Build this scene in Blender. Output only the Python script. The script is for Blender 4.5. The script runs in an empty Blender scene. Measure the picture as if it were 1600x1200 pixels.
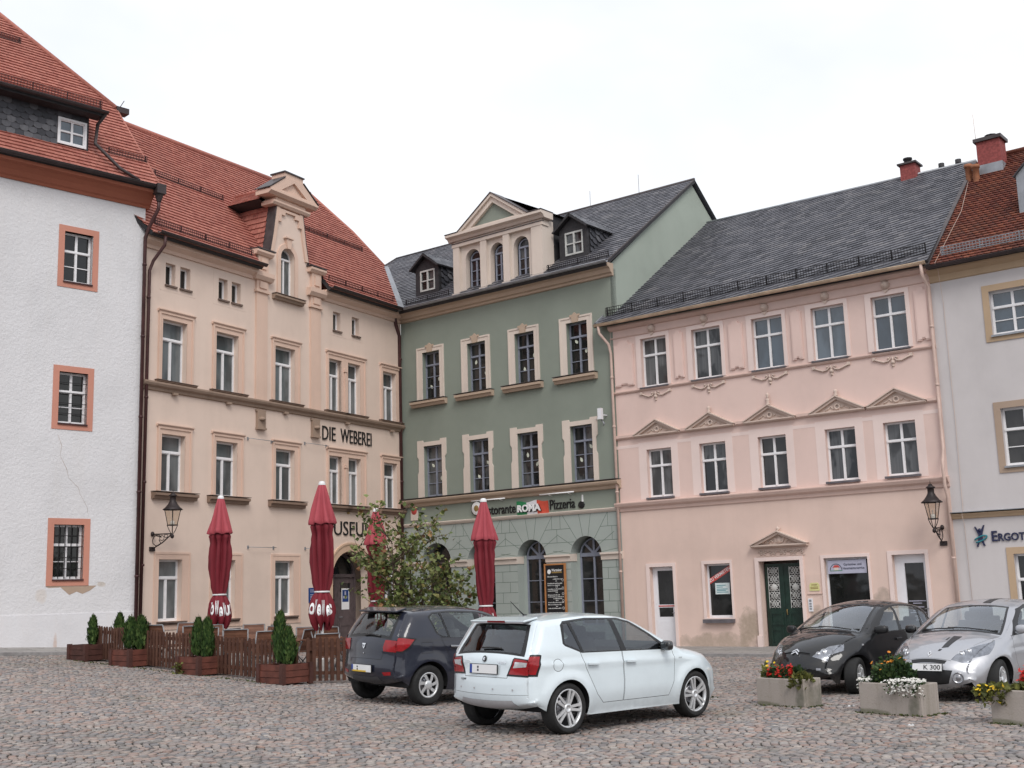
import bpy, math, random
import numpy as np
from mathutils import Vector, Matrix
from mathutils.geometry import delaunay_2d_cdt
random.seed(7)
SC = bpy.context.scene
COL = SC.collection
PI = math.pi
R = math.radians

# ---------------------------------------------------------------- materials
MATS = {}
def new_mat(name):
    m = bpy.data.materials.new(name); m.use_nodes = True
    nt = m.node_tree; nt.nodes.clear()
    out = nt.nodes.new('ShaderNodeOutputMaterial'); MATS[name] = m
    return m, nt, out
def N(nt, t, **kw):
    n = nt.nodes.new(t)
    for k, v in kw.items():
        if k in n.inputs: n.inputs[k].default_value = v
        else: setattr(n, k, v)
    return n
def L(nt, a, b): nt.links.new(a, b)
def rgba(c): return (c[0], c[1], c[2], 1)
def mixc(nt, fac, a, b, blend='MIX'):
    n = nt.nodes.new('ShaderNodeMix'); n.data_type = 'RGBA'; n.blend_type = blend
    for i, v in ((0, fac), (6, a), (7, b)):
        if hasattr(v, 'is_linked') or hasattr(v, 'links'): nt.links.new(v, n.inputs[i])
        elif i == 0: n.inputs[0].default_value = v
        else: n.inputs[i].default_value = rgba(v)
    return n.outputs[2]
def ramp(nt, fac, stops, interp='LINEAR'):
    n = nt.nodes.new('ShaderNodeValToRGB'); n.color_ramp.interpolation = interp
    e = n.color_ramp.elements
    while len(e) < len(stops): e.new(0.5)
    for el, (p, c) in zip(e, stops):
        el.position = p; el.color = rgba(c) if len(c) == 3 else c
    nt.links.new(fac, n.inputs[0]); return n.outputs[0]
def noise(nt, vec, scale, detail=4, rough=.55, dist=0):
    n = N(nt, 'ShaderNodeTexNoise', Scale=scale, Detail=detail, Roughness=rough, Distortion=dist)
    if vec is not None: nt.links.new(vec, n.inputs['Vector'])
    return n.outputs['Fac']
def objco(nt): return nt.nodes.new('ShaderNodeTexCoord').outputs['Object']
def scalev(nt, vec, s):
    n = N(nt, 'ShaderNodeMapping'); n.inputs['Scale'].default_value = s; nt.links.new(vec, n.inputs[0]); return n.outputs[0]
def bump(nt, h, strength, dist=.02):
    n = N(nt, 'ShaderNodeBump', Strength=strength, Distance=dist); nt.links.new(h, n.inputs['Height']); return n.outputs['Normal']
def M_(nt, op, a, b=None, clamp=False):
    n = nt.nodes.new('ShaderNodeMath'); n.operation = op; n.use_clamp = clamp
    for i, v in enumerate((a, b)):
        if v is None: continue
        if hasattr(v, 'links'): nt.links.new(v, n.inputs[i])
        else: n.inputs[i].default_value = v
    return n.outputs[0]
def principled(nt, out, color, rough=.6, metal=0, spec=.5, normal=None, **kw):
    p = nt.nodes.new('ShaderNodeBsdfPrincipled')
    if hasattr(color, 'links'): nt.links.new(color, p.inputs['Base Color'])
    else: p.inputs['Base Color'].default_value = rgba(color)
    if hasattr(rough, 'links'): nt.links.new(rough, p.inputs['Roughness'])
    else: p.inputs['Roughness'].default_value = rough
    p.inputs['Metallic'].default_value = metal; p.inputs['Specular IOR Level'].default_value = spec
    for k, v in kw.items(): p.inputs[k].default_value = v
    if normal is not None: nt.links.new(normal, p.inputs['Normal'])
    nt.links.new(p.outputs[0], out.inputs[0]); return p
def vary(c, f): return tuple(max(0, min(1, x * f)) for x in c)

def simple(name, c, rough=.6, metal=0, var=.12, scale=6, spec=.4, bumpk=0, bscale=60, **kw):
    m, nt, out = new_mat(name); co = objco(nt)
    f = noise(nt, co, scale, 5)
    col = ramp(nt, f, [(.3, vary(c, 1 - var)), (.7, vary(c, 1 + var))]) if var else c
    nrm = bump(nt, noise(nt, co, bscale, 3), bumpk, .01) if bumpk else None
    principled(nt, out, col, rough, metal, spec, nrm, **kw); return m

def plaster(name, c, rough_b=.25, bscale=45, bdist=.012, dirt=(.5, .47, .44), damt=.35, patch=None):
    """painted render: broad cloudy variation, vertical weather streaks, grime near the ground, trowel relief"""
    m, nt, out = new_mat(name); co = objco(nt)
    big = noise(nt, co, .55, 6, .6)
    col = ramp(nt, big, [(.28, vary(c, .90)), (.5, c), (.72, vary(c, 1.06))])
    st = noise(nt, scalev(nt, co, (3.2, 3.2, .22)), 1.0, 5, .65)
    stf = ramp(nt, st, [(.50, (0, 0, 0)), (.78, (1, 1, 1))])
    col = mixc(nt, M_(nt, 'MULTIPLY', stf, damt * .55), col, tuple(c[i] * dirt[i] * 1.25 for i in range(3)))
    fine = noise(nt, co, 9, 6, .7)
    ff = ramp(nt, fine, [(.55, (0, 0, 0)), (.75, (1, 1, 1))])
    col = mixc(nt, M_(nt, 'MULTIPLY', ff, damt * .35), col, tuple(c[i] * dirt[i] * 1.3 for i in range(3)))
    sep = nt.nodes.new('ShaderNodeSeparateXYZ'); L(nt, co, sep.inputs[0])
    if patch:   # damp bare spots (x, z, rx, rz, colour)
        for (px, pz, rx, rz, pc) in patch:
            dx = M_(nt, 'DIVIDE', M_(nt, 'SUBTRACT', sep.outputs[0], px), rx)
            dz = M_(nt, 'DIVIDE', M_(nt, 'SUBTRACT', sep.outputs[2], pz), rz)
            r2 = M_(nt, 'ADD', M_(nt, 'MULTIPLY', dx, dx), M_(nt, 'MULTIPLY', dz, dz))
            nz = M_(nt, 'MULTIPLY', M_(nt, 'SUBTRACT', noise(nt, co, 2.6, 6, .6), .5), 3.2)
            k = M_(nt, 'SUBTRACT', 1.0, M_(nt, 'ADD', r2, nz))
            kf = ramp(nt, k, [(.0, (0, 0, 0)), (.12, (.35, .35, .35)), (.75, (1, 1, 1))])
            col = mixc(nt, M_(nt, 'MULTIPLY', M_(nt, 'MULTIPLY', kf, .85), M_(nt, 'ADD', .55, M_(nt, 'MULTIPLY', fine, .7), True)), col, pc)
    h = noise(nt, co, bscale, 4, .6)
    nrm = bump(nt, h, rough_b, bdist)
    principled(nt, out, col, .9, 0, .2, nrm); return m

def island(name, stops, rough=.7, spec=.3, bumpk=.2, bscale=40, extra=None, metal=0, **kw):
    """colour picked per loose piece (tile, cobble, leaf)"""
    m, nt, out = new_mat(name); co = objco(nt)
    g = nt.nodes.new('ShaderNodeNewGeometry')
    col = ramp(nt, g.outputs['Random Per Island'], stops)
    f = noise(nt, co, bscale * .5, 4)
    col = mixc(nt, .55, col, ramp(nt, f, [(.3, (.62, .62, .62)), (.7, (1.25, 1.25, 1.25))]), 'MULTIPLY')
    if extra:
        b = ramp(nt, noise(nt, co, extra[1], 5, .6), [(extra[2], (0, 0, 0)), (extra[3], (1, 1, 1))])
        col = mixc(nt, M_(nt, 'MULTIPLY', b, extra[4]), col, extra[0])
    nrm = bump(nt, noise(nt, co, bscale, 3), bumpk, .01) if bumpk else None
    principled(nt, out, col, rough, metal, spec, nrm, **kw); return m

def pane_mat(name, c, c2, rough=.04, spec=.5, curtain=0.0, ior=1.5):
    """window glass over a dim room: tone differs per window, soft curtain folds, wavy old glass"""
    m, nt, out = new_mat(name); co = objco(nt)
    oi = nt.nodes.new('ShaderNodeObjectInfo')
    col = ramp(nt, oi.outputs['Random'], [(0, c), (.55, vary(c, 1.5)), (1, c2)])
    v = nt.nodes.new('ShaderNodeVectorMath'); v.operation = 'ADD'; L(nt, co, v.inputs[0])
    cmb = nt.nodes.new('ShaderNodeCombineXYZ')
    for i in range(3): L(nt, M_(nt, 'MULTIPLY', oi.outputs['Random'], 37.0), cmb.inputs[i])
    L(nt, cmb.outputs[0], v.inputs[1])
    f = noise(nt, scalev(nt, v.outputs[0], (1.6, 1.6, .7)), 1.3, 3, .5)
    col = mixc(nt, .8, col, ramp(nt, f, [(.38, (.55, .55, .55)), (.62, (1.35, 1.35, 1.35))]), 'MULTIPLY')
    if curtain:
        fo = noise(nt, scalev(nt, v.outputs[0], (16, 16, .3)), 1.0, 2)
        cm = ramp(nt, f, [(.47, (0, 0, 0)), (.53, (1, 1, 1))])
        cc = ramp(nt, fo, [(.3, (.10, .105, .11)), (.7, (.26, .265, .27))])
        col = mixc(nt, M_(nt, 'MULTIPLY', cm, curtain), col, cc)
    nrm = bump(nt, noise(nt, v.outputs[0], 2.2, 1), .05, .05)
    principled(nt, out, col, rough, 0, spec, nrm, IOR=ior); return m

# ---------------------------------------------------------------- mesh builder
def inside(poly, x, y):
    c = False; j = len(poly) - 1
    for i in range(len(poly)):
        xi, yi = poly[i]; xj, yj = poly[j]
        if (yi > y) != (yj > y) and x < (xj - xi) * (y - yi) / (yj - yi) + xi: c = not c
        j = i
    return c
def rect(x0, x1, z0, z1): return [(x0, z0), (x1, z0), (x1, z1), (x0, z1)]
def arch(x0, x1, z0, zs, rise=None, n=16):
    """opening with a round (or flatter) head springing at zs"""
    cx = (x0 + x1) / 2; a = (x1 - x0) / 2; b = a if rise is None else rise
    return [(x0, z0), (x1, z0)] + [(cx + a * math.cos(PI * k / n), zs + b * math.sin(PI * k / n)) for k in range(n + 1)]
def circle(cx, cz, r, n=24, r2=None):
    return [(cx + r * math.cos(2 * PI * k / n), cz + (r2 or r) * math.sin(2 * PI * k / n)) for k in range(n)]
def triangulate(outer, holes):
    vs = []; es = []
    for lp in [outer] + list(holes):
        b = len(vs); vs += [Vector(p) for p in lp]; es += [(b + i, b + (i + 1) % len(lp)) for i in range(len(lp))]
    r = delaunay_2d_cdt(vs, es, [], 0, 1e-6)
    co = [(v.x, v.y) for v in r[0]]; tr = []
    for t in r[2]:
        cx = sum(co[i][0] for i in t) / 3; cy = sum(co[i][1] for i in t) / 3
        if inside(outer, cx, cy) and not any(inside(h, cx, cy) for h in holes): tr.append(tuple(t))
    return co, tr

class MB:
    def __init__(s): s.v = []; s.f = []; s.m = []; s.s = []
    def add(s, vs, fs, m=0, smooth=False):
        b = len(s.v); s.v += [tuple(p) for p in vs]
        for f in fs: s.f.append(tuple(i + b for i in f)); s.m.append(m); s.s.append(smooth)
        return s
    def box(s, x0, x1, y0, y1, z0, z1, m=0):
        v = [(x, y, z) for z in (z0, z1) for y in (y0, y1) for x in (x0, x1)]
        return s.add(v, [(0, 2, 3, 1), (4, 5, 7, 6), (0, 1, 5, 4), (2, 6, 7, 3), (0, 4, 6, 2), (1, 3, 7, 5)], m)
    def obox(s, c, ax, ay, az, m=0):
        """box from centre and three half-axis vectors"""
        c = Vector(c); ax = Vector(ax); ay = Vector(ay); az = Vector(az)
        v = [c + ax * i + ay * j + az * k for k in (-1, 1) for j in (-1, 1) for i in (-1, 1)]
        return s.add(v, [(0, 2, 3, 1), (4, 5, 7, 6), (0, 1, 5, 4), (2, 6, 7, 3), (0, 4, 6, 2), (1, 3, 7, 5)], m)
    def plate(s, outer, holes=(), y0=0, y1=.1, m=0, rm=None, back=False):
        """flat piece in the x-z plane: front at y0, all edges run back to y1"""
        co, tr = triangulate(outer, holes)
        s.add([(x, y0, z) for x, z in co], [(t[0], t[1], t[2]) for t in tr], m)
        if back: s.add([(x, y1, z) for x, z in co], [(t[2], t[1], t[0]) for t in tr], m)
        rm = m if rm is None else rm
        for lp, flip in [(outer, 0)] + [(h, 1) for h in holes]:
            n = len(lp); v = [(x, y0, z) for x, z in lp] + [(x, y1, z) for x, z in lp]
            area = sum(lp[i][0] * lp[(i + 1) % n][1] - lp[(i + 1) % n][0] * lp[i][1] for i in range(n))
            fs = [(i, i + n, (i + 1) % n + n, (i + 1) % n) for i in range(n)]
            if (area > 0) == bool(flip): fs = [f[::-1] for f in fs]
            s.add(v, fs, rm if flip else m)
        return s
    def sweep(s, prof, x0, x1, m=0, smooth=False):
        n = len(prof); v = [(x0, y, z) for y, z in prof] + [(x1, y, z) for y, z in prof]
        s.add(v, [(i, (i + 1) % n, (i + 1) % n + n, i + n) for i in range(n)], m, smooth)
        co, tr = triangulate(prof, [])
        if len(co) == n:
            s.add([(x0, y, z) for y, z in co], tr, m); s.add([(x1, y, z) for y, z in co], [t[::-1] for t in tr], m)
        return s
    def tube(s, pts, r, n=8, m=0, caps=True, smooth=True):
        pts = [Vector(p) for p in pts]; rs = r if isinstance(r, (list, tuple)) else [r] * len(pts)
        ring = []; up = None
        for i, p in enumerate(pts):
            t = (pts[min(i + 1, len(pts) - 1)] - pts[max(i - 1, 0)]).normalized()
            if up is None:
                up = Vector((0, 0, 1)) if abs(t.z) < .9 else Vector((1, 0, 0))
            a = t.cross(up)
            if a.length < 1e-4: a = t.cross(Vector((.3, 1, .2)))
            a.normalize(); b = a.cross(t).normalized(); up = b
            ring.append([p + (a * math.cos(2 * PI * k / n) + b * math.sin(2 * PI * k / n)) * rs[i] for k in range(n)])
        v = [q for rg in ring for q in rg]; fs = []
        for i in range(len(pts) - 1):
            for k in range(n): fs.append((i * n + k, i * n + (k + 1) % n, (i + 1) * n + (k + 1) % n, (i + 1) * n + k))
        if caps: fs += [tuple(range(n))[::-1], tuple((len(pts) - 1) * n + k for k in range(n))]
        return s.add(v, fs, m, smooth)
    def lathe(s, prof, c=(0, 0, 0), n=16, m=0, smooth=True, axis='z', phase=0):
        v = []
        for r, h in prof:
            for k in range(n):
                a = 2 * PI * k / n + phase; x, y = r * math.cos(a), r * math.sin(a)
                v.append((c[0] + x, c[1] + y, c[2] + h) if axis == 'z' else (c[0] + x, c[1] + h, c[2] + y))
        fs = [(i * n + k, i * n + (k + 1) % n, (i + 1) * n + (k + 1) % n, (i + 1) * n + k) for i in range(len(prof) - 1) for k in range(n)]
        return s.add(v, fs, m, smooth)
    def ball(s, c, ax, ay, az, e=.8, n=16, k=10, m=0):
        """squarish ellipsoid from three half-axis vectors"""
        c = Vector(c); ax, ay, az = Vector(ax), Vector(ay), Vector(az); f = lambda t: math.copysign(abs(t) ** e, t); v = []
        for i in range(k + 1):
            a = -PI / 2 + PI * i / k
            for j in range(n): b = 2 * PI * j / n; v.append(c + ax * f(math.cos(a)) * f(math.cos(b)) + ay * f(math.cos(a)) * f(math.sin(b)) + az * f(math.sin(a)))
        return s.add(v, [(i * n + j, i * n + (j + 1) % n, (i + 1) * n + (j + 1) % n, (i + 1) * n + j) for i in range(k) for j in range(n)], m, True)
    def poly(s, pts, m=0): return s.add(pts, [tuple(range(len(pts)))], m)
    def build(s, name, mats, parent=None, loc=None, rotz=None):
        me = bpy.data.meshes.new(name)
        me.from_pydata(s.v, [], s.f)
        for m in (mats if isinstance(mats, (list, tuple)) else [mats]): me.materials.append(MATS[m] if isinstance(m, str) else m)
        me.polygons.foreach_set('material_index', s.m); me.polygons.foreach_set('use_smooth', s.s)
        me.update()
        o = bpy.data.objects.new(name, me); COL.objects.link(o)
        if parent: o.parent = parent
        if loc: o.location = loc
        if rotz is not None: o.rotation_euler = (0, 0, rotz)
        return o

def tag(o, label=None, cat=None, group=None, kind=None):
    if label: o['label'] = label
    if cat: o['category'] = cat
    if group: o['group'] = group
    if kind: o['kind'] = kind
    return o
def empty(name, loc, rotz, label, cat, group=None):
    o = bpy.data.objects.new(name, None); COL.objects.link(o); o.empty_display_size = .2
    o.location = loc; o.rotation_euler = (0, 0, rotz)
    return tag(o, label, cat, group)
def copy_tree(o, parent=None):
    c = o.copy(); COL.objects.link(c)
    if parent: c.parent = parent
    for ch in list(o.children): copy_tree(ch, c)
    return c

def text_geo(txt, x0, x1, z0, z1, depth=.02, bold=0.0):
    """lettering as solid geometry filling the box x0..x1, z0..z1 of the x-z plane (front at y=-depth)"""
    cu = bpy.data.curves.new('lettering', 'FONT'); cu.body = txt; cu.size = 1; cu.resolution_u = 3; cu.offset = bold
    ob = bpy.data.objects.new('lettering', cu); COL.objects.link(ob)
    bpy.context.view_layer.update()
    me = bpy.data.meshes.new_from_object(ob.evaluated_get(bpy.context.evaluated_depsgraph_get()))
    co = [(v.co.x, v.co.y) for v in me.vertices]; fs = [tuple(p.vertices) for p in me.polygons]
    bpy.data.objects.remove(ob); bpy.data.meshes.remove(me); bpy.data.curves.remove(cu)
    ax = min(c[0] for c in co); bx = max(c[0] for c in co); az = min(c[1] for c in co); bz = max(c[1] for c in co)
    q = [(x0 + (c[0] - ax) / (bx - ax) * (x1 - x0), z0 + (c[1] - az) / (bz - az) * (z1 - z0)) for c in co]
    cnt = {}
    for f in fs:
        for i in range(len(f)):
            a, b = f[i], f[(i + 1) % len(f)]; k = (min(a, b), max(a, b)); cnt.setdefault(k, []).append((a, b))
    v = [(x, -depth, z) for x, z in q] + [(x, 0, z) for x, z in q]; n = len(q)
    F = list(fs) + [(b, a, a + n, b + n) for k, e in cnt.items() if len(e) == 1 for a, b in e]
    return v, F

def clip_half(poly, a, b, c):
    """keep a*x+b*y<=c"""
    out = []
    for i in range(len(poly)):
        p = poly[i]; q = poly[(i + 1) % len(poly)]
        dp = a * p[0] + b * p[1] - c; dq = a * q[0] + b * q[1] - c
        if dp <= 0: out.append(p)
        if (dp < 0) != (dq < 0) and abs(dp - dq) > 1e-9:
            t = dp / (dp - dq); out.append((p[0] + (q[0] - p[0]) * t, p[1] + (q[1] - p[1]) * t))
    return out
def clip_convex(poly, clip):
    n = len(clip); area = sum(clip[i][0] * clip[(i + 1) % n][1] - clip[(i + 1) % n][0] * clip[i][1] for i in range(n))
    cl = clip if area > 0 else clip[::-1]
    for i in range(n):
        p = cl[i]; q = cl[(i + 1) % n]; a, b = q[1] - p[1], -(q[0] - p[0])
        poly = clip_half(poly, a, b, a * p[0] + b * p[1])
        if len(poly) < 3: return []
    return poly
def tile_field(mb, poly, to3, w, e, lift, ang=0, jit=.004, m=0, seed=1, gap=.004, scallop=False):
    """courses of single tiles clipped to a convex outline; poly in slope metres (u, s); to3(u, s, h) gives the point h above the plane"""
    rnd = random.Random(seed); ca, sa = math.cos(ang), math.sin(ang)
    rp = [(p[0] * ca + p[1] * sa, -p[0] * sa + p[1] * ca) for p in poly]
    xs = [p[0] for p in rp]; ys = [p[1] for p in rp]
    i0, i1 = math.floor(min(xs) / w) - 1, math.ceil(max(xs) / w) + 1
    j0, j1 = math.floor(min(ys) / e) - 1, math.ceil(max(ys) / e) + 1
    for j in range(j0, j1):
        for i in range(i0, i1):
            x0 = (i + (.5 if j % 2 else 0)) * w + gap / 2 + rnd.uniform(-.5, .5) * jit; x1 = x0 + w - gap
            y0 = j * e + rnd.uniform(-.5, .5) * jit * 2; y1 = (j + 1) * e + .01
            if scallop: q = [(x0, y0 + e * .35), (x0 + w * .22, y0 + e * .06), ((x0 + x1) / 2, y0), (x1 - w * .22, y0 + e * .06), (x1, y0 + e * .35), (x1, y1), (x0, y1)]
            else: q = [(x0, y0), (x1, y0), (x1, y1), (x0, y1)]
            q = clip_convex(q, rp)
            if len(q) < 3: continue
            l0 = lift + rnd.uniform(-1, 1) * jit; tw = rnd.uniform(-1, 1) * jit
            def P(p, k=1.0):
                h = max(0.001, (l0 * (1 - (p[1] - y0) / (y1 - y0)) + tw * ((p[0] - x0) / w - .5))) * k
                return to3(p[0] * ca - p[1] * sa, p[0] * sa + p[1] * ca, h)
            n = len(q); v = [P(p) for p in q] + [P(p, 0) for p in q]
            fs = [tuple(range(n))]
            for a in range(n):
                b = (a + 1) % n
                if (q[a][1] + q[b][1]) / 2 < y0 + e * .5: fs.append((b, a, a + n, b + n))
            mb.add(v, fs, m)
def slope_roof(mb, polys, z0, d0, T, w, e, lift, m=0, um=1, axis=1, ang=0, seed=1, thick=.12, scallop=False, jit=.004):
    """polys: convex outlines in house (u, d); plane z = z0 + T*(d - d0); adds an underside sheet too"""
    c = math.sqrt(1 + T * T)
    def to3(u, s_, h):
        d = d0 + s_ / c
        return (u, d - h * T / c, z0 + T * (d - d0) + h / c)
    for k, p in enumerate(polys):
        q = [(u, (d - d0) * c) for u, d in p]
        tile_field(mb, q, to3, w, e, lift, ang, jit, m, seed + k, scallop=scallop)
        n = len(q); v = [to3(u, s_, -.004) for u, s_ in q] + [to3(u, s_, -thick) for u, s_ in q]
        mb.add(v, [tuple(range(n)), tuple(range(n, 2 * n))[::-1]] + [(a, (a + 1) % n, (a + 1) % n + n, a + n) for a in range(n)], um)
    return to3
# ---------------------------------------------------------------- materials of the houses
plaster('white_render', (.665, .655, .665), .6, 14, .03, (.72, .68, .62), .26, [(-1.0, 2.4, .14, .07, (.50, .44, .38)), (-2.6, 2.1, .16, .22, (.62, .57, .53))])
plaster('white_plinth', (.68, .67, .685), .4, 20, .02, (.7, .6, .52), .25, [(-2.2, .75, .06, .42, (.55, .42, .36)), (-6, .7, 2, .12, (.5, .42, .36))])
plaster('peach_render', (.70, .56, .475), .22, 60, .008, (.6, .58, .56), .28)
plaster('peach_trim', (.67, .485, .39), .2, 60, .006, (.5, .5, .5), .3)
plaster('door_sand', (.60, .42, .30), .3, 50, .008, (.42, .40, .38), .5)
plaster('sand_trim', (.33, .24, .185), .3, 50, .008, (.42, .40, .38), .75)
plaster('green_render', (.242, .270, .230), .25, 60, .008, (.8, .8, .8), .2)
plaster('pale_green_render', (.345, .385, .335), .25, 50, .008, (.75, .8, .78), .3)
plaster('ashlar_green', (.35, .385, .36), .25, 40, .008, (.7, .75, .72), .25)
plaster('cream_trim', (.66, .57, .50), .3, 40, .006, (.6, .55, .5), .35)
plaster('tan_cornice', (.47, .36, .275), .25, 40, .006, (.5, .48, .45), .4)
plaster('pink_render', (.70, .53, .475), .22, 60, .008, (.7, .66, .62), .25)
plaster('pink_panel', (.73, .55, .495), .22, 60, .006, (.7, .66, .62), .2)
plaster('beige_render', (.69, .525, .455), .25, 50, .008, (.62, .58, .55), .3,
        [(4.35, .62, .38, .62, (.33, .265, .20)), (3.2, .25, 1.2, .28, (.40, .32, .255)), (6.45, .85, .2, .5, (.40, .32, .26)), (8.4, 1.35, .28, .35, (.37, .30, .25))])
plaster('rose_trim', (.64, .47, .41), .25, 50, .006, (.5, .46, .44), .45)
plaster('rose_paint', (.76, .62, .575), .2, 50, .004, (.7, .66, .64), .2)
plaster('relief_trim', (.60, .48, .415), .3, 40, .006, (.5, .46, .44), .45)
plaster('grey_render', (.57, .535, .53), .25, 60, .008, (.65, .63, .62), .25)
plaster('ochre_stone', (.48, .35, .235), .3, 40, .008, (.6, .6, .6), .35)
plaster('brown_stone', (.40, .30, .23), .3, 40, .008, (.6, .6, .6), .35)
plaster('terracotta_paint', (.54, .25, .185), .3, 40, .008, (.65, .6, .6), .25)
plaster('rust_cornice', (.36, .125, .078), .3, 30, .008, (.5, .5, .5), .3)
simple('weathered_sill', (.15, .105, .085), .85, var=.35, scale=5, bumpk=.3)
plaster('brown_sill', (.24, .165, .125), .3, 50, .008, (.5, .5, .5), .6)
simple('slate_sill', (.115, .105, .115), .6, var=.25, scale=5)
simple('white_sash', (.78, .77, .78), .45, var=.05)
simple('grey_sash', (.23, .245, .30), .55, var=.12)
simple('zinc', (.30, .31, .33), .45, .4, var=.2, scale=3)
simple('dark_gutter', (.045, .032, .032), .5, .0, var=.25, scale=3)
simple('brown_pipe', (.060, .022, .021), .5, 0, var=.3, scale=3)
simple('cream_gutter', (.56, .42, .30), .45, 0, var=.2, scale=3)
simple('pink_pipe', (.58, .43, .37), .5, 0, var=.12, scale=3)
simple('lead_sheet', (.075, .062, .062), .5, .2, var=.3, scale=4)
simple('dark_board', (.035, .033, .036), .7, var=.25)
simple('black_iron', (.018, .016, .017), .5, .3, var=.3)
simple('room_dark', (.012, .011, .011), .9, var=0)
simple('groove_shade_green', (.16, .20, .17), .9, var=.1)  # ashlar green darkened to paint in the shade of the joint grooves
simple('green_door', (.012, .030, .022), .35, var=.3)
simple('iron_white', (.52, .52, .50), .6, var=.15)
simple('plum_door', (.105, .080, .082), .5, var=.2, scale=8)
simple('pvc_white', (.74, .74, .77), .35, var=.04)
simple('letter_black', (.012, .012, .013), .5, var=0)
simple('letter_white', (.82, .82, .82), .5, var=0)
simple('flag_green', (.02, .20, .075), .5, var=.1)
simple('flag_white', (.70, .69, .72), .5, var=.05)
simple('flag_red', (.60, .085, .05), .5, var=.1)
simple('gold', (.30, .20, .07), .4, .2, var=.2)
simple('plaque_blue', (.012, .05, .19), .4, var=.1)
simple('brass_plate', (.62, .60, .27), .5, var=.1)
simple('sign_lilac', (.42, .42, .52), .4, var=.05)
simple('sign_text', (.03, .03, .055), .5, var=0)
simple('banner_red', (.52, .075, .065), .5, var=.05)
simple('notice_white', (.60, .68, .68), .5, var=.05)
simple('teal_mark', (.03, .22, .26), .5, var=.1)
simple('navy_letter', (.018, .022, .065), .4, var=0)
simple('paper_leaf', (.60, .62, .52), .7, var=.15)
simple('brick_red', (.26, .065, .06), .85, var=.3, scale=14, bumpk=.4)
simple('clay_pot', (.30, .125, .065), .8, var=.25)
TILE = [(0, (.33, .115, .090)), (.25, (.39, .146, .114)), (.6, (.415, .160, .124)), (.88, (.44, .176, .134)), (1, (.36, .142, .114))]
island('red_tile', TILE, .75, .25, .25, 30, ((.18, .07, .055), .45, .50, .80, .35))
island('orange_tile', [(0, (.30, .06, .03)), (.5, (.44, .095, .042)), (1, (.50, .125, .052))], .75, .25, .25, 30, ((.2, .06, .04), .6, .5, .8, .35))
island('old_tile', [(0, (.11, .034, .026)), (.4, (.165, .052, .036)), (.8, (.22, .075, .045)), (1, (.12, .048, .038))], .8, .2, .3, 30, ((.10, .05, .035), .5, .45, .7, .55))
island('slate', [(0, (.072, .072, .084)), (.4, (.108, .108, .124)), (.8, (.138, .136, .152)), (1, (.180, .174, .184))], .5, .45, .3, 25, ((.06, .06, .062), .6, .5, .8, .4))
island('dark_slate', [(0, (.030, .031, .038)), (.5, (.060, .060, .070)), (1, (.12, .12, .13))], .5, .45, .3, 25)
pane_mat('pane_grey', (.075, .085, .088), (.165, .178, .18), curtain=.14)
pane_mat('pane_dark', (.012, .013, .013), (.045, .042, .040), curtain=0)
pane_mat('pane_blue', (.030, .043, .056), (.075, .098, .118), spec=.8, curtain=0, ior=1.6)
pane_mat('pane_mixed', (.014, .015, .016), (.085, .085, .085), curtain=.35)

HOUSE = {'A': ((-10.526, 32.855), 44.805), 'B': ((-10.526, 32.855), 59.661), 'C': ((-4.147, 43.754), -38.843),
         'D': ((3.249, 37.798), -37.852), 'E': ((11.471, 31.408), -38.912)}
def hmat(k):
    (x, y), a = HOUSE[k]; return Matrix.Translation((x, y, 0)) @ Matrix.Rotation(R(a), 4, 'Z')
def house(k, name, label):
    (x, y), a = HOUSE[k]; return empty(name, (x, y, 0), R(a), label, 'house')
def on_house(k, name, base, label, cat, group=None):
    """a thing fixed to a house but standing at top level; base in house coordinates"""
    return empty(name, hmat(k) @ Vector(base), R(HOUSE[k][1]), label, cat, group)

# ---------------------------------------------------------------- windows
def pane_holes(x0, x1, z0, z1, kind):
    fw = .055; xm = (x0 + x1) / 2; h = z1 - z0; a0, a1, b0, b1 = x0 + fw, x1 - fw, z0 + fw + .02, z1 - fw
    g = .035
    if kind == 'one': return [rect(a0, a1, b0, b1)]
    if kind == 'two': return [rect(a0, xm - g, b0, b1), rect(xm + g, a1, b0, b1)]
    t = z0 + h * {'B': .70, 'C': .73, 'D': .655, 'A': .63}[kind]
    if kind == 'B': return [rect(a0, a1, t + .05, b1), rect(a0, xm - .045, b0, t - .05), rect(xm + .045, a1, b0, t - .05)]
    up = [rect(a0, xm - g, t + .04, b1), rect(xm + g, a1, t + .04, b1)]
    n = {'C': 3, 'D': 1, 'A': 2}[kind]; lo = []
    for i in range(n):
        c0 = b0 + (t - .04 - b0) * i / n + (.012 if i else 0); c1 = b0 + (t - .04 - b0) * (i + 1) / n - (.012 if i < n - 1 else 0)
        lo += [rect(a0, xm - g, c0, c1), rect(xm + g, a1, c0, c1)]
    return up + lo
def window(root, x0, x1, z0, z1, kind, sash, pane, recess=.16):
    b = MB(); b.plate(rect(x0, x1, z0, z1), pane_holes(x0, x1, z0, z1, kind), recess, recess + .05)
    if kind in 'BDAC' and len(kind) == 1:   # proud transom and meeting stile
        t = z0 + (z1 - z0) * {'B': .70, 'C': .73, 'D': .655, 'A': .63}[kind]
        b.box(x0 + .03, x1 - .03, recess - .025, recess - .002, t - .028, t + .028)
        b.box((x0 + x1) / 2 - .024, (x0 + x1) / 2 + .024, recess - .018, recess - .002, z0 + .05, t - .032)
    w = b.build('window', sash, root)
    p = MB(); p.poly([(x0 + .02, recess + .033, z0 + .02), (x1 - .02, recess + .033, z0 + .02), (x1 - .02, recess + .033, z1 - .02), (x0 + .02, recess + .033, z1 - .02)])
    p.build('pane', pane, w); return w
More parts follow.
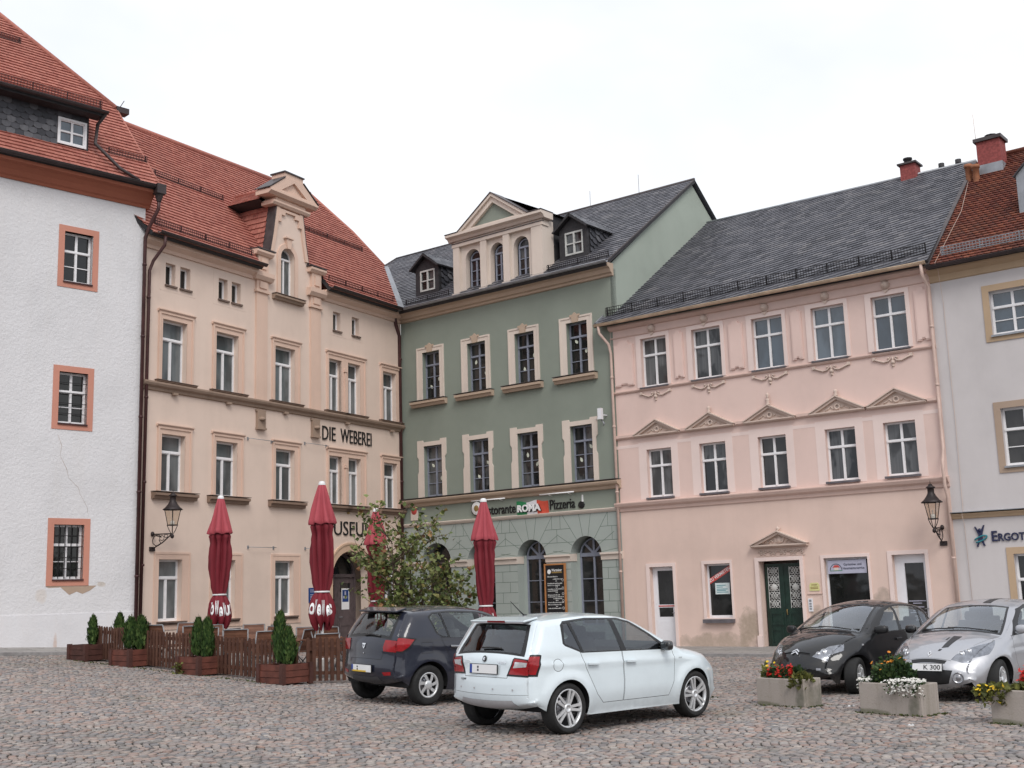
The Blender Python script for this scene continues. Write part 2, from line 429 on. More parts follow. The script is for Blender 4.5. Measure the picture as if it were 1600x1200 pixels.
def arch_window(root, x0, x1, z0, zs, sash, pane, recess, rows=3, fan=0, name='window'):
    fw = .06; cx = (x0 + x1) / 2; r = (x1 - x0) / 2; ri = r - fw; holes = []
    if fan:
        for k in range(fan):
            a0 = PI * k / fan + .07; a1 = PI * (k + 1) / fan - .07
            holes.append([(cx + .10 * math.cos((a0 + a1) / 2), zs + .05 + .10 * math.sin((a0 + a1) / 2))] + [(cx + ri * math.cos(a0 + (a1 - a0) * j / 6), zs + .05 + (ri - .03) * math.sin(a0 + (a1 - a0) * j / 6)) for j in range(7)])
    else:
        holes.append([(cx - ri, zs + .04)] + [(cx + ri * math.cos(PI - PI * j / 12), zs + .04 + (ri - .02) * math.sin(PI * j / 12)) for j in range(1, 12)] + [(cx + ri, zs + .04)])
    for i in range(rows):
        c0 = z0 + fw + (zs - .04 - z0 - fw) * i / rows + (.012 if i else 0); c1 = z0 + fw + (zs - .04 - z0 - fw) * (i + 1) / rows - (.012 if i < rows - 1 else 0)
        holes += [rect(x0 + fw, cx - .035, c0, c1), rect(cx + .035, x1 - fw, c0, c1)]
    b = MB(); b.plate(arch(x0, x1, z0, zs), holes, recess, recess + .06)
    b.box(x0 + .03, x1 - .03, recess - .02, recess - .002, zs - .03, zs + .03)
    w = b.build(name, sash, root)
    p = MB(); o = arch(x0 + .02, x1 - .02, z0 + .02, zs); p.poly([(x, recess + .035, z) for x, z in o]); p.build('pane', pane, w); return w
def surround(w, ox0, ox1, oz0, oz1, ix0, ix1, iz0, iz1, mat, y=.035, lip=.03, crown=0):
    b = MB(); h = [rect(ix0, ix1, iz0, iz1)] if iz0 > oz0 + .01 else []
    o = rect(ox0, ox1, oz0, oz1)
    if not h: o = [(ox0, oz0), (ix0, oz0), (ix0, iz1), (ix1, iz1), (ix1, oz0), (ox1, oz0), (ox1, oz1), (ox0, oz1)]
    b.plate(o, h, -y, -.0005)
    if lip:    # raised outer fillet
        t = .055
        o2 = [(ox0 - .004, oz0), (ox0 + t, oz0), (ox0 + t, oz1 - t), (ox1 - t, oz1 - t), (ox1 - t, oz0), (ox1 + .004, oz0), (ox1 + .004, oz1 + .004), (ox0 - .004, oz1 + .004)]
        b.plate(o2, [], -y - lip, -.0006)
    if crown: b.sweep([(0, oz1), (-.05, oz1 + .005), (-.10, oz1 + .05), (-.10, oz1 + .075), (0, oz1 + .08)], ox0 - .05, ox1 + .05)
    return b.build('surround', mat, w)
def sill(w, x0, x1, z, h, out, mat, lead=None):
    b = MB(); b.sweep([(.14, z), (.14, z - h * .35), (-.02, z - h), (-out * .55, z - h), (-out * .7, z - h * .55), (-out, z - h * .5), (-out, z - h * .12)], x0, x1)
    if lead: b.box(x0 - .015, x1 + .015, -out - .02, .12, z + .001, z + .018, 1)
    return b.build('sill', [mat, lead] if lead else mat, w)
def gutter(root, x0, x1, y, z, r, mat):
    b = MB(); n = 8
    o = [(y + r * math.cos(PI + PI * k / n), z + r * math.sin(PI + PI * k / n)) for k in range(n + 1)]
    i_ = [(y + (r - .012) * math.cos(2 * PI - PI * k / n), z + (r - .012) * math.sin(2 * PI - PI * k / n)) for k in range(n + 1)]
    b.sweep(o + i_, x0, x1)
    b.tube([(x0, y - r, z), (x1, y - r, z)], .012, 6)
    return b.build('gutter', mat, root)
def pipe(root, pts, r, mat, rings=()):
    b = MB(); b.tube(pts, r, 10)
    for (x, y, z) in rings: b.lathe([(r + .001, -.03), (r + .013, -.028), (r + .013, .028), (r + .001, .03)], (x, y, z), 10)
    return b.build('downpipe', mat, root)
def snow_guard(root, x0, x1, y, z, T, mat, h=.2, step=.085, post=.9, lean=.12):
    b = MB(); n = int((x1 - x0) / step)
    for zz in (.03, h * .36, h * .68, h): b.box(x0, x1, y - lean * zz - .008, y - lean * zz + .008, z + zz - .008, z + zz + .008)
    for k in range(n + 1):
        x = x0 + (x1 - x0) * k / n; b.obox((x, y - lean * h / 2 - .012, z + h / 2), (.0065, 0, 0), (0, .004, 0), (0, -lean * h / 2, h / 2 - .01))
    m = max(1, int((x1 - x0) / post))
    for k in range(m + 1):
        x = x0 + .03 + (x1 - x0 - .06) * k / m
        b.obox((x, y + .02, z + h / 2 - .06), (.016, 0, 0), (0, .012, 0), (0, -.01, h / 2 + .09))
        b.obox((x, y + .12, z + .12 * T + .0), (.016, 0, 0), (0, .13, .13 * T), (0, -.01, .012))
    return b.build('snow_guard_grille', mat, root)
def pediment(b, u0, u1, z0, z1, out=.16, m=0, mf=None):
    """open triangle with raking cornices over a horizontal ledge, tympanum set back"""
    uc = (u0 + u1) / 2; t = .075
    b.sweep([(0, z0), (-out * .6, z0), (-out, z0 + .035), (-out, z0 + .07), (0, z0 + .075)], u0, u1, m)
    s = (z1 - z0 - .07) / (uc - u0); k = t * math.sqrt(1 + s * s)
    b.plate([(u0, z0 + .076), (u0 + k / s + .02, z0 + .076), (uc, z1 - k), (u1 - k / s - .02, z0 + .076), (u1, z0 + .076), (uc, z1)], [], -out * .8, 0, m)
    b.plate([(u0 - .03, z0 + .078), (u0 + .04, z0 + .078), (uc, z1 - .012), (u1 - .04, z0 + .078), (u1 + .03, z0 + .078), (uc, z1 + .025)], [], -out * 1.15, -.001, m)
    b.plate([(u0 + .1, z0 + .077), (u1 - .1, z0 + .077), (uc, z1 - k * .6)], [], -.025, 0, m if mf is None else mf)

# ================================================================ white house (A)
hA = house('A', 'white_house', 'white rough plastered corner house with terracotta window borders and steep red roof')
b = MB()
winA = [(-2.33, -1.52, 10.56, 11.97), (-2.34, -1.54, 6.66, 8.06), (-2.33, -1.51, 2.54, 3.97)]
far = [(u0 - 3.6, u1 - 3.6, z0, z1) for u0, u1, z0, z1 in winA]
b.plate(rect(-9, .02, 1.64, 13.2), [rect(*w) for w in winA + far], -.10, .30)
b.box(-9, .02, .31, 9.5, .2, 13.2)
b.add([(.019, -.1, 13.2), (.019, 9.5, 13.2), (.019, 9.5, 21.5), (.019, 3, 17.4)], [(0, 1, 2, 3)])
b.build('wall', 'white_render', hA)
b = MB(); b.box(-9, .035, -.135, .2, .2, 1.635); b.box(-9, .03, -.12, .2, 1.637, 1.66); b.build('plinth', 'white_plinth', hA)
for i, (u0, u1, z0, z1) in enumerate(winA + far):
    w = window(hA, u0, u1, z0, z1, 'A', 'white_sash', 'pane_dark', .06)
    o = .165; k = MB(); k.plate(rect(u0 - o, u1 + o, z0 - o, z1 + o), [rect(u0, u1, z0, z1)], -.115, .05); k.build('surround', 'terracotta_paint', w)
    k = MB(); k.box(u0 - .01, u1 + .01, -.15, .06, z0 - .035, z0 + .005); k.build('sill', 'brown_pipe', w)
    if i in (1, 2):
        g = MB()
        for q in range(1, 5 if i == 2 else 1): x = u0 + (u1 - u0) * q / 5; g.box(x - .009, x + .009, -.07, -.05, z0 + .02, z1 - .02)
        for q in range(1, 5): zz = z0 + (z1 - z0) * q / 5; g.box(u0 - .02, u1 + .02, -.047, -.03, zz - .008, zz + .008)
        g.build('window_grille', 'black_iron', w)
b = MB(); b.plate([(-1.86, 2.14), (-1.66, 2.22), (-1.5, 2.16), (-1.30, 2.24), (-1.12, 2.37), (-2.5, 2.37), (-2.42, 2.33), (-2.1, 2.34)], [], -.104, -.09); b.build('bare_plaster', 'brown_stone', hA)
b = MB(); b.tube([(-2.32, -.102, 6.35), (-2.2, -.102, 6.05), (-2.24, -.102, 5.8), (-2.05, -.102, 5.45), (-1.98, -.102, 5.2), (-1.7, -.102, 4.95), (-1.66, -.102, 4.8), (-1.45, -.102, 4.45), (-1.4, -.102, 4.2)], [.002, .004, .002, .005, .002, .004, .002, .003, .001], 4); b.build('plaster_crack', 'brown_stone', hA)
b = MB(); b.sweep([(.1, 13.1), (-.14, 13.1), (-.17, 13.16), (-.22, 13.2), (-.30, 13.32), (-.42, 13.43), (-.55, 13.47), (-.55, 13.56), (.1, 13.56)], -9, .12); b.build('eaves_cornice', 'rust_cornice', hA)
gutter(hA, -9, .22, -.66, 13.66, .085, 'dark_gutter')
b = MB(); b.box(.02, .30, -.78, -.50, 13.42, 13.70); b.lathe([(.13, 0), (.06, -.22)], (.16, -.62, 13.42), 10); b.build('rainwater_head', 'dark_gutter', hA)
pipe(hA, [(.16, -.62, 13.3), (.16, -.60, 13.0), (.05, -.34, 12.55), (-.02, -.2, 12.2), (-.02, -.2, .7)], .052, 'brown_pipe', [(-.02, -.2, z) for z in (11.4, 9.3, 7.0, 4.9, 2.6, 1.0)])
TA = 1.19
b = MB(); zA = lambda d: 13.6 + TA * (d + .6)
slope_roof(b, [[(-9.2, -.6), (.26, -.6), (.14, 2.2), (-2.44, 4.94), (-4.9, 7.5), (-9.2, 7.5)]], 13.6, -.6, TA, .18, .18, .040, seed=11)
c = math.sqrt(1 + TA * TA)
b.build('roof_tiles', ['red_tile', 'dark_board'], hA)
b = MB(); b.tube([(.14, 2.2, zA(2.2) + .02), (-2.44, 4.94, zA(4.94) + .02), (-4.9, 7.5, zA(7.5) + .02)], .085, 8)
b.tube([(.26, -.58, zA(-.58) + .0), (.14, 2.2, zA(2.2) + .0)], .04, 6); b.build('hip_tiles', 'red_tile', hA)
b = MB(); b.obox((.32, 2.25, zA(2.2) - .02), (.2, .0, .0), (0, .16, 0), (0, 0, .09)); b.tube([(.16, 2.2, zA(2.2) - .1), (.3, 2.0, zA(2.2) + .25)], .012, 5); b.build('hip_gutter', 'dark_gutter', hA)
# long slate fronted dormer
b = MB(); zd = lambda d: 15.62 + .40 * (d + .30)
dw = rect(-2.53, -1.76, 14.55, 15.26)
df = rect(-9, -1.66, 14.2, 15.62)
b.plate(df, [dw], .11, .30, 1)
def wall3(u, s_, h): return (u, .105 - h, s_)
rnd = random.Random(4)
for pc in ([(-9, 14.3), (-2.57, 14.3), (-2.57, 15.6), (-9, 15.6)], [(-2.57, 15.3), (-1.68, 15.3), (-1.68, 15.6), (-2.57, 15.6)]): tile_field(b, pc, wall3, .24, .17, .014, 0, .006, 0, 5, scallop=True)
b.add([(-1.66, .11, 14.2), (-1.66, .11, 15.62), (-1.66, 2.0, 16.4)], [(0, 1, 2)], 1)
dor = b.build('long_dormer', ['dark_slate', 'dark_board'], hA)
b = MB(); slope_roof(b, [[(-9.2, -.32), (-1.38, -.32), (-1.30, 1.75), (-9.2, 1.75)]], 15.62, -.30, .40, .18, .18, .038, seed=21)
b.build('roof_tiles', ['red_tile', 'dark_board'], dor)
b = MB(); b.box(-9.2, -1.42, -.30, .10, 15.46, 15.53); b.build('fascia', 'dark_board', dor)
t_ = [rect(-2.47, -2.175, 14.61, 14.88), rect(-2.115, -1.82, 14.61, 14.88), rect(-2.47, -2.175, 14.93, 15.20), rect(-2.115, -1.82, 14.93, 15.20)]
b = MB(); b.plate(rect(-2.56, -1.73, 14.52, 15.29), [rect(-2.50, -1.79, 14.58, 15.23)], .07, .12); b.plate(rect(-2.53, -1.76, 14.55, 15.26), t_, .10, .17); w = b.build('dormer_window', 'white_sash', dor)
p = MB(); p.poly([(-2.5, .14, 14.58), (-1.79, .14, 14.58), (-1.79, .14, 15.23), (-2.5, .14, 15.23)]); p.build('pane', 'pane_blue', w)
gutter(hA, -9.2, -1.34, -.40, 15.58, .07, 'dark_gutter')
pipe(hA, [(-1.40, -.36, 15.52), (-1.46, -.02, 15.3), (-1.52, -.02, 14.72), (-.95, -.42, 14.0), (-.45, -.62, 13.70)], .05, 'dark_gutter')
snow_guard(hA, -9.2, -1.4, -.1, 15.74, .4, 'brown_pipe', .24)
snow_guard(hA, -1.0, .2, .25, zA(.25), TA, 'brown_pipe', .2)
snow_guard(hA, -9, -2.2, 3.9, zA(3.9), TA, 'brown_pipe', .2)

# ================================================================ weavers' house (B)
hB = house('B', 'museum_house', 'peach museum house with curved gable dormer and black wall lettering')
BW = [(.82, 1.78), (2.98, 3.94), (5.63, 6.60)]
rows = {3: (8.17, 10.01), 2: (4.96, 6.64), 1: (1.35, 3.07)}
wl = []
for r_ in (3, 2, 1):
    z0, z1 = rows[r_]
    for (u0, u1) in BW: wl.append((r_, u0 + (.05 if r_ < 3 else 0), u1 - (.03 if r_ == 1 else 0), z0, z1))
    if r_ > 1:
        wl += [(r_, 8.36, 9.05, z0, z1), (r_, 9.40, 10.10, z0, z1), (r_, 11.45, 12.26, z0, z1)]
    else: wl += [(r_, 11.35, 12.2, z0, z1)]
att = [(.90, 1.28), (1.47, 1.88), (3.06, 3.45), (3.63, 4.03), (8.60, 9.01), (9.66, 10.07)]
gc = 6.30
gable = [(4.66, 12.3), (4.66, 12.88), (5.36, 12.88), (5.36, 13.15), (5.50, 13.75), (5.66, 14.75), (6.94, 14.75), (7.10, 13.75), (7.24, 13.15), (7.24, 12.88), (7.94, 12.88), (7.94, 12.3)]
doorB = arch(8.52, 10.48, .05, 2.58, .84, 20)
aw = arch(5.86, 6.56, 11.72, 13.05)
b = MB(); b.plate([(0, .1), (12.62, .1), (12.62, 12.3)] + gable[::-1] + [(0, 12.3)], [rect(*w[1:]) for w in wl] + [rect(u0, u1, 11.06, 11.72) for u0, u1 in att] + [doorB, aw], 0, .32)
b.box(0, 12.6, .9, 8, .1, 12.3)
b.build('wall', 'peach_render', hB)
for (r_, u0, u1, z0, z1) in wl:
    w = window(hB, u0, u1, z0, z1, 'B', 'white_sash', 'pane_grey', .17)
    twin = 8 < u0 < 10.2
    if r_ == 1:
        surround(w, u0 - .17, u1 + .32, z0 - .24, z1 + .20, u0, u1 + .0, z0, z1, 'peach_trim', .02, .012)
        sill(w, u0 - .05, u1 + .16, z0 - .0, .10, .10, 'weathered_sill')
    else:
        if not twin: surround(w, u0 - .15, u1 + .24, z0 + (.0), z1 + .20, u0, u1, z0 - .02, z1, 'peach_trim', .03, .03, crown=1)
        elif u0 < 9: surround(w, u0 - .12, 10.10 + .28, z0, z1 + .20, u0, 10.10, z0 - .02, z1, 'peach_trim', .03, .03, crown=1)
        if twin and u0 < 9:
            k = MB(); k.box(9.05, 9.40, -.028, .1, z0, z1 + .001); k.box(9.18, 9.27, -.07, -.029, z0, z1 - .4); k.box(9.14, 9.31, -.085, -.0285, z1 - .38, z1 - .28); k.build('mullion_post', 'peach_trim', w)
        if r_ == 2: sill(w, u0 - .33 if not twin else u0 - .25, u1 + (.42 if not twin else .36), z0, .20, .20, 'brown_sill', 'weathered_sill')
        else: sill(w, u0 - .24, u1 + .36, z0 - .0, .07, .12, 'brown_sill', 'weathered_sill')
for (u0, u1) in att:
    w = window(hB, u0, u1, 11.06, 11.72, 'one', 'white_sash', 'pane_dark', .16)
    k = MB(); k.box(u0 - .03, u1 + .05, -.06, .14, 11.00, 11.055); k.build('sill', 'weathered_sill', w)
for i in (0, 2, 4):
    u0, u1 = att[i][0] - .22, att[i + 1][1] + .25; b = MB()
    b.plate(rect(u0, u1, 10.86, 11.92), [rect(a[0], a[1], 11.05, 11.73) for a in att[i:i + 2]], -.004, 0); b.build('attic_panel', 'peach_render', hB)
# gable window, archivolt, keystone
w = arch_window(hB, 5.86, 6.56, 11.72, 13.05, 'white_sash', 'pane_grey', .16, 1)
k = MB(); o = arch(5.70, 6.72, 11.72, 13.05); i_ = arch(5.86, 6.56, 11.70, 13.05)
k.plate([(5.70, 11.72), (5.86, 11.72)] + [(6.21 - .35 * math.cos(PI * q / 16), 13.05 + .35 * math.sin(PI * q / 16)) for q in range(17)] + [(6.56, 11.72), (6.72, 11.72)] + [(6.21 + .51 * math.cos(PI * q / 16), 13.05 + .51 * math.sin(PI * q / 16)) for q in range(17)], [], -.05, 0)
k.plate([(6.13, 13.38), (6.29, 13.38), (6.35, 13.72), (6.07, 13.72)], [], -.11, 0); k.box(6.02, 6.40, -.15, -.001, 13.722, 13.76)
k.build('archivolt', 'peach_trim', w); sill(w, 5.48, 6.94, 11.72, .17, .20, 'sand_trim', 'weathered_sill')
# pilasters, brackets, bands
for (u0, u1) in ((4.70, 5.22), (7.36, 7.88)):
    b = MB(); b.box(u0, u1, -.06, 0, 8.10, 11.62); b.box(u0 - .06, u1 + .06, -.12, 0, 11.62, 11.70); b.box(u0 - .01, u1 + .01, -.08, 0, 11.702, 12.02)
    b.box(u0 + .1, u1 - .1, -.12, -.081, 11.76, 11.98)
    b.sweep([(0, 12.02), (-.14, 12.02), (-.22, 12.14), (-.22, 12.28), (0, 12.30)], u0 - .16, u1 + .16)
    b.box(u0 + .02, u1 - .02, -.1, 0, 12.31, 12.84); b.box(u0 + .14, u1 - .14, -.14, -.101, 12.4, 12.74)
    b.sweep([(.3, 12.84), (-.14, 12.84), (-.22, 12.93), (-.22, 13.0), (.3, 13.02)], u0 - .14, u1 + .14)
    b.build('pilaster', 'peach_trim', hB)
    b = MB(); b.box(u0 + .02, u1 - .06, -.08, 0, 7.74, 7.80); b.box(u0 + .06, u1 - .10, -.10, 0, 7.22, 7.738); b.box(u0 + .04, u1 - .08, -.13, 0, 7.16, 7.218)
    b.lathe([(.0, -.06), (.11, -.05), (.13, .0), (.08, .06), (0, .07)], (u0 + .24, -.10, 7.5), 10); b.build('bracket', 'sand_trim', hB)
b = MB(); b.sweep([(0, 7.84), (-.06, 7.86), (-.08, 7.93), (-.16, 7.98), (-.19, 8.04), (-.19, 8.09), (0, 8.12)], .06, 12.58)
for u in (1.3, 3.5, 6.1, 9.3, 11.9): b.box(u - .09, u + .09, -.12, -.03, 7.79, 7.86)
b.build('string_course', 'sand_trim', hB)
for (x0, x1) in ((0, 4.62), (7.98, 12.6)): b = MB(); b.sweep([(0, 12.0), (-.05, 12.0), (-.07, 12.10), (-.2, 12.2), (-.24, 12.3), (-.24, 12.34), (0, 12.36)], x0, x1); b.build('eaves_cornice', 'peach_trim', hB)
# gable crown
b = MB()
b.sweep([(.4, 14.76), (-.10, 14.76), (-.16, 14.86), (-.16, 14.93), (.4, 14.95)], 5.38, 7.22)
b.sweep([(.4, 14.952), (-.08, 14.952), (-.08, 15.10), (.4, 15.11)], 5.55, 7.05)
b.sweep([(.4, 15.112), (-.16, 15.112), (-.28, 15.22), (-.28, 15.30), (.4, 15.32)], 5.10, 7.50)
b.plate([(5.10, 15.322), (7.50, 15.322), (6.72, 16.02), (5.88, 16.02)], [[(5.66, 15.40), (6.94, 15.40), (6.30, 15.90)]], -.24, .35)
b.plate([(5.6, 15.38), (7.0, 15.38), (6.3, 15.94)], [], -.15, .3)
b.box(5.84, 6.76, -.22, .36, 16.022, 16.24)
o_ = [(5.36, 13.15), (5.50, 13.75), (5.66, 14.75), (5.80, 14.75), (5.64, 13.75), (5.50, 13.15)]
b.plate(o_, [], -.06, .001); b.plate([(2 * gc - x, z) for x, z in o_], [], -.06, .001)
st = [(5.72, 14.70), (6.88, 14.70), (6.88, 14.25), (6.74, 14.25), (6.74, 14.5), (6.55, 14.5), (6.55, 14.62), (6.05, 14.62), (6.05, 14.5), (5.86, 14.5), (5.86, 14.25), (5.72, 14.25)]
b.plate(st, [], -.07, .001)
b.build('gable_crown', 'peach_trim', hB)
b = MB(); b.box(5.80, 6.80, -.26, .40, 16.242, 16.30)
for s in (-1, 1):
    e0, e1 = (gc + s * .46, 16.03), (gc + s * 1.24, 15.33)
    b.add([(e0[0], -.27, e0[1]), (e1[0], -.27, e1[1]), (e1[0], .4, e1[1]), (e0[0], .4, e0[1]), (e0[0], -.27, e0[1] + .04), (e1[0], -.27, e1[1] + .04), (e1[0], .4, e1[1] + .04), (e0[0], .4, e0[1] + .04)], [(0, 1, 2, 3), (4, 5, 6, 7), (0, 1, 5, 4), (2, 3, 7, 6), (1, 2, 6, 5), (0, 3, 7, 4)])
    q = [(gc + s * .96, 13.03), (gc + s * .82, 13.75), (gc + s * .65, 14.74)]
    for j in range(2):
        (x0, z0), (x1, z1) = q[j], q[j + 1]
        b.add([(x0, -.05, z0), (x1, -.05, z1), (x1, .32, z1), (x0, .32, z0), (x0 + s * .035, -.05, z0), (x1 + s * .035, -.05, z1), (x1 + s * .035, .32, z1), (x0 + s * .035, .32, z0)], [(4, 5, 6, 7), (0, 1, 5, 4), (1, 2, 6, 5), (0, 3, 7, 4)])
    k = MB(); k.box(gc + s * 1.3 - .42, gc + s * 1.3 + .42, -.24, .32, 13.022, 13.06); k.build('lead_flashing', 'lead_sheet', hB)
b.build('lead_flashing', 'lead_sheet', hB)
TB = 1.19; zB = lambda d: 12.35 + TB * (d + .42)
b = MB(); slope_roof(b, [[(.02, -.42), (4.62, -.42), (4.62, 4.0), (-.9, 3.78), (-.9, .6)], [(4.62, .25), (7.98, .25), (7.98, 4.1), (4.62, 4.0)], [(7.98, -.42), (11.95, -.42), (13.8, 1.64), (13.46, 2.94), (12.4, 4.26), (7.98, 4.1)]], 12.35, -.42, TB, .18, .18, .040, seed=31)
b.build('roof_tiles', ['red_tile', 'dark_board'], hB)
b = MB(); b.tube([(-.9, 3.8, zB(3.8) + .02), (12.4, 4.26, zB(4.26) + .02)], .10, 8)
b.tube([(12.4, 4.26, zB(4.26) + .01), (13.46, 2.94, zB(2.94)), (13.8, 1.64, zB(1.64))], .08, 8)
b.build('ridge_tiles', 'red_tile', hB)
b = MB(); b.add([(-.9, 3.8, zB(3.8)), (12.4, 4.26, zB(4.26)), (13.8, 9.5, 12.4), (-.9, 8.5, 12.4)], [(0, 1, 2, 3)]); b.add([(12.4, 4.26, zB(4.26)), (13.46, 2.94, zB(2.94)), (13.8, 1.64, zB(1.64)), (14.2, 9.5, 12.4), (13.8, 9.5, 12.4)], [(0, 1, 2, 3, 4)]); b.build('rear_roof', 'red_tile', hB)
b = MB(); b.add([(11.95, -.44, zB(-.42)), (13.8, 1.62, zB(1.64)), (14.0, 1.55, zB(1.64) + .02), (12.25, -.5, zB(-.42) + .03)], [(0, 1, 2, 3)]); b.build('valley_gutter', 'zinc', hB)
# dormer body behind the gable
b = MB()
for s in (-1, 1):
    p0 = [(gc + s * .96, .30, 13.05), (gc + s * .68, .30, 14.80), (gc + s * .68, 1.75, 14.80), (gc + s * .96, .12, 13.05)]
    def chk(u, v_, h, s=s):   # u along depth, v up the slanted cheek
        t_ = (v_ - 13.05) / 1.75; return (gc + s * (.96 - .28 * t_ + h), u, v_)
    tile_field(b, [(.30, 13.1), (1.75, 14.80), (.30, 14.80)], chk, .18, .19, .035, 0, .004, 0, 8)
    b.add([chk(.3, 13.0, -.01), chk(.3, 14.8, -.01), chk(1.8, 14.8, -.01), chk(.1, 13.0, -.01)], [(0, 1, 2, 3)], 1)
    # small roof slope: eave to ridge
    def rf(u, v_, h, s=s): return (gc + s * (1.14 - v_ * .76 + h * .5), u, 14.98 + v_ * .65 + h * .8)
    tile_field(b, [(-.0 + .3, 0), (.3, 1.42), (2.6, 1.42), (1.75, 0)], rf, .18, .165, .022, 0, .004, 0, 9)
    b.add([rf(.3, 0, -.02), rf(.3, 1.5, -.02), rf(2.7, 1.5, -.02), rf(1.85, 0, -.02)], [(0, 1, 2, 3)], 1)
    b.add([(gc + s * 1.13, .3, 14.955), (gc + s * 1.13, 1.85, 14.955), (gc + s * .6, 1.85, 14.80), (gc + s * .6, .3, 14.80)], [(0, 1, 2, 3)], 1)
b.tube([(gc, .3, 15.95), (gc, 2.7, 15.95)], .09, 8)
b.build('gable_dormer_tiles', ['red_tile', 'dark_board'], hB)
gutter(hB, .18, 4.66, -.50, 12.42, .08, 'dark_gutter'); gutter(hB, 7.96, 12.3, -.50, 12.42, .08, 'dark_gutter')
pipe(hB, [(.40, -.50, 12.3), (.42, -.46, 12.05), (.28, -.16, 11.6), (.20, -.10, 11.3), (.16, -.10, .8)], .047, 'brown_pipe', [(.19, -.1, z) for z in (10.5, 7.6, 5.2, 2.9)])
snow_guard(hB, .3, 4.4, -.15, zB(-.15), TB, 'brown_pipe', .22); snow_guard(hB, 8.2, 12.0, -.15, zB(-.15), TB, 'brown_pipe', .22)
snow_guard(hB, -.8, 5.2, 1.95, zB(1.95), TB, 'brown_pipe', .2); snow_guard(hB, 7.6, 12.9, 2.0, zB(2.0), TB, 'brown_pipe', .2)
# door
b = MB(); b.plate([(8.24, .1), (8.52, .1)] + [(9.5 - .98 * math.cos(PI * q / 20), 2.58 + .84 * math.sin(PI * q / 20)) for q in range(21)] + [(10.48, .1), (10.76, .1)] + [(9.5 + 1.26 * math.cos(PI * q / 20), 2.58 + 1.13 * math.sin(PI * q / 20)) for q in range(21)], [], -.03, 0)
b.plate([(8.24, .1), (8.30, .1)] + [(9.5 - 1.20 * math.cos(PI * q / 20), 2.58 + 1.07 * math.sin(PI * q / 20)) for q in range(21)] + [(10.70, .1), (10.76, .1)] + [(9.5 + 1.265 * math.cos(PI * q / 20), 2.58 + 1.135 * math.sin(PI * q / 20)) for q in range(21)], [], -.06, -.001)
b.build('door_surround', 'door_sand', hB)
b = MB(); b.plate(doorB, [rect(8.62, 10.38, .2, 2.55), [(8.66, 2.66)] + [(9.5 - .86 * math.cos(PI * q / 16), 2.66 + .66 * math.sin(PI * q / 16)) for q in range(1, 16)] + [(10.34, 2.66)]], .55, .65)
b.box(8.6, 10.4, .52, .549, 2.55, 2.65); df = b.build('door_frame', 'plum_door', hB)
b = MB(); b.poly([(8.6, .62, 2.6), (10.4, .62, 2.6), (10.3, .62, 3.3), (9.5, .62, 3.42), (8.7, .62, 3.3)]); b.build('pane', 'pane_dark', df)
for s, (x0, x1) in enumerate(((8.63, 9.495), (9.505, 10.37))):
    b = MB(); hs = []
    if s == 0: hs = [rect(x0 + .12, x0 + .28, 1.25, 2.3), rect(x0 + .33, x0 + .50, 1.25, 2.35), rect(x0 + .55, x0 + .71, 1.25, 2.3)]
    else: hs = [rect(x0 + .14, x1 - .14, 2.05, 2.35)]
    b.plate(rect(x0, x1, .2, 2.54), hs, .58, .62); b.plate(rect(x0 + .1, x1 - .1, .35, 1.0), [rect(x0 + .2, x1 - .2, .45, .9)], .56, .579)
    d = b.build('door', 'plum_door', hB); k = MB(); k.poly([(x0 + .1, .61, 1.2), (x1 - .1, .61, 1.2), (x1 - .1, .61, 2.4), (x0 + .1, .61, 2.4)]); k.build('pane', 'pane_dark', d)
    if s: k = MB(); k.tube([(9.56, .57, 1.2), (9.56, .5, 1.2), (9.68, .5, 1.2)], .014, 6); k.build('handle', 'zinc', d)
b = MB(); b.lathe([(.0, -.03), (.05, -.028), (.05, 0)], (10.25, .3, 1.3), 12, axis='y'); 
b = MB(); b.box(8.4, 10.6, -.35, .7, .05, .22); b.build('doorstep', 'brown_stone', hB)
# lettering and banner rods
def letters(root, words, mat, depth=.03, name='lettering'):
    b = MB()
    for (t, x0, x1, z0, z1) in words: v, f = text_geo(t, x0, x1, z0, z1, depth, -.004); b.add(v, f)
    return b.build(name, mat, root)
t = on_house('B', 'wall_lettering', (8.0, -.005, 7.1), 'black raised letters DIE WEBEREI below the sandstone string course', 'lettering')
letters(t, [('DIE', 0, .70, .05, .52), ('WEBEREI', .98, 2.72, .05, .52)], 'letter_black')
t = on_house('B', 'wall_lettering', (8.05, -.005, 3.95), 'black raised letters MUSEUM above the arched entrance', 'lettering')
letters(t, [('MUSEUM', 0, 2.72, .0, .48)], 'letter_black')
for i, (u0, u1, z, lb) in enumerate(((4.40, 5.48, 6.83, 'thin iron banner rod below the left carved bracket'), (7.1, 8.2, 6.93, 'thin iron banner rod beside the lettering DIE WEBEREI'), (4.45, 5.6, 3.47, 'thin iron banner rod low on the peach wall beside the middle window'), (7.12, 8.1, 3.47, 'thin iron banner rod low on the peach wall beside the arched entrance'))):
    t = on_house('B', 'banner_rod', (u0, 0, z), lb, 'rod', 'banner rods on the peach wall')
    b = MB(); b.tube([(0, 0, 0), (0, -.14, 0), (u1 - u0, -.14, 0), (u1 - u0, 0, 0)], .010, 6); b.box(-.03, .03, -.02, 0, -.05, .05); b.box(u1 - u0 - .03, u1 - u0 + .03, -.02, 0, -.05, .05); b.build('rod', 'zinc', t)
t = on_house('B', 'wall_plaque', (7.30, -.002, 1.72), 'blue enamel plaque with white lines beside the museum entrance', 'plaque')
b = MB(); b.box(0, .42, -.03, 0, 0, .48); b.build('board', 'plaque_blue', t); b = MB()
for k, (l, z) in enumerate(((.28, .40), (.2, .34), (.30, .25), (.30, .20), (.24, .15), (.3, .10))): b.box(.05, .05 + l, -.033, -.0301, z, z + .022)
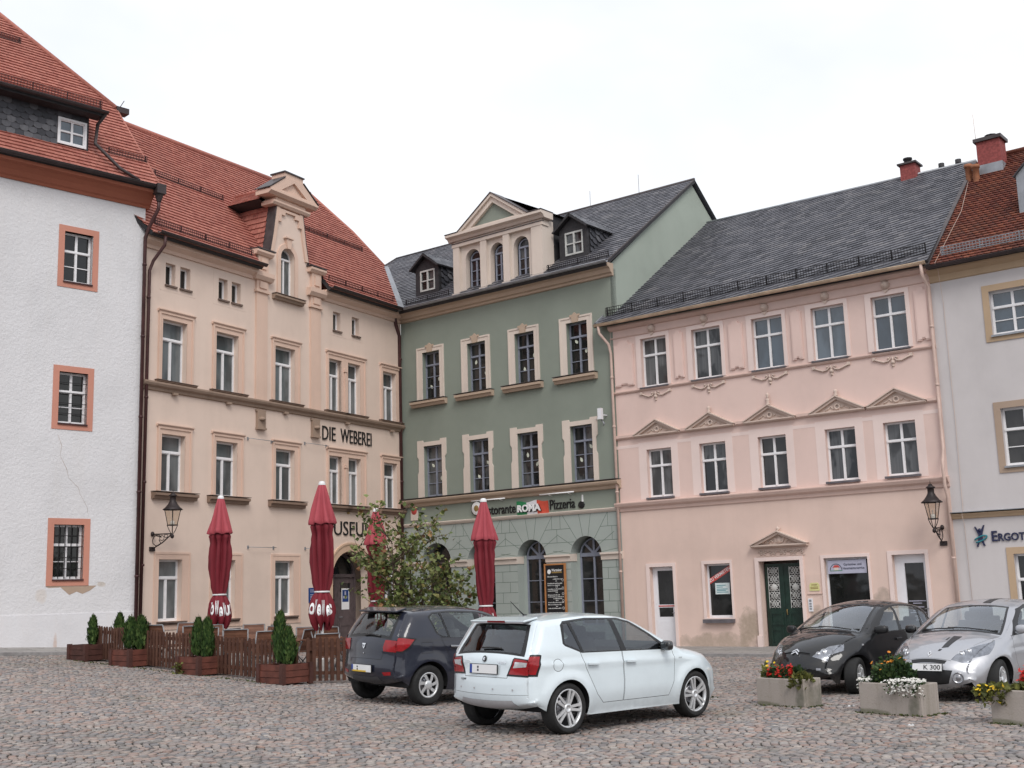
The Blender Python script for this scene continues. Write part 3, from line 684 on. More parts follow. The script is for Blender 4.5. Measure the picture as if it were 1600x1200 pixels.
b.build('printed_lines', 'sign_lilac', t)
t = on_house('B', 'poster', (9.72, .575, 1.45), 'white event poster with dark blue picture on the museum door', 'poster')
b = MB(); b.box(0, .42, -.004, 0, 0, .72); b.build('sheet', 'letter_white', t); b = MB(); b.box(.04, .38, -.007, -.0041, .26, .67); b.build('picture', 'plaque_blue', t); b = MB(); b.box(.16, .24, -.009, -.0071, .5, .62); b.box(.08, .3, -.009, -.0071, .38, .46); b.build('figure_print', 'sign_lilac', t)
# ================================================================ green house (C)
hC = house('C', 'green_house', 'sage green restaurant house with slate roof and white pedimented attic')
cx = [1.53, 3.74, 5.93, 8.17]
w3 = [(c - .43, c + .43, 8.92, 10.70) for c in cx]; w2 = [(c - .45 + .02, c + .47, 5.36, 7.21) for c in cx]
ga = [(.93, 2.35), (3.13, 4.36), (5.35, 6.58), (7.58, 8.82)]; ZS = 2.97
archC = [arch(u0, u1, .05 if i == 0 else .06, ZS) for i, (u0, u1) in enumerate(ga)]
b = MB(); b.plate(rect(0, 9.6, 4.41, 12.3), [rect(*w) for w in w3 + w2], 0, .32); b.build('wall', 'green_render', hC)
b = MB(); b.plate([(-.35, -.3), (0, -.3)] + [], [], 0, .1) if 0 else None
b = MB(); b.box(.02, 9.58, .9, 11, 0, 12.2)
b.add([(9.6, .0, -.2), (9.6, 11.3, -.2), (9.6, 11.3, 12.3), (9.6, 5.69, 16.62), (9.6, .0, 12.4)], [(0, 1, 2, 3, 4)]); b.add([(0.01, .05, -.2), (.01, 11.3, -.2), (.01, 11.3, 12.3), (.01, .05, 12.3)], [(0, 1, 2, 3)])
b.build('gable_wall', 'pale_green_render', hC)
b = MB(); b.plate(rect(0, 9.6, -.1, 4.409), archC, -.03, .55)
# masonry joints: groove shade painted as thin darker strips on the flat face
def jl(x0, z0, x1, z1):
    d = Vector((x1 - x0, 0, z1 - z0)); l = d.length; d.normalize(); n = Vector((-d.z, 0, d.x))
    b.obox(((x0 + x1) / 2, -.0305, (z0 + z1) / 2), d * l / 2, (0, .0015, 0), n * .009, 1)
def inarch(u, z, pad=0):
    for (u0, u1) in ga:
        c = (u0 + u1) / 2; r_ = (u1 - u0) / 2 + pad
        if z <= ZS and abs(u - c) < r_: return True
        if z > ZS and (u - c) ** 2 + (z - ZS) ** 2 < r_ * r_: return True
    return False
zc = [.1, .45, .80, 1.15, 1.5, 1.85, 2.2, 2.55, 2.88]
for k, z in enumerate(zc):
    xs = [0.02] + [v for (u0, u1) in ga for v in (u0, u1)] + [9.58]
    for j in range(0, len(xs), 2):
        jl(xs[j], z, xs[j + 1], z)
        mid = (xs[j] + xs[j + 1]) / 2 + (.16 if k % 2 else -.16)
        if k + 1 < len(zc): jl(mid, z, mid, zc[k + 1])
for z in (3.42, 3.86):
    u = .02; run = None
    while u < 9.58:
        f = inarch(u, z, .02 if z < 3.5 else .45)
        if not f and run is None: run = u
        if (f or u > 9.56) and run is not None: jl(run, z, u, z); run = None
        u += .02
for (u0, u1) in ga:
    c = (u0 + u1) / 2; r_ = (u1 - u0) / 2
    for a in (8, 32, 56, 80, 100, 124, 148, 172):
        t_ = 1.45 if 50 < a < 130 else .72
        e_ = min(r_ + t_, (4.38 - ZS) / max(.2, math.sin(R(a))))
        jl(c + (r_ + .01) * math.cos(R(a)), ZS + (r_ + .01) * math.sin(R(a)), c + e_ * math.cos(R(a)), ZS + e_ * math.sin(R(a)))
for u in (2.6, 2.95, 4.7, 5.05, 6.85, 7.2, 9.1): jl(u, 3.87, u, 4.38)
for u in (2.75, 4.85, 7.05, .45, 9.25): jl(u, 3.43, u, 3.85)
b.build('ashlar_base', ['ashlar_green', 'groove_shade_green'], hC)
b = MB()
xs = [0.0] + [v for (u0, u1) in ga for v in (u0, u1)] + [9.62]
for j in range(0, len(xs), 2): b = MB(); b.sweep([(.3, 2.80), (-.06, 2.80), (-.07, 2.93), (-.13, 2.97), (-.13, 3.03), (.3, 3.05)], xs[j] - (.02 if j else 0), xs[j + 1] + (.02 if j + 2 < len(xs) else 0)); b.build('impost_band', 'cream_trim', hC)
for i, (u0, u1) in enumerate(ga):
    if i == 0:
        w = arch_window(hC, u0, u1, .12, ZS, 'plum_door', 'pane_dark', .42, 2, 0, 'door')
    else:
        w = arch_window(hC, u0 + .13, u1, .75, ZS, 'grey_sash', 'pane_dark', .32, 3, 4)
        k = MB(); k.box(u0, u0 + .13, .30, .5, .3, ZS + .1); k.box(u0, u1, .02, .5, .55, .75); k.build('sill', 'ashlar_green', w)
def paper(w, x, z, y):
    k = MB(); a = random.uniform(-.8, .8); pts = [(-.09, 0), (-.05, .045), (.02, .05), (.09, 0), (.02, -.05), (-.05, -.045)]
    k.plate([(x + p[0] * math.sin(a) - p[1] * math.cos(a), z + p[0] * math.cos(a) + p[1] * math.sin(a)) for p in pts], [], y, y + .003); k.build('paper_leaf', 'paper_leaf', w)
for i, (u0, u1, z0, z1) in enumerate(w3):
    w = window(hC, u0, u1, z0, z1, 'C', 'grey_sash', 'pane_dark', .17)
    surround(w, u0 - .27, u1 + .21, z0 - .03, z1 + .19, u0, u1, z0 - .05, z1, 'cream_trim', .03, .02)
    k = MB(); c = (u0 + u1) / 2 - .03
    k.plate([(c - .11, z1 - .02), (c + .11, z1 - .02), (c + .14, z1 + .18), (c + .20, z1 + .18), (c + .20, z1 + .25), (c + .09, z1 + .25), (c, z1 + .32), (c - .09, z1 + .25), (c - .20, z1 + .25), (c - .20, z1 + .18), (c - .14, z1 + .18)], [], -.08, -.03); k.build('keystone', 'tan_cornice', w)
    sill(w, u0 - .50, u1 + .34, z0 - .03, .22, .22, 'tan_cornice', 'lead_sheet')
    for (fx, fz) in (((.75, .42), (.3, .28)), ((.28, .62), (.8, .36)), ((.8, .55), (.3, .30)), ((.3, .65), (.75, .45)))[i]: paper(w, u0 + (u1 - u0) * fx, z0 + (z1 - z0) * fz, .195)
for i, (u0, u1, z0, z1) in enumerate(w2):
    w = window(hC, u0, u1, z0, z1, 'C', 'grey_sash', 'pane_mixed', .17)
    k = MB(); a, c_, zt = u0 - .31, u1 + .21, z1 + .20
    o = [(a + .02, 5.26), (u0, 5.26), (u0, z1), (u1, z1), (u1, 5.26), (c_ - .02, 5.26), (c_ - .02, 6.2), (c_ - .07, 6.3), (c_ - .07, 6.75), (c_, 6.85), (c_, zt + .02), (c_ - .28, zt + .02), (c_ - .30, zt - .05), (a + .30, zt - .05), (a + .28, zt + .02), (a, zt + .02), (a, 6.85), (a + .07, 6.75), (a + .07, 6.3), (a + .02, 6.2)]
    k.plate(o, [], -.035, 0); k.build('surround', 'cream_trim', w)
    k = MB(); k.box(u0 - .02, u1 + .02, -.05, .16, z0 - .05, z0 - .002); k.build('sill', 'lead_sheet', w)
    for (fx, fz) in (((.3, .62), (.75, .35)), ((.75, .55), (.28, .3)), ((.3, .6), (.75, .42)), ((.75, .62), (.3, .40)))[i]: paper(w, u0 + (u1 - u0) * fx, z0 + (z1 - z0) * fz, .195)
b = MB(); b.sweep([(0, 5.02), (-.08, 5.04), (-.10, 5.12), (-.22, 5.18), (-.25, 5.24), (-.25, 5.28), (0, 5.31)], 0, 9.66); b.build('string_course', 'tan_cornice', hC)
b = MB(); b.box(-.0, 9.66, -.27, .0, 5.312, 5.33); b.build('course_flashing', 'lead_sheet', hC)
b = MB(); b.sweep([(0, 4.30), (-.06, 4.31), (-.10, 4.36), (-.12, 4.41), (0, 4.44)], 0, 9.62); b.build('lower_course', 'cream_trim', hC)
b = MB(); b.sweep([(0, 11.98), (-.07, 12.0), (-.09, 12.07), (-.16, 12.10), (-.22, 12.22), (-.34, 12.27), (-.38, 12.33), (-.38, 12.38), (0, 12.40)], 0, 9.74); b.build('eaves_cornice', 'tan_cornice', hC)
gutter(hC, .1, 9.8, -.46, 12.42, .07, 'zinc')
TC = .721; zC = lambda d: 12.36 + TC * (d + .42)
b = MB()
slope_roof(b, [[(-.2, -.42), (9.72, -.42), (9.72, 5.7), (-6.1, 6.05), (-6.4, 4.9)]], 12.36, -.42, TC, .28, .22, .026, seed=41, scallop=False)
b.build('roof_slates', ['slate', 'dark_board'], hC)
b = MB(); b.add([(9.74, 5.72, zC(5.7)), (-6.1, 6.07, zC(6.05)), (-6.4, 12, 12.5), (9.74, 11.4, 12.3)], [(0, 1, 2, 3)]); b.build('rear_roof', 'slate', hC)
b = MB(); b.obox((9.72, 2.64, zC(2.64) + .0), (.02, 0, 0), (0, 3.06, 3.06 * TC), (0, -.012, .02)); b.build('verge_board', 'lead_sheet', hC)
b = MB(); b.tube([(-6.1, 6.05, zC(6.05) + .02), (9.74, 5.7, zC(5.7) + .02)], .05, 6); b.tube([(-6.4, 4.9, zC(4.9) + .02), (-6.1, 6.05, zC(6.05) + .02)], .05, 6)
for u, h in ((4.9, .7), (7.2, .8), (.5, .5)): b.tube([(u, 5.85, zC(5.8)), (u, 5.85, zC(5.8) + h)], .008, 5)
b.build('ridge_cap', 'lead_sheet', hC)
# attic with three arched windows
ax = [(3.28, 3.97), (4.46, 5.10), (5.53, 6.22)]
aC = [arch(u0, u1, 12.60, 13.82, .37) for u0, u1 in ax]
b = MB(); b.plate([(2.80, 12.42), (6.88, 12.42), (6.88, 14.62), (2.80, 14.62)], aC, .06, .30)
for (x0, x1) in ((2.78, 3.06), (4.08, 4.36), (5.14, 5.42), (6.42, 6.90)):
    b.box(x0, x1, -.06, .058, 12.46, 14.36); b.box(x0 - .04, x1 + .04, -.12, .057, 12.44, 12.62)
b.box(2.74, 6.94, -.08, .3, 14.362, 14.50); b.box(2.80, 6.88, -.03, .3, 14.502, 14.62)
b.sweep([(.4, 14.622), (-.10, 14.622), (-.16, 14.72), (-.30, 14.78), (-.30, 14.88), (.4, 14.90)], 2.60, 7.06)
b.box(6.62, 6.90, .061, .6, 12.5, 14.62)
b.plate([(3.30, 14.902), (6.32, 14.902), (4.82, 16.10)], [[(3.78, 14.98), (5.84, 14.98), (4.82, 15.80)]], -.20, .3)
b.sweep([(.3, 14.903), (-.23, 14.903), (-.23, 14.955), (.3, 14.956)], 3.34, 6.28)
b.plate([(3.20, 14.904), (3.38, 14.904), (4.82, 16.04), (6.26, 14.904), (6.44, 14.904), (4.82, 16.17)], [], -.28, .3)
at = b.build('attic', 'cream_trim', hC)
b = MB(); b.plate([(3.7, 14.957), (5.95, 14.957), (4.82, 15.86)], [], -.08, .2); b.build('tympanum', 'green_render', at)
b = MB(); b.plate([(3.16, 14.906), (3.20, 14.906), (4.82, 16.172), (6.44, 14.906), (6.48, 14.906), (4.82, 16.215)], [], -.31, .4)
b.box(2.58, 7.08, -.32, .4, 14.901, 14.9015 + .02) if 0 else b.box(2.58, 3.18, -.32, .4, 14.902, 14.925)
b.build('lead_flashing', 'lead_sheet', at); b = MB(); b.box(6.46, 7.08, -.32, .4, 14.902, 14.925); b.build('lead_flashing', 'lead_sheet', at)
b = MB(); b.box(2.72, 6.96, -.10, .0, 14.44 + .061, 14.53); b.build('lead_flashing', 'lead_sheet', at); b = MB()
for s in (-1, 1):
    b.add([(4.82, .3, 16.19), (4.82 + s * 2.2, .3, 14.93), (4.82 + s * 2.2, 3.1, 14.93), (4.82, 5.0, 16.19)], [(0, 1, 2, 3)])
b.build('lead_flashing', 'lead_sheet', at)
b = MB()
for s, u in ((1, 6.90), (-1, 2.78)):
    b.add([(u - s * .02, .28, 12.5), (u - s * .02, .28, 14.9), (u - s * .02, 3.1, 14.9)], [(0, 1, 2)], 1)
    def ck(x, v_, h, s=s, u=u): return (u + s * h, x, v_)
    tile_field(b, [(.62 if s > 0 else .3, 13.0), (.62 if s > 0 else .3, 14.62), (2.75, 14.62), (.62 if s > 0 else .3, 13.05)], ck, .30, .20, .036, R(-24), .006, 0, 3, scallop=True)
b.build('cheek_slates', ['dark_slate', 'dark_board'], at)
for (u0, u1) in ax: arch_window(at, u0 + .10, u1, 12.60, 13.82, 'grey_sash', 'pane_mixed', .22, 3, 0)
for du, lb in ((.25, 0), (7.15, 1)):
    u0, u1, uc, y0 = du, du + 1.19, du + .55, .6
    b = MB(); wh = rect(u0 + .25, u0 + 1.00, 13.24, 14.06)
    b.plate([(u0, 12.9), (u1, 12.9), (u1, 14.18), (uc + .02, 14.60), (u0, 14.18)], [wh], y0, y0 + .1)
    for s, u in ((1, u1), (-1, u0)):
        b.add([(u, y0 + .1, 12.9), (u, y0 + .1, 14.2), (u, 2.6, 14.2), (u, 1.0, 13.0)], [(0, 1, 2, 3)])
    d = b.build('dormer', 'dark_board', hC)
    b = MB()
    for s, u in ((1, u1 + .01), (-1, u0 - .01)):
        def ck(x, v_, h, s=s, u=u): return (u + s * (h + .10 * max(0, (13.6 - v_)) ** 1.5), x, v_)
        tile_field(b, [(.72, 13.02), (.72, 14.2), (2.25, 14.2)], ck, .30, .20, .040, R(-24), .008, 0, 6, scallop=True)
        def rf(x, v_, h, s=s): return (uc + .02 + s * (v_ * .82 + h * .5), x, 14.70 - v_ * .62 + h * .8)
        tile_field(b, [(.42, 0), (.42, .88), (2.15, .88), (2.95, 0)], rf, .22, .16, -.012 if 0 else .014, 0, .004, 0, 7)
        b.add([rf(.40, 0, -.03), rf(.40, .92, -.03), rf(2.3, .92, -.03), rf(3.0, 0, -.03)], [(0, 1, 2, 3)], 1)
        b.add([rf(.40, 0, 0), rf(.40, .92, 0), rf(.40, .92, -.07), rf(.40, 0, -.09)], [(0, 1, 2, 3)], 1)
    b.build('dormer_slates', ['dark_slate', 'dark_board'], d)
    b = MB(); x0, x1 = u0 + .25, u0 + 1.00; xm = (x0 + x1) / 2
    b.plate(rect(x0, x1, 13.24, 14.06), [rect(x0 + .05, xm - .03, 13.30, 13.62), rect(xm + .03, x1 - .05, 13.30, 13.62), rect(x0 + .05, xm - .03, 13.66, 14.0), rect(xm + .03, x1 - .05, 13.66, 14.0)], y0 - .02, y0 + .06); b.build('dormer_window', 'white_sash' if 0 else 'iron_white', d)
    b = MB(); b.poly([(x0 + .02, y0 + .04, 13.26), (x1 - .02, y0 + .04, 13.26), (x1 - .02, y0 + .04, 14.04), (x0 + .02, y0 + .04, 14.04)]); b.build('pane', 'pane_mixed', d)
snow_guard(hC, .3, 2.5, -.02, zC(-.02), TC, 'black_iron', .2); snow_guard(hC, 7.05, 9.6, -.02, zC(-.02), TC, 'black_iron', .2)
pipe(hC, [(.10, -.46, 12.38), (.10, -.36, 11.9), (.05, -.14, 11.5), (.05, -.12, .3)], .07, 'brown_pipe', [(.05, -.12, z) for z in (10.6, 8.2, 6, 4, 2)])
# floodlight box with cable
t = on_house('C', 'floodlight', (9.22, 0, 7.25), 'small white floodlight box on the green wall beside the pink house', 'lamp')
b = MB(); b.box(-.07, .07, -.42, -.30, 0, .36); b.box(-.02, .02, -.31, 0, .14, .18); b.tube([(-.4, -.06, .06), (-.1, -.06, .18)], .012, 5); b.build('lamp_box', 'pvc_white', t)
b = MB(); b.tube([(.0, -.3, -.02), (.1, -.3, -.14), (.06, -.3, -.2)], .025, 6); b.build('bracket', 'zinc', t)
# restaurant sign
t = on_house('C', 'shop_sign', (3.5, -.002, 4.4), 'flag sign ROMA between black words Ristorante and Pizzeria on the green frieze', 'sign')
def fl(mat, x0, x1, ph):
    b = MB(); n = 6; top = [(x0 + (x1 - x0) * i / n, .46 + .035 * math.sin(2.2 * (x0 + (x1 - x0) * i / n) * 3.2 + ph)) for i in range(n + 1)]
    bot = [(x + .03, z - .46) for x, z in top]; b.plate(bot + top[::-1], [], -.05, 0); return b.build('flag_stripe', mat, t)
fl('flag_green', 1.90, 2.32, .3); fl('flag_white', 2.33, 2.76, .9); fl('flag_red', 2.77, 3.22, 1.6)
b = MB(); v, f = text_geo('ROMA', 1.98, 2.96, .12, .36, .03, .03); b.add([(p[0] + .02, p[1] - .051, p[2] - .02) for p in v], f, 1); b.add([(p[0], p[1] - .085, p[2]) for p in v], f, 0); b.build('brand_letters', ['letter_white', 'letter_black'], t)
b = MB()
v, f = text_geo('Ristorante', .32, 1.83, .12, .45, .03, .006); b.add(v, f); b.build('lettering', 'letter_black', t)
b = MB(); v, f = text_geo('Pizzeria', 3.30, 4.33, .12, .45, .03, .006); b.add(v, f); b.build('lettering', 'letter_black', t)
b = MB(); b.lathe([(0, -.03), (.12, -.03), (.13, 0)], (4.58, 0, .2), 10, axis='y'); b.plate([(4.46, .16), (4.72, .2), (4.62, .32), (4.5, .26)], [], -.035, 0); b.plate([(4.62, .3), (4.67, .3), (4.66, .52), (4.63, .52)], [], -.04, 0, 1); b.build('emblem', ['letter_black', 'letter_white'], t)
t = on_house('C', 'sign_medallion', (3.62, -.002, 4.78), 'round white medallion with gold centre left of the restaurant lettering', 'sign')
b = MB(); b.lathe([(0, -.08), (.21, -.08), (.235, -.06), (.235, 0)], (0, 0, 0), 28, m=0, axis='y'); b.lathe([(.236, -.065), (.255, -.06), (.255, 0)], (0, 0, 0), 28, m=1, axis='y'); b.build('disc', ['letter_white', 'letter_black'], t)
b = MB(); b.lathe([(0, -.086), (.10, -.084), (.11, -.08)], (0, 0, 0), 20, axis='y'); b.build('emblem', 'gold', t)
for u0, u1, lb in ((3.6, 5.1, 'slim white strip lamp above the word Ristorante'), (6.6, 8.0, 'slim white strip lamp above the word Pizzeria')):
    t = on_house('C', 'strip_lamp', (u0, -.30, 5.02), lb, 'lamp', 'strip lamps above the restaurant sign'); b = MB(); b.tube([(0, 0, 0), (u1 - u0, 0, 0)], .022, 8)
    for x in (.3, u1 - u0 - .3): b.tube([(x, 0, 0), (x, .3, -.06)], .010, 5)
    b.build('tube', 'letter_white', t)
t = on_house('C', 'house_tablet', (.42, -.002, 4.55), 'small painted tablet with red cap on the green frieze behind the tree', 'plaque')
b = MB(); b.box(0, .34, -.04, 0, 0, .36); b.build('tablet', 'cream_trim', t); b = MB(); b.lathe([(0, -.05), (.13, -.048), (.14, -.04)], (.17, 0, .34), 14, axis='y'); b.build('red_cap', 'banner_red', t)
t = on_house('C', 'menu_board', (6.55, -.10, .95), 'tall black menu board in orange wooden frame between arched windows', 'menu board')
island('chalk_line', [(0, (.45, .45, .45)), (1, (.7, .7, .68))], .8, .2, 0)
simple('board_black', (.012, .012, .014), .5, var=.2); simple('oak_frame', (.44, .19, .07), .5, var=.2)
b = MB(); b.box(.03, .83, -.02, .02, .03, 1.77); b.build('board', 'board_black', t)
b = MB(); b.plate(rect(0, .86, 0, 1.80), [rect(.05, .81, .05, 1.75)], -.04, .03); b.build('frame', 'oak_frame', t)
b = MB(); rnd = random.Random(2)
for z, n_ in ((1.36, 5), (1.28, 4), (1.14, 7), (1.08, 6), (.96, 7), (.90, 5), (.77, 6), (.71, 7), (.65, 4), (.53, 7), (.46, 6), (.34, 6), (1.22, 1), (1.03, 1), (.85, 1), (.59, 1), (.40, 1)):
    x = .12 + (.22 if n_ < 5 else 0) + (.1 if n_ == 1 else 0)
    for k in range(n_ * 2): w_ = rnd.uniform(.018, .045); b.box(x, x + w_, -.024, -.0205, z, z + rnd.uniform(.02, .036)); x += w_ + rnd.uniform(.006, .018)
for z in (1.26, 1.0, .82, .6, .36): b.lathe([(.03, -.0235), (.045, -.0235)], (.74, 0, z), 12, axis='y')
b.box(.14, .34, -.0245, -.0205, .17, .19); b.box(.58, .75, -.0245, -.0205, .17, .19); b.build('chalk_writing', 'chalk_line', t)
b = MB(); b.lathe([(0, -.025), (.075, -.025)], (.20, 0, 1.54), 18, axis='y'); b.plate([(.38, .18), (.45, .13), (.52, .18), (.45, .23)], [], -.026, -.0205); b.build('emblem', 'letter_white', t)
b = MB(); b.box(.30, .72, -.025, -.0205, 1.49, 1.535); b.box(.46, .56, -.027, -.0262, .15, .20); b.build('coloured_mark', 'gold', t)
b = MB(); v, f = text_geo('Warsteiner', .30, .72, 1.545, 1.63, .004, .01); b.add([(p[0], p[1] - .021, p[2]) for p in v], f); b.build('lettering', 'letter_white', t)

# ================================================================ pink house (D)
hD = house('D', 'pink_house', 'pink house with slate roof and a row of pedimented windows')
d3 = [(1.14, 2.08, 8.13, 9.71), (2.99, 3.99, 8.13, 9.71), (5.04, 6.03, 8.14, 9.71), (6.94, 7.94, 8.15, 9.71), (8.74, 9.71, 8.16, 9.71)]
d2 = [(1.16, 2.05, 4.64, 6.15), (3.04, 3.93, 4.64, 6.15), (5.00, 5.89, 4.65, 6.15), (7.09, 7.98, 4.66, 6.15), (8.79, 9.68, 4.67, 6.15)]
gd = [('door1', 1.07, 1.90, -.1, 2.50), ('win', 2.99, 3.85, .93, 2.52), ('door2', 4.79, 6.07, -.1, 2.53), ('shop', 6.78, 8.05, .45, 2.54), ('door3', 8.73, 9.63, -.1, 2.55)]
b = MB(); b.plate(rect(0, 10.44, 4.44, 10.3), [rect(*w) for w in d3 + d2], 0, .3); b.build('wall', 'pink_render', hD)
b = MB(); b.plate(rect(0, 10.44, -.2, 4.439), [rect(*w[1:]) for w in gd], -.01, .3); b.box(.02, 10.42, .9, 9, -.2, 10.1); b.build('ground_storey_wall', 'beige_render', hD)
for i, (u0, u1, z0, z1) in enumerate(d3):
    w = window(hD, u0, u1, z0, z1, 'D', 'white_sash', 'pane_blue' if i >= 2 else 'pane_mixed', .13)
    k = MB(); k.plate([(u0 - .17, z0), (u0, z0), (u0, z1), (u1, z1), (u1, z0), (u1 + .12, z0), (u1 + .12, z1 + .12), (u0 - .17, z1 + .12)], [], -.03, 0); k.build('surround', 'rose_paint', w)
    k = MB(); k.box(u0 - .05, u1 + .05, -.10, .12, z0 - .045, z0 - .001); k.build('sill', 'slate_sill', w)
    uc = (u0 + u1) / 2; k = MB()      # mask above, scrolled swag below
    k.lathe([(0, -.17), (.06, -.16), (.115, -.09), (.13, 0)], (uc - .03, 0, 9.99), 12, axis='y'); k.lathe([(0, -.2), (.03, -.18), (.04, -.12)], (uc - .03, 0, 9.96), 8, axis='y'); k.box(uc - .15, uc + .09, -.06, 0, 10.12, 10.20); k.plate([(uc - .13, 9.86), (uc + .07, 9.86), (uc - .03, 9.76)], [], -.06, 0); k.build('mask_relief', 'relief_trim', w)
    k = MB(); sw = [(-.52, 7.93), (-.40, 7.88), (-.25, 7.82), (-.12, 7.84), (-.06, 7.90), (-.10, 7.94), (-.14, 7.90)]
    for s in (-1, 1): k.tube([(uc + s * x, -.035, z) for x, z in sw], .024, 6); k.box(uc + s * .52 - .05, uc + s * .52 + .05, -.05, 0, 7.90, 7.99)
    k.lathe([(0, -.06), (.05, -.05), (.07, 0)], (uc, 0, 7.80), 10, axis='y'); k.lathe([(0, -.05), (.03, -.04), (.04, 0)], (uc, 0, 7.70), 8, axis='y'); k.tube([(uc, -.03, 7.95), (uc, -.03, 7.80)], .022, 6); k.build('scroll_relief', 'relief_trim', w)
gaps = [(.14, .86)] + [(d3[i][1] + .28, d3[i + 1][0] - .30) for i in range(4)] + [(9.96, 10.34)]
for (x0, x1) in gaps:
    if x1 - x0 < .25: continue
    b = MB(); z0, z1, n_ = 8.27, 9.76, min(.14, (x1 - x0) * .22)
    o = [(x0 + .0, z0), (x0 + n_ * 1.6, z0), (x0 + n_ * 1.6, z0 + .05), (x1 - n_ * 1.6, z0 + .05), (x1 - n_ * 1.6, z0), (x1, z0), (x1, z1 - n_), (x1 - n_, z1 - n_), (x1 - n_ * 1.5, z1), (x0 + n_ * 1.5, z1), (x0 + n_, z1 - n_), (x0, z1 - n_)]
    b.plate(o, [], -.05, 0); b.plate([(x0 + .03 + (p[0] - x0) * ((x1 - x0 - .06) / (x1 - x0)), z0 + .03 + (p[1] - z0) * ((z1 - z0 - .06) / (z1 - z0))) for p in o], [], -.035, -.0) if 0 else b.plate([(x0 + .035 + (p[0] - x0) * ((x1 - x0 - .07) / (x1 - x0)), z0 + .035 + (p[1] - z0) * ((z1 - z0 - .07) / (z1 - z0))) for p in o], [], -.062, -.049); b.build('wall_panel', 'pink_panel', hD)
b = MB(); b.sweep([(0, 8.02), (-.04, 8.03), (-.07, 8.07), (-.07, 8.10), (0, 8.12)], 0, 10.44); b.sweep([(0, 9.86), (-.03, 9.87), (-.03, 9.90), (0, 9.91)], 0, 10.44); b.sweep([(0, 10.12), (-.08, 10.14), (-.16, 10.22), (-.16, 10.28), (0, 10.3)], 0, 10.44); b.build('string_course', 'rose_trim', hD)
for i, (u0, u1, z0, z1) in enumerate(d2):
    w = window(hD, u0, u1, z0, z1, 'D', 'white_sash', 'pane_mixed' if i != 2 else 'pane_dark', .15)
    k = MB(); k.plate([(u0 - .28, 4.6), (u0, 4.6), (u0, z1), (u1, z1), (u1, 4.6), (u1 + .24, 4.6), (u1 + .24, z1 + .24), (u0 - .28, z1 + .24)], [], -.006, 0); k.build('painted_border', 'rose_paint', w)
    k = MB(); k.box(u0 - .04, u1 + .05, -.09, .14, z0 - .06, z0 - .001); k.build('sill', 'slate_sill', w)
    uc = (u0 + u1) / 2 - .0; k = MB(); pediment(k, uc - .82, uc + .82, 6.56, 7.05, .15)
    k.lathe([(.045, -.05), (.06, -.075), (.09, -.07), (.10, -.03)], (uc, 0, 6.76), 14, axis='y')
    for s in (-1, 1): k.tube([(uc + s * .12, -.04, 6.70), (uc + s * .2, -.04, 6.78), (uc + s * .26, -.04, 6.72), (uc + s * .32, -.04, 6.70), (uc + s * .36, -.04, 6.67)], .018, 6)
    if i in (1, 2, 3):
        k.lathe([(.0, .20), (.05, .17), (.06, .12), (.035, .07), (.07, .03), (.06, 0)], (uc, -.09, 7.06), 10)
        if i == 2: k.lathe([(.0, .36), (.04, .33), (.05, .28), (.03, .2)], (uc, -.09, 7.06), 10)
    k.build('pediment', 'relief_trim', w)
b = MB()
xs = [.02] + [v for (u0, u1, _, _) in d2 for v in ((u0 + u1) / 2 - .84, (u0 + u1) / 2 + .84)] + [10.42]
for j in range(0, len(xs), 2): b.sweep([(0, 6.555), (-.05, 6.56), (-.09, 6.60), (-.09, 6.68), (0, 6.70)], xs[j], xs[j + 1])
b.build('pediment_band', 'rose_trim', hD)
b = MB(); b.plate(rect(.02, 10.42, 6.26, 6.36), [], -.005, 0); b.build('painted_band', 'rose_paint', hD)
b = MB(); b.sweep([(0, 4.26), (-.05, 4.27), (-.07, 4.36), (-.15, 4.42), (-.19, 4.50), (-.19, 4.53), (0, 4.56)], -.02, 10.46); b.build('main_string_course', 'rose_trim', hD)
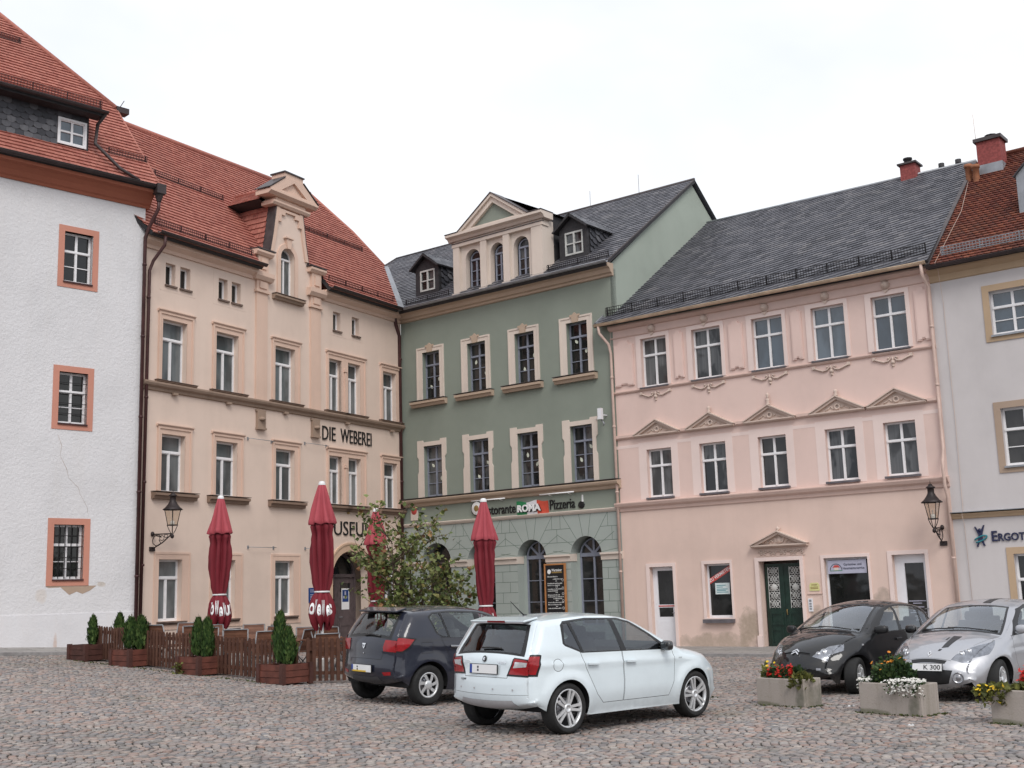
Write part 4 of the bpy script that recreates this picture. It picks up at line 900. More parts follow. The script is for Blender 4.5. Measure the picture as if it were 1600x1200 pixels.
for nm, u0, u1, z0, z1 in gd:
    if nm == 'win':
        w = window(hD, u0, u1, z0, z1, 'one', 'pvc_white', 'pane_dark', .14); k = MB(); k.plate(rect(u0 - .09, u1 + .07, z0 - .03, z1 + .10), [rect(u0, u1, z0, z1)], -.04, -.011); k.build('surround', 'rose_paint', w); k = MB(); k.box(u0 - .08, u1 + .06, -.16, .13, z0 - .14, z0 - .035); k.build('sill', 'slate_sill', w)
    elif nm == 'shop':
        w = window(hD, u0, u1, z0, z1, 'one', 'pvc_white', 'pane_dark', .12); k = MB(); k.plate(rect(u0 - .09, u1 + .07, z0 - .05, z1 + .09), [rect(u0, u1, z0, z1)], -.04, -.011); k.build('surround', 'rose_paint', w)
    else:
        gl = {'door1': [rect(u0 + .16, u1 - .10, 1.35, 2.38), rect(u0 + .16, u1 - .16, .98, 1.26)], 'door3': [rect(u0 + .26, u1 - .12, .68, 2.32)], 'door2': []}[nm]
        fr = MB(); fr.plate([(u0 - .12, -.1), (u0, -.1), (u0, z1), (u1, z1), (u1, -.1), (u1 + .1, -.1), (u1 + .1, z1 + .11), (u0 - .12, z1 + .11)], [], -.04 if nm != 'door2' else -.07, -.011)
        if nm == 'door2': fr.box(u0 - .16, u0 - .001, -.10, -.012, -.1, .42); fr.box(u1 + .001, u1 + .14, -.10, -.012, -.1, .42)
        fr.build('door_surround', 'rose_paint', hD)
        if nm != 'door2':
            d = MB(); d.plate(rect(u0, u1, 0.0, z1), gl, .16, .22); d.plate(rect(u0 + .10, u1 - .06, .2 if nm == 'door1' else .2, .86 if nm == 'door1' else .55), [], .15, .161) ; o = d.build('door', 'pvc_white', hD)
            k = MB()
            for g in gl: k.poly([(g[0][0] - .01, .2, g[0][1] - .01), (g[1][0] + .01, .2, g[1][1] - .01), (g[2][0] + .01, .2, g[2][1] + .01), (g[3][0] - .01, .2, g[3][1] + .01)])
            k.build('pane', 'pane_dark', o)
            k = MB(); k.tube([(u1 - .06, .15, 1.1), (u1 - .06, .10, 1.1), (u1 - .17, .10, 1.1)], .012, 6); k.build('handle', 'zinc', o)
            if nm == 'door1': k = MB(); k.box(u0 + .16, u1 - .10, .150, .1595, 1.29, 1.325); k.build('letter_slot', 'banner_red', o)
            if nm == 'door3':
                k = MB(); rnd = random.Random(9)
                for z, l in ((1.30, .46), (1.24, .24), (1.14, .34), (1.04, .28), (.995, .42), (.9, .2), (.85, .12), (.8, .26), (.75, .22)): c = (u0 + u1) / 2 + .07; k.box(c - l / 2, c + l / 2, .192, .1955, z, z + .022)
                k.build('printed_lines', 'sign_lilac', o)
        else:
            for s, (x0, x1) in enumerate(((u0 + .05, (u0 + u1) / 2 - .005), ((u0 + u1) / 2 + .005, u1 - .05))):
                d = MB(); gx0, gx1 = (x0 + .08, x0 + .43) if s == 0 else (x1 - .43, x1 - .08)
                d.plate(rect(x0, x1, .0, 2.45), [rect(gx0, gx1, 1.18, 2.36)], .22, .28)
                d.plate(rect(x0 + .08, x1 - .08, .12, .62), [rect(x0 + .15, x1 - .15, .19, .55)], .20, .219); d.plate(rect(x0 + .08, x1 - .08, .70, 1.08), [rect(x0 + .15, x1 - .15, .76, 1.02)], .20, .219)
                o = d.build('door', 'green_door', hD)
                k = MB(); k.poly([(gx0 - .01, .26, 1.17), (gx1 + .01, .26, 1.17), (gx1 + .01, .26, 2.37), (gx0 - .01, .26, 2.37)]); k.build('pane', 'room_dark', o)
                k = MB(); gc_ = (gx0 + gx1) / 2; gw = (gx1 - gx0) / 2
                for q in range(5):
                    zz = 1.18 + .236 * (q + .5)
                    for e in (-1, 1):
                        k.tube([(gc_ + e * gw * (.5 + .45 * math.cos(a * PI / 6)), .235, zz + .10 * math.sin(a * PI / 6)) for a in range(0, 11)], .011, 5)
                        k.tube([(gc_ + e * gw * (.45 + .18 * math.cos(a * PI / 4)), .235, zz + .05 * math.sin(a * PI / 4)) for a in range(0, 8)], .009, 5)
                        k.tube([(gc_, .235, zz - .12), (gc_ + e * gw * .5, .235, zz), (gc_ + e * gw, .235, zz + .12)], .009, 5)
                        k.tube([(gc_, .235, zz + .12), (gc_ + e * gw * .5, .235, zz), (gc_ + e * gw, .235, zz - .12)], .009, 5)
                k.lathe([(0, -.01), (.09, -.005), (.10, .01)], (gc_, .232, 1.77), 12, axis='y')
                for (a, c_) in ((gx0, gx0 + .015), (gx1 - .015, gx1)): k.box(a, c_, .225, .245, 1.18, 2.36)
                k.build('iron_grille', 'iron_white', o)
                if s: k = MB(); k.tube([(x0 + .05, .21, 1.0), (x0 + .05, .16, 1.0), (x0 + .05, .16, 1.14), (x0 + .05, .21, 1.14)], .012, 6); k.build('handle', 'gold', o)
k = MB(); pediment(k, 4.62, 6.36, 2.92, 3.36, .20)
k.lathe([(0, -.10), (.06, -.09), (.10, -.03)], (5.49, 0, 3.10), 10, axis='y'); k.plate([(5.37, 3.05), (5.61, 3.05), (5.66, 3.2), (5.55, 3.16), (5.49, 3.24), (5.43, 3.16), (5.32, 3.2)], [], -.06, 0)
for s in (-1, 1):
    for q in range(3): k.tube([(5.49 + s * (.2 + .14 * q), -.04, 3.04), (5.49 + s * (.26 + .14 * q), -.05, 3.13 - .03 * q), (5.49 + s * (.33 + .14 * q), -.04, 3.04)], .022, 6)
k.lathe([(0, .12), (.05, .10), (.06, .05), (.04, 0)], (5.49, -.1, 3.38), 10); k.build('door_pediment', 'relief_trim', hD)
k = MB()
for q in range(9):
    x = 4.86 + .158 * q; k.tube([(x + .06 * math.cos(a * PI / 4) * (1 if q % 2 else -1), -.03, 2.77 + .065 * math.sin(a * PI / 4)) for a in range(0, 7)], .018, 6); k.lathe([(0, -.05), (.025, -.04), (.03, 0)], (x, 0, 2.77), 8, axis='y')
k.sweep([(0, 2.655), (-.03, 2.66), (-.03, 2.68), (0, 2.685)], 4.72, 6.24); k.sweep([(0, 2.86), (-.03, 2.862), (-.03, 2.88), (0, 2.885)], 4.72, 6.24); k.build('door_frieze', 'relief_trim', hD)
gutter(hD, -.32, 10.50, -.42, 10.34, .075, 'cream_gutter')
pipe(hD, [(-.18, -.42, 10.28), (-.16, -.40, 10.05), (.02, -.16, 9.7), (.06, -.10, 9.4), (.06, -.10, .2)], .045, 'pink_pipe', [(.06, -.1, z) for z in (8.6, 7, 4.9, 2.4)])
pipe(hD, [(10.36, -.42, 10.28), (10.36, -.38, 10.0), (10.42, -.14, 9.7), (10.40, -.10, 9.4), (10.40, -.10, 5.3), (10.40, -.26, 4.9), (10.40, -.26, 4.3), (10.40, -.10, 4.0), (10.40, -.10, .2)], .045, 'pink_pipe', [(10.4, -.1, z) for z in (8.6, 7, 2.4)])
TD = .70; zD = lambda d: 10.36 + TD * (d + .42)
b = MB(); slope_roof(b, [[(-.38, -.42), (10.55, -.42), (10.2, 6.45), (-.02, 6.7)]], 10.36, -.42, TD, .30, .215, .030, seed=51, ang=R(19), jit=.003)
b.build('roof_slates', ['slate', 'dark_board'], hD)
b = MB(); b.add([(-.02, 6.72, zD(6.7)), (10.2, 6.47, zD(6.45)), (10.4, 13, 10.4), (0, 13, 10.4)], [(0, 1, 2, 3)]); b.build('rear_roof', 'slate', hD)
b = MB(); b.tube([(-.02, 6.7, zD(6.7) + .02), (10.2, 6.45, zD(6.45) + .02)], .05, 6); b.obox((-.14, 3.1, zD(3.1) + .04), (.025, 0, 0), (.12, 3.55, 3.55 * TD), (0, -.02, .03)); b.build('ridge_cap', 'zinc', hD)
snow_guard(hD, -.1, 10.42, -.02, zD(-.02), TD, 'black_iron', .30)
def chimney(root, u0, u1, y0, y1, z0, z1, cap, pots):
    b = MB(); b.box(u0, u1, y0, y1, z0, z1); c = b.build('chimney', 'brick_red', root)
    b = MB(); b.box(u0 - .07, u1 + .07, y0 - .07, y1 + .07, z1 + .001, z1 + cap); b.build('cap', 'lead_sheet', c)
    b = MB(); b.box(u0 - .04, u1 + .04, y0 - .05, y1 + .05, z0 - .1, z0 + .28); b.build('flashing', 'zinc', c)
    for (x, y, r_, h) in pots: b = MB(); b.lathe([(r_ * .9, 0), (r_, h * .7), (r_ * 1.2, h * .75), (r_ * 1.2, h), (0, h)], (x, y, z1 + cap), 10); b.build('chimney_pot', 'dark_board', c)
chimney(hD, 7.80, 8.30, 6.2, 6.75, 14.7, 15.55, .06, [(8.02, 6.4, .13, .2)])
for u in (9.0, 9.55): b = MB(); b.tube([(u, 6.75, 14.9), (u, 6.75, 15.36)], .05, 8); b.lathe([(.0, .16), (.1, .14), (.1, 0)], (u, 6.75, 15.34), 8); b.build('vent_pipe', 'dark_board', hD)
# signs of the pink house
t = on_house('D', 'shop_sign', (6.86, .055, 2.10), 'lilac window board with house emblem and two lines of dark lettering', 'sign')
b = MB(); b.box(0, 1.12, -.012, 0, 0, .37); b.build('board', 'sign_lilac', t)
b = MB(); b.tube([(.24 + .17 * math.cos(PI * a / 12), -.016, .10 + .17 * math.sin(PI * a / 12)) for a in range(13)], .008, 5); v, f = text_geo('Gartenbau und', .47, .98, .215, .285, .004, .006); b.add([(p[0], p[1] - .0125, p[2]) for p in v], f); v, f = text_geo('Hausmeisterservice', .44, 1.06, .11, .18, .004, .006); b.add([(p[0], p[1] - .0125, p[2]) for p in v], f); b.build('lettering', 'sign_text', t)
b = MB(); b.plate([(.14, .17), (.36, .17), (.30, .235), (.2, .235)], [], -.018, -.0125); b.build('roof_print', 'banner_red', t); b = MB(); b.box(.19, .31, -.017, -.0125, .095, .168); b.box(.06, .42, -.016, -.0125, .075, .09, 1); b.build('house_print', ['cream_trim', 'flag_green'], t)
t = on_house('D', 'letting_banner', (2.99, .165, 1.92), 'red diagonal strip with white words ZU VERMIETEN across the window', 'banner')
b = MB(); ca, sa = math.cos(R(33)), math.sin(R(33))
b.plate([(.06, .02), (.80, .50), (.80, .32 + .04), (.06 + .22, .02)], [], -.004, 0) if 0 else b.plate([(.06, .0), (.80, .40), (.80, .57), (.06, .17)], [], -.004, 0); b.build('strip', 'banner_red', t)
b = MB(); v, f = text_geo('ZU VERMIETEN', 0, .80, 0, .095, .003, .012); a_ = math.atan2(.40, .74); b.add([(.07 + p[0] * math.cos(a_) - p[2] * math.sin(a_), p[1] - .0042, .05 + p[0] * math.sin(a_) + p[2] * math.cos(a_)) for p in v], f); b.build('lettering', 'letter_white', t)
t = on_house('D', 'window_notice', (3.22, .165, 1.62), 'pale printed notice in the window below the red strip', 'notice')
b = MB(); b.box(0, .48, -.004, 0, 0, .33); b.build('sheet', 'notice_white', t); b = MB()
for z, l in ((.25, .30), (.20, .2), (.14, .36), (.10, .30), (.05, .38)): b.box(.05, .05 + l, -.0055, -.0041, z, z + .02)
b.build('printed_lines', 'teal_mark', t)
t = on_house('D', 'name_plate', (6.24, -.012, 1.60), 'small yellow plate in a recessed plaster field beside the green door', 'plaque')
b = MB(); b.plate(rect(-.02, .40, -.02, .50), [], -.012, 0); b.box(-.02, .42, -.03, 0, -.04, -.021); b.build('field', 'beige_render', t); b = MB(); b.plate([(.07, .05), (.36, .05), (.36, .22), (.32, .27), (.11, .27), (.07, .22)], [], -.03, -.0121); b.build('plate', 'brass_plate', t)
b = MB(); b.box(.13, .30, -.032, -.0301, .20, .225); b.box(.10, .33, -.032, -.0301, .14, .16); b.box(.10, .33, -.032, -.0301, .10, .12); b.build('printed_lines', 'gold', t)
t = on_house('D', 'doorbell_panel', (6.24, -.012, 1.08), 'slim white doorbell panel below the yellow plate', 'doorbell')
b = MB(); b.box(0, .13, -.03, 0, 0, .36); b.build('panel', 'pvc_white', t); b = MB()
for z in (.05, .12, .19): b.box(.03, .10, -.036, -.0301, z, z + .045)
b.box(.03, .10, -.036, -.0301, .27, .33); b.build('button', 'zinc', t)

# ================================================================ grey house (E)
hE = house('E', 'grey_house', 'pale grey house with sandstone window borders at the end of the row')
E3 = (1.52, 2.62, 8.12, 9.30); E2 = (1.52, 2.62, 4.68, 6.18); E1 = (1.48, 2.70, .70, 2.44)
we = [E3, E2, E1] + [(a + 2.6, c + 2.6, z0, z1) for a, c, z0, z1 in (E3, E2, E1)]
b = MB(); b.plate(rect(.02, 6.5, -.2, 10.2), [rect(*w) for w in we], 0, .3); b.box(.04, 6.4, .9, 9, -.2, 10); b.add([(.02, 0, -.2), (.02, 9, -.2), (.02, 9, 10.1), (.02, 0, 10.1)], [(0, 1, 2, 3)]); b.build('wall', 'grey_render', hE)
for i, (u0, u1, z0, z1) in enumerate(we):
    w = window(hE, u0, u1, z0, z1, 'A', 'white_sash', ('pane_blue', 'pane_dark', 'pane_dark')[i % 3], .14); o = .17
    k = MB(); k.plate(rect(u0 - o, u1 + o, z0 - o, z1 + o), [rect(u0, u1, z0, z1)], -.025, 0); k.build('surround', ('ochre_stone', 'brown_stone', 'ochre_stone')[i % 3], w)
    k = MB(); k.box(u0 - .02, u1 + .02, -.08, .13, z0 - .05, z0 - .001); k.build('sill', 'zinc', w)
b = MB(); b.sweep([(0, 9.80), (-.04, 9.82), (-.07, 9.98), (-.22, 10.08), (-.26, 10.12), (0, 10.14)], .02, 6.5); b.build('eaves_cornice', 'ochre_stone', hE)
b = MB(); b.sweep([(0, 3.40), (-.05, 3.41), (-.08, 3.46), (-.14, 3.52), (0, 3.56)], .02, 6.5); b.box(.02, 6.5, -.15, 0, 3.562, 3.58, 1); b.build('string_course', ['ochre_stone', 'zinc'], hE)
gutter(hE, .1, 6.6, -.42, 10.18, .075, 'dark_gutter')
TE = .76; zE = lambda d: 10.2 + TE * (d + .42)
b = MB(); slope_roof(b, [[(.12, -.42), (6.6, -.42), (6.6, 5.75), (-.15, 5.75)]], 10.2, -.42, TE, .18, .18, .042, seed=61, scallop=True)
b.build('roof_tiles', ['old_tile', 'dark_board'], hE)
b = MB(); b.add([(-.15, 5.77, zE(5.75)), (6.6, 5.77, zE(5.75)), (6.6, 12, 10.2), (-.15, 12, 10.2)], [(0, 1, 2, 3)]); b.build('rear_roof', 'old_tile', hE)
b = MB(); b.tube([(.2, 5.75, zE(5.75) + .03), (6.6, 5.75, zE(5.75) + .03)], .10, 8); b.build('ridge_tiles', 'old_tile', hE)
b = MB(); b.obox((-.02, 2.66, zE(2.66) + .02), (.06, 0, 0), (-.14, 3.1, 3.1 * TE), (0, -.02, .03)); b.build('verge_board', 'lead_sheet', hE)
snow_guard(hE, .4, 6.5, -.02, zE(-.02), TE, 'zinc', .24)
chimney(hE, .22, .92, 4.7, 5.3, 14.1, 15.14, .11, [(.6, 5.0, .16, .12)])
for x, y, h in ((-.02, 4.5, .55), (.24, 4.35, .55)): b = MB(); b.lathe([(.10, 0), (.10, h * .8), (.13, h * .82), (.13, h), (0, h)], (x, y, zE(y) - .05), 12); b.build('flue_pot', 'clay_pot', hE)
b = MB(); b.tube([(.22, 4.75, 15.0), (.2, 4.75, 16.1)], .008, 5); b.tube([(.0, 4.3, zE(4.3) + .05), (.3, 2.4, zE(2.4) + .05), (.34, -.44, zE(-.44) + .05), (.36, -.30, 10.1), (.33, -.12, 9.7), (.33, -.03, 9.2), (.35, -.03, 6), (.33, -.03, 3.6), (.33, -.16, 3.5), (.33, -.04, 3.3), (.36, -.04, .2)], .006, 5); b.build('lightning_conductor', 'relief_trim', hE)
b = MB(); y0 = 1.5; u0 = 2.12
b.plate([(u0, 11.5), (u0 + 1.5, 11.5), (u0 + 1.5, 12.75), (u0 + 1.1, 13.15), (u0 + .4, 13.15), (u0, 12.75)], [rect(u0 + .3, u0 + 1.2, 11.85, 12.7)], y0, y0 + .15)
b.add([(u0, y0, 11.5), (u0, y0, 12.75), (u0, 3.4, 12.75)], [(0, 1, 2)]); b.add([(u0 - .06, y0 - .12, 12.72), (u0 + .42, y0 - .12, 13.2), (u0 + .42, 3.9, 13.2), (u0 - .06, 3.4, 12.72)], [(0, 1, 2, 3)]); b.add([(u0 + .42, y0 - .12, 13.2), (u0 + 1.1, y0 - .12, 13.2), (u0 + 1.1, 3.9, 13.2), (u0 + .42, 3.9, 13.2)], [(0, 1, 2, 3)])
d = b.build('dormer', 'zinc', hE); k = MB(); k.poly([(u0 + .28, y0 + .1, 11.8), (u0 + 1.22, y0 + .1, 11.8), (u0 + 1.22, y0 + .1, 12.72), (u0 + .28, y0 + .1, 12.72)]); k.build('pane', 'pane_blue', d)
t = on_house('E', 'practice_sign', (.55, -.004, 2.66), 'navy word ERGOT beside a dancing figure emblem on the grey wall', 'sign')
b = MB(); v, f = text_geo('E', .44, .58, .12, .385, .03, .02); b.add(v, f); v, f = text_geo('RGOT', .60, 1.26, .12, .32, .03, .02); b.add(v, f); b.build('lettering', 'navy_letter', t)
b = MB(); b.plate([(.02, .52), (.05, .52), (.15, .35), (.25, .55), (.28, .55), (.20, .28), (.22, .16), (.26, .02), (.22, .02), (.17, .14), (.14, .16), (.08, .0), (.04, .0), (.10, .2), (.11, .3)], [], -.03, 0); b.lathe([(0, -.035), (.05, -.03), (.05, 0)], (.155, 0, .42), 12, axis='y'); b.build('figure_emblem', 'navy_letter', t)
b = MB(); b.tube([(.155 + .17 * math.cos(a * PI / 8 - 2.4), -.03 , .20 + .06 * math.sin(a * PI / 8 - 2.4) + .06 * math.cos(a * PI / 8 - 2.4)) for a in range(14)], .02, 6); b.build('swirl_emblem', 'teal_mark', t)
# ---------------------------------------------------------------- gable crowns brought to their measured height
def squash(o, z0, k):
    for v in o.data.vertices:
        if v.co.z > z0: v.co.z = z0 + (v.co.z - z0) * k
    o.data.update()
for o in hB.children:
    if o.name.split('.')[0] in ('gable_crown', 'lead_flashing', 'gable_dormer_tiles'): squash(o, 14.76, .80)
for o in hC.children:
    if o.name.split('.')[0] == 'attic':
        for q in [o] + list(o.children): squash(q, 14.36, .88)
# ---------------------------------------------------------------- ground height
def gz(x, y):
    t = -x - 1.0; return .066 * .5 * (t + math.sqrt(t * t + 4))
SETTS = [(0, (.135, .125, .122)), (.12, (.235, .218, .205)), (.27, (.325, .25, .22)), (.40, (.215, .21, .21)), (.54, (.335, .282, .252)), (.66, (.18, .178, .185)), (.78, (.37, .335, .305)), (.89, (.30, .205, .17)), (1, (.16, .16, .168))]
def setts():
    """granite setts laid in segmental arcs: arcs stacked along a strip, strips side by side"""
    m, nt, out = new_mat('granite_setts'); co = objco(nt); g = nt.nodes.new('ShaderNodeNewGeometry')
    col = ramp(nt, g.outputs['Random Per Island'], SETTS)
    col = mixc(nt, .6, col, ramp(nt, noise(nt, co, 38, 5, .7), [(.3, (.66, .66, .66)), (.7, (1.28, 1.28, 1.28))]), 'MULTIPLY')
    col = mixc(nt, .7, col, ramp(nt, noise(nt, co, .35, 4, .6), [(.35, (.86, .84, .82)), (.65, (1.12, 1.10, 1.10))]), 'MULTIPLY')
    mo = ramp(nt, noise(nt, co, .8, 6, .65), [(.56, (0, 0, 0)), (.74, (1, 1, 1))])
    col = mixc(nt, M_(nt, 'MULTIPLY', mo, .38), col, (.13, .135, .075))
    principled(nt, out, col, .62, 0, .4, bump(nt, noise(nt, co, 90, 4, .6), .5, .004))
    rng = np.random.default_rng(3)
    W, p, Rr, n = 1.36, .106, .98, 13
    ang = R(-6); ca, sa = math.cos(ang), math.sin(ang)
    strips = np.arange(-2, 26); cours = np.arange(-300, 270)
    vv = (np.arange(n) + .5) / n * W - W / 2
    S, C_, K = np.meshgrid(strips, cours, np.arange(n), indexing='ij')
    v = vv[K]; flip = 1
    u = C_ * p + (Rr - np.sqrt(Rr * Rr - v * v)) * flip + rng.normal(0, .003, v.shape) + (S * .37 % 1) * p
    th = np.arctan2(v, np.sqrt(Rr * Rr - v * v)) * flip
    y = S * W + W / 2 + v + 8.5; x = u
    X = x * ca - y * sa; Y = x * sa + y * ca
    fwd = Y; keep = (Y > 8.6) & (Y < 37) & (np.abs(X) < Y * .4325 + 6.5)
    # houses and pavements stay free of setts
    def side(k, off):
        (px, py), a = HOUSE[k]; a = R(a); return (X - px) * -math.sin(a) + (Y - py) * math.cos(a) < -off
    keep &= side('A', 1.95) & (side('B', .05)) & side('C', 1.0) & side('D', 3.15) & side('E', 3.15)
    X, Y, th = X[keep], Y[keep], th[keep] + ang + rng.normal(0, .05, keep.sum()); N_ = len(X)
    a = p * .5 * np.cos(th - ang) - .0085 + rng.normal(0, .0028, N_); b_ = W / n * .5 / np.cos(th - ang) * .97 - .006 + rng.normal(0, .004, N_)
    t = -X - 1; Z = .066 * .5 * (t + np.sqrt(t * t + 4)) + rng.normal(0, .0035, N_) + .006 * np.sin(X * 1.7) * np.cos(Y * 1.3)
    tx, ty = rng.normal(0, .035, N_), rng.normal(0, .035, N_)
    rings = []
    for f, h in ((1, -.04), (1, -.006), (.965, .001), (.84, .0045)):
        for sx, sy in ((-1, -1), (1, -1), (1, 1), (-1, 1)):
            lx, ly = sx * a * f * (1 + rng.normal(0, .03, N_)), sy * b_ * f * (1 + rng.normal(0, .03, N_))
            rings.append(np.stack([X + lx * np.cos(th) - ly * np.sin(th), Y + lx * np.sin(th) + ly * np.cos(th), Z + h + (lx * tx + ly * ty) * (h > -.03)], 1))
    V = np.stack(rings, 1).reshape(-1, 3)
    q = []
    for r_ in range(3):
        for k in range(4): q.append([r_ * 4 + k, r_ * 4 + (k + 1) % 4, r_ * 4 + 4 + (k + 1) % 4, r_ * 4 + 4 + k])
    q.append([12, 13, 14, 15]); q = np.array(q)
    F = (q[None] + (np.arange(N_) * 16)[:, None, None]).reshape(-1, 4)
    me = bpy.data.meshes.new('cobblestones'); me.vertices.add(len(V)); me.vertices.foreach_set('co', V.astype(np.float32).ravel())
    me.loops.add(F.size); me.loops.foreach_set('vertex_index', F.astype(np.int32).ravel())
    me.polygons.add(len(F)); me.polygons.foreach_set('loop_start', (np.arange(len(F)) * 4).astype(np.int32)); me.polygons.foreach_set('loop_total', np.full(len(F), 4, np.int32))
    me.materials.append(m); me.update(); me.validate(); me.polygons.foreach_set('use_smooth', np.ones(len(F), bool))
    o = bpy.data.objects.new('cobbled_square', me); COL.objects.link(o); tag(o, kind='structure')
setts()

# ---------------------------------------------------------------- pavements
def slab_mat():
    m, nt, out = new_mat('granite_slab'); co = objco(nt)
    br = N(nt, 'ShaderNodeTexBrick', Scale=1.0); br.inputs['Brick Width'].default_value = .9; br.inputs['Row Height'].default_value = .62; br.inputs['Mortar Size'].default_value = .012
    for i, c in ((1, (.27, .255, .245)), (2, (.33, .31, .295)), (3, (.10, .095, .085))): br.inputs[i].default_value = rgba(c)
    L(nt, co, br.inputs[0])
    col = mixc(nt, .7, br.outputs[0], ramp(nt, noise(nt, co, 6, 6, .7), [(.3, (.72, .72, .70)), (.7, (1.15, 1.15, 1.15))]), 'MULTIPLY')
    principled(nt, out, col, .8, 0, .3, bump(nt, noise(nt, co, 60, 4), .3, .006))
slab_mat(); simple('kerb_granite', (.27, .255, .25), .8, var=.25, scale=7, bumpk=.4)
def pavement(k, u0, u1, dep, h, kind='pavement'):
    n = 14; (px, py), a = HOUSE[k]; Mx = hmat(k); b = MB(); v = []
    for i in range(n + 1):
        u = u0 + (u1 - u0) * i / n
        w0 = Mx @ Vector((u, 0, 0)); w1 = Mx @ Vector((u, -dep, 0)); z0 = gz(w0.x, w0.y) + h; z1 = gz(w1.x, w1.y) + h - .03
        v += [(u, .2, z0), (u, -dep + .16, z1), (u, -dep + .158, z1 + .004), (u, -dep, z1 - .004), (u, -dep - .012, z1 - .25)]
    for i in range(n):
        q = i * 5; 
        for j in range(4):
            if j == 1: continue
            b.add([v[q + j], v[q + j + 1], v[q + 5 + j + 1], v[q + 5 + j]], [(0, 1, 2, 3)], 0 if j == 0 else 1)
    o = b.build(kind, ['granite_slab', 'kerb_granite']); o.location = (px, py, 0); o.rotation_euler = (0, 0, R(a)); tag(o, kind='structure')
pavement('A', -9.5, .4, 1.75, .10); pavement('D', -.05, 10.44, 2.95, .10); pavement('E', .03, 8, 2.95, .10); pavement('C', 5.5, 9.6, .8, .10)

# ---------------------------------------------------------------- parasols
simple('parasol_red', (.165, .012, .021), .75, var=.10, scale=3, bumpk=.25, bscale=14)
simple('parasol_faded', (.36, .062, .078), .8, var=.08, scale=3, bumpk=.2, bscale=14)
simple('valance_red', (.16, .009, .018), .75, var=.1, scale=3)
simple('pole_white', (.70, .70, .70), .4, var=.05)
simple('concrete', (.34, .32, .30), .9, var=.2, scale=7, bumpk=.4)
FT = {}
def fine_text(ch):
    """a letter in the unit square, split fine enough to follow folded cloth"""
    if ch not in FT:
        v, f = text_geo(ch, 0, 1, 0, 1, .0, .03); n = len(v) // 2; v = [Vector(p) for p in v[:n]]; f = [q for q in f if max(q) < n]; tr = [(q[0], q[i], q[i + 1]) for q in f for i in range(1, len(q) - 1)]
        st = [(v[a], v[b], v[c]) for a, b, c in tr]; out = []
        while st:
            a, b, c = st.pop(); l = [(a - b).length, (b - c).length, (c - a).length]; m = max(l)
            if m < .12: out.append((a, b, c)); continue
            if m == l[0]: q = (a + b) / 2; st += [(a, q, c), (q, b, c)]
            elif m == l[1]: q = (b + c) / 2; st += [(a, b, q), (a, q, c)]
            else: q = (c + a) / 2; st += [(a, b, q), (q, b, c)]
        FT[ch] = ([p for t_ in out for p in t_], [(3 * i, 3 * i + 1, 3 * i + 2) for i in range(len(out))])
    return FT[ch]
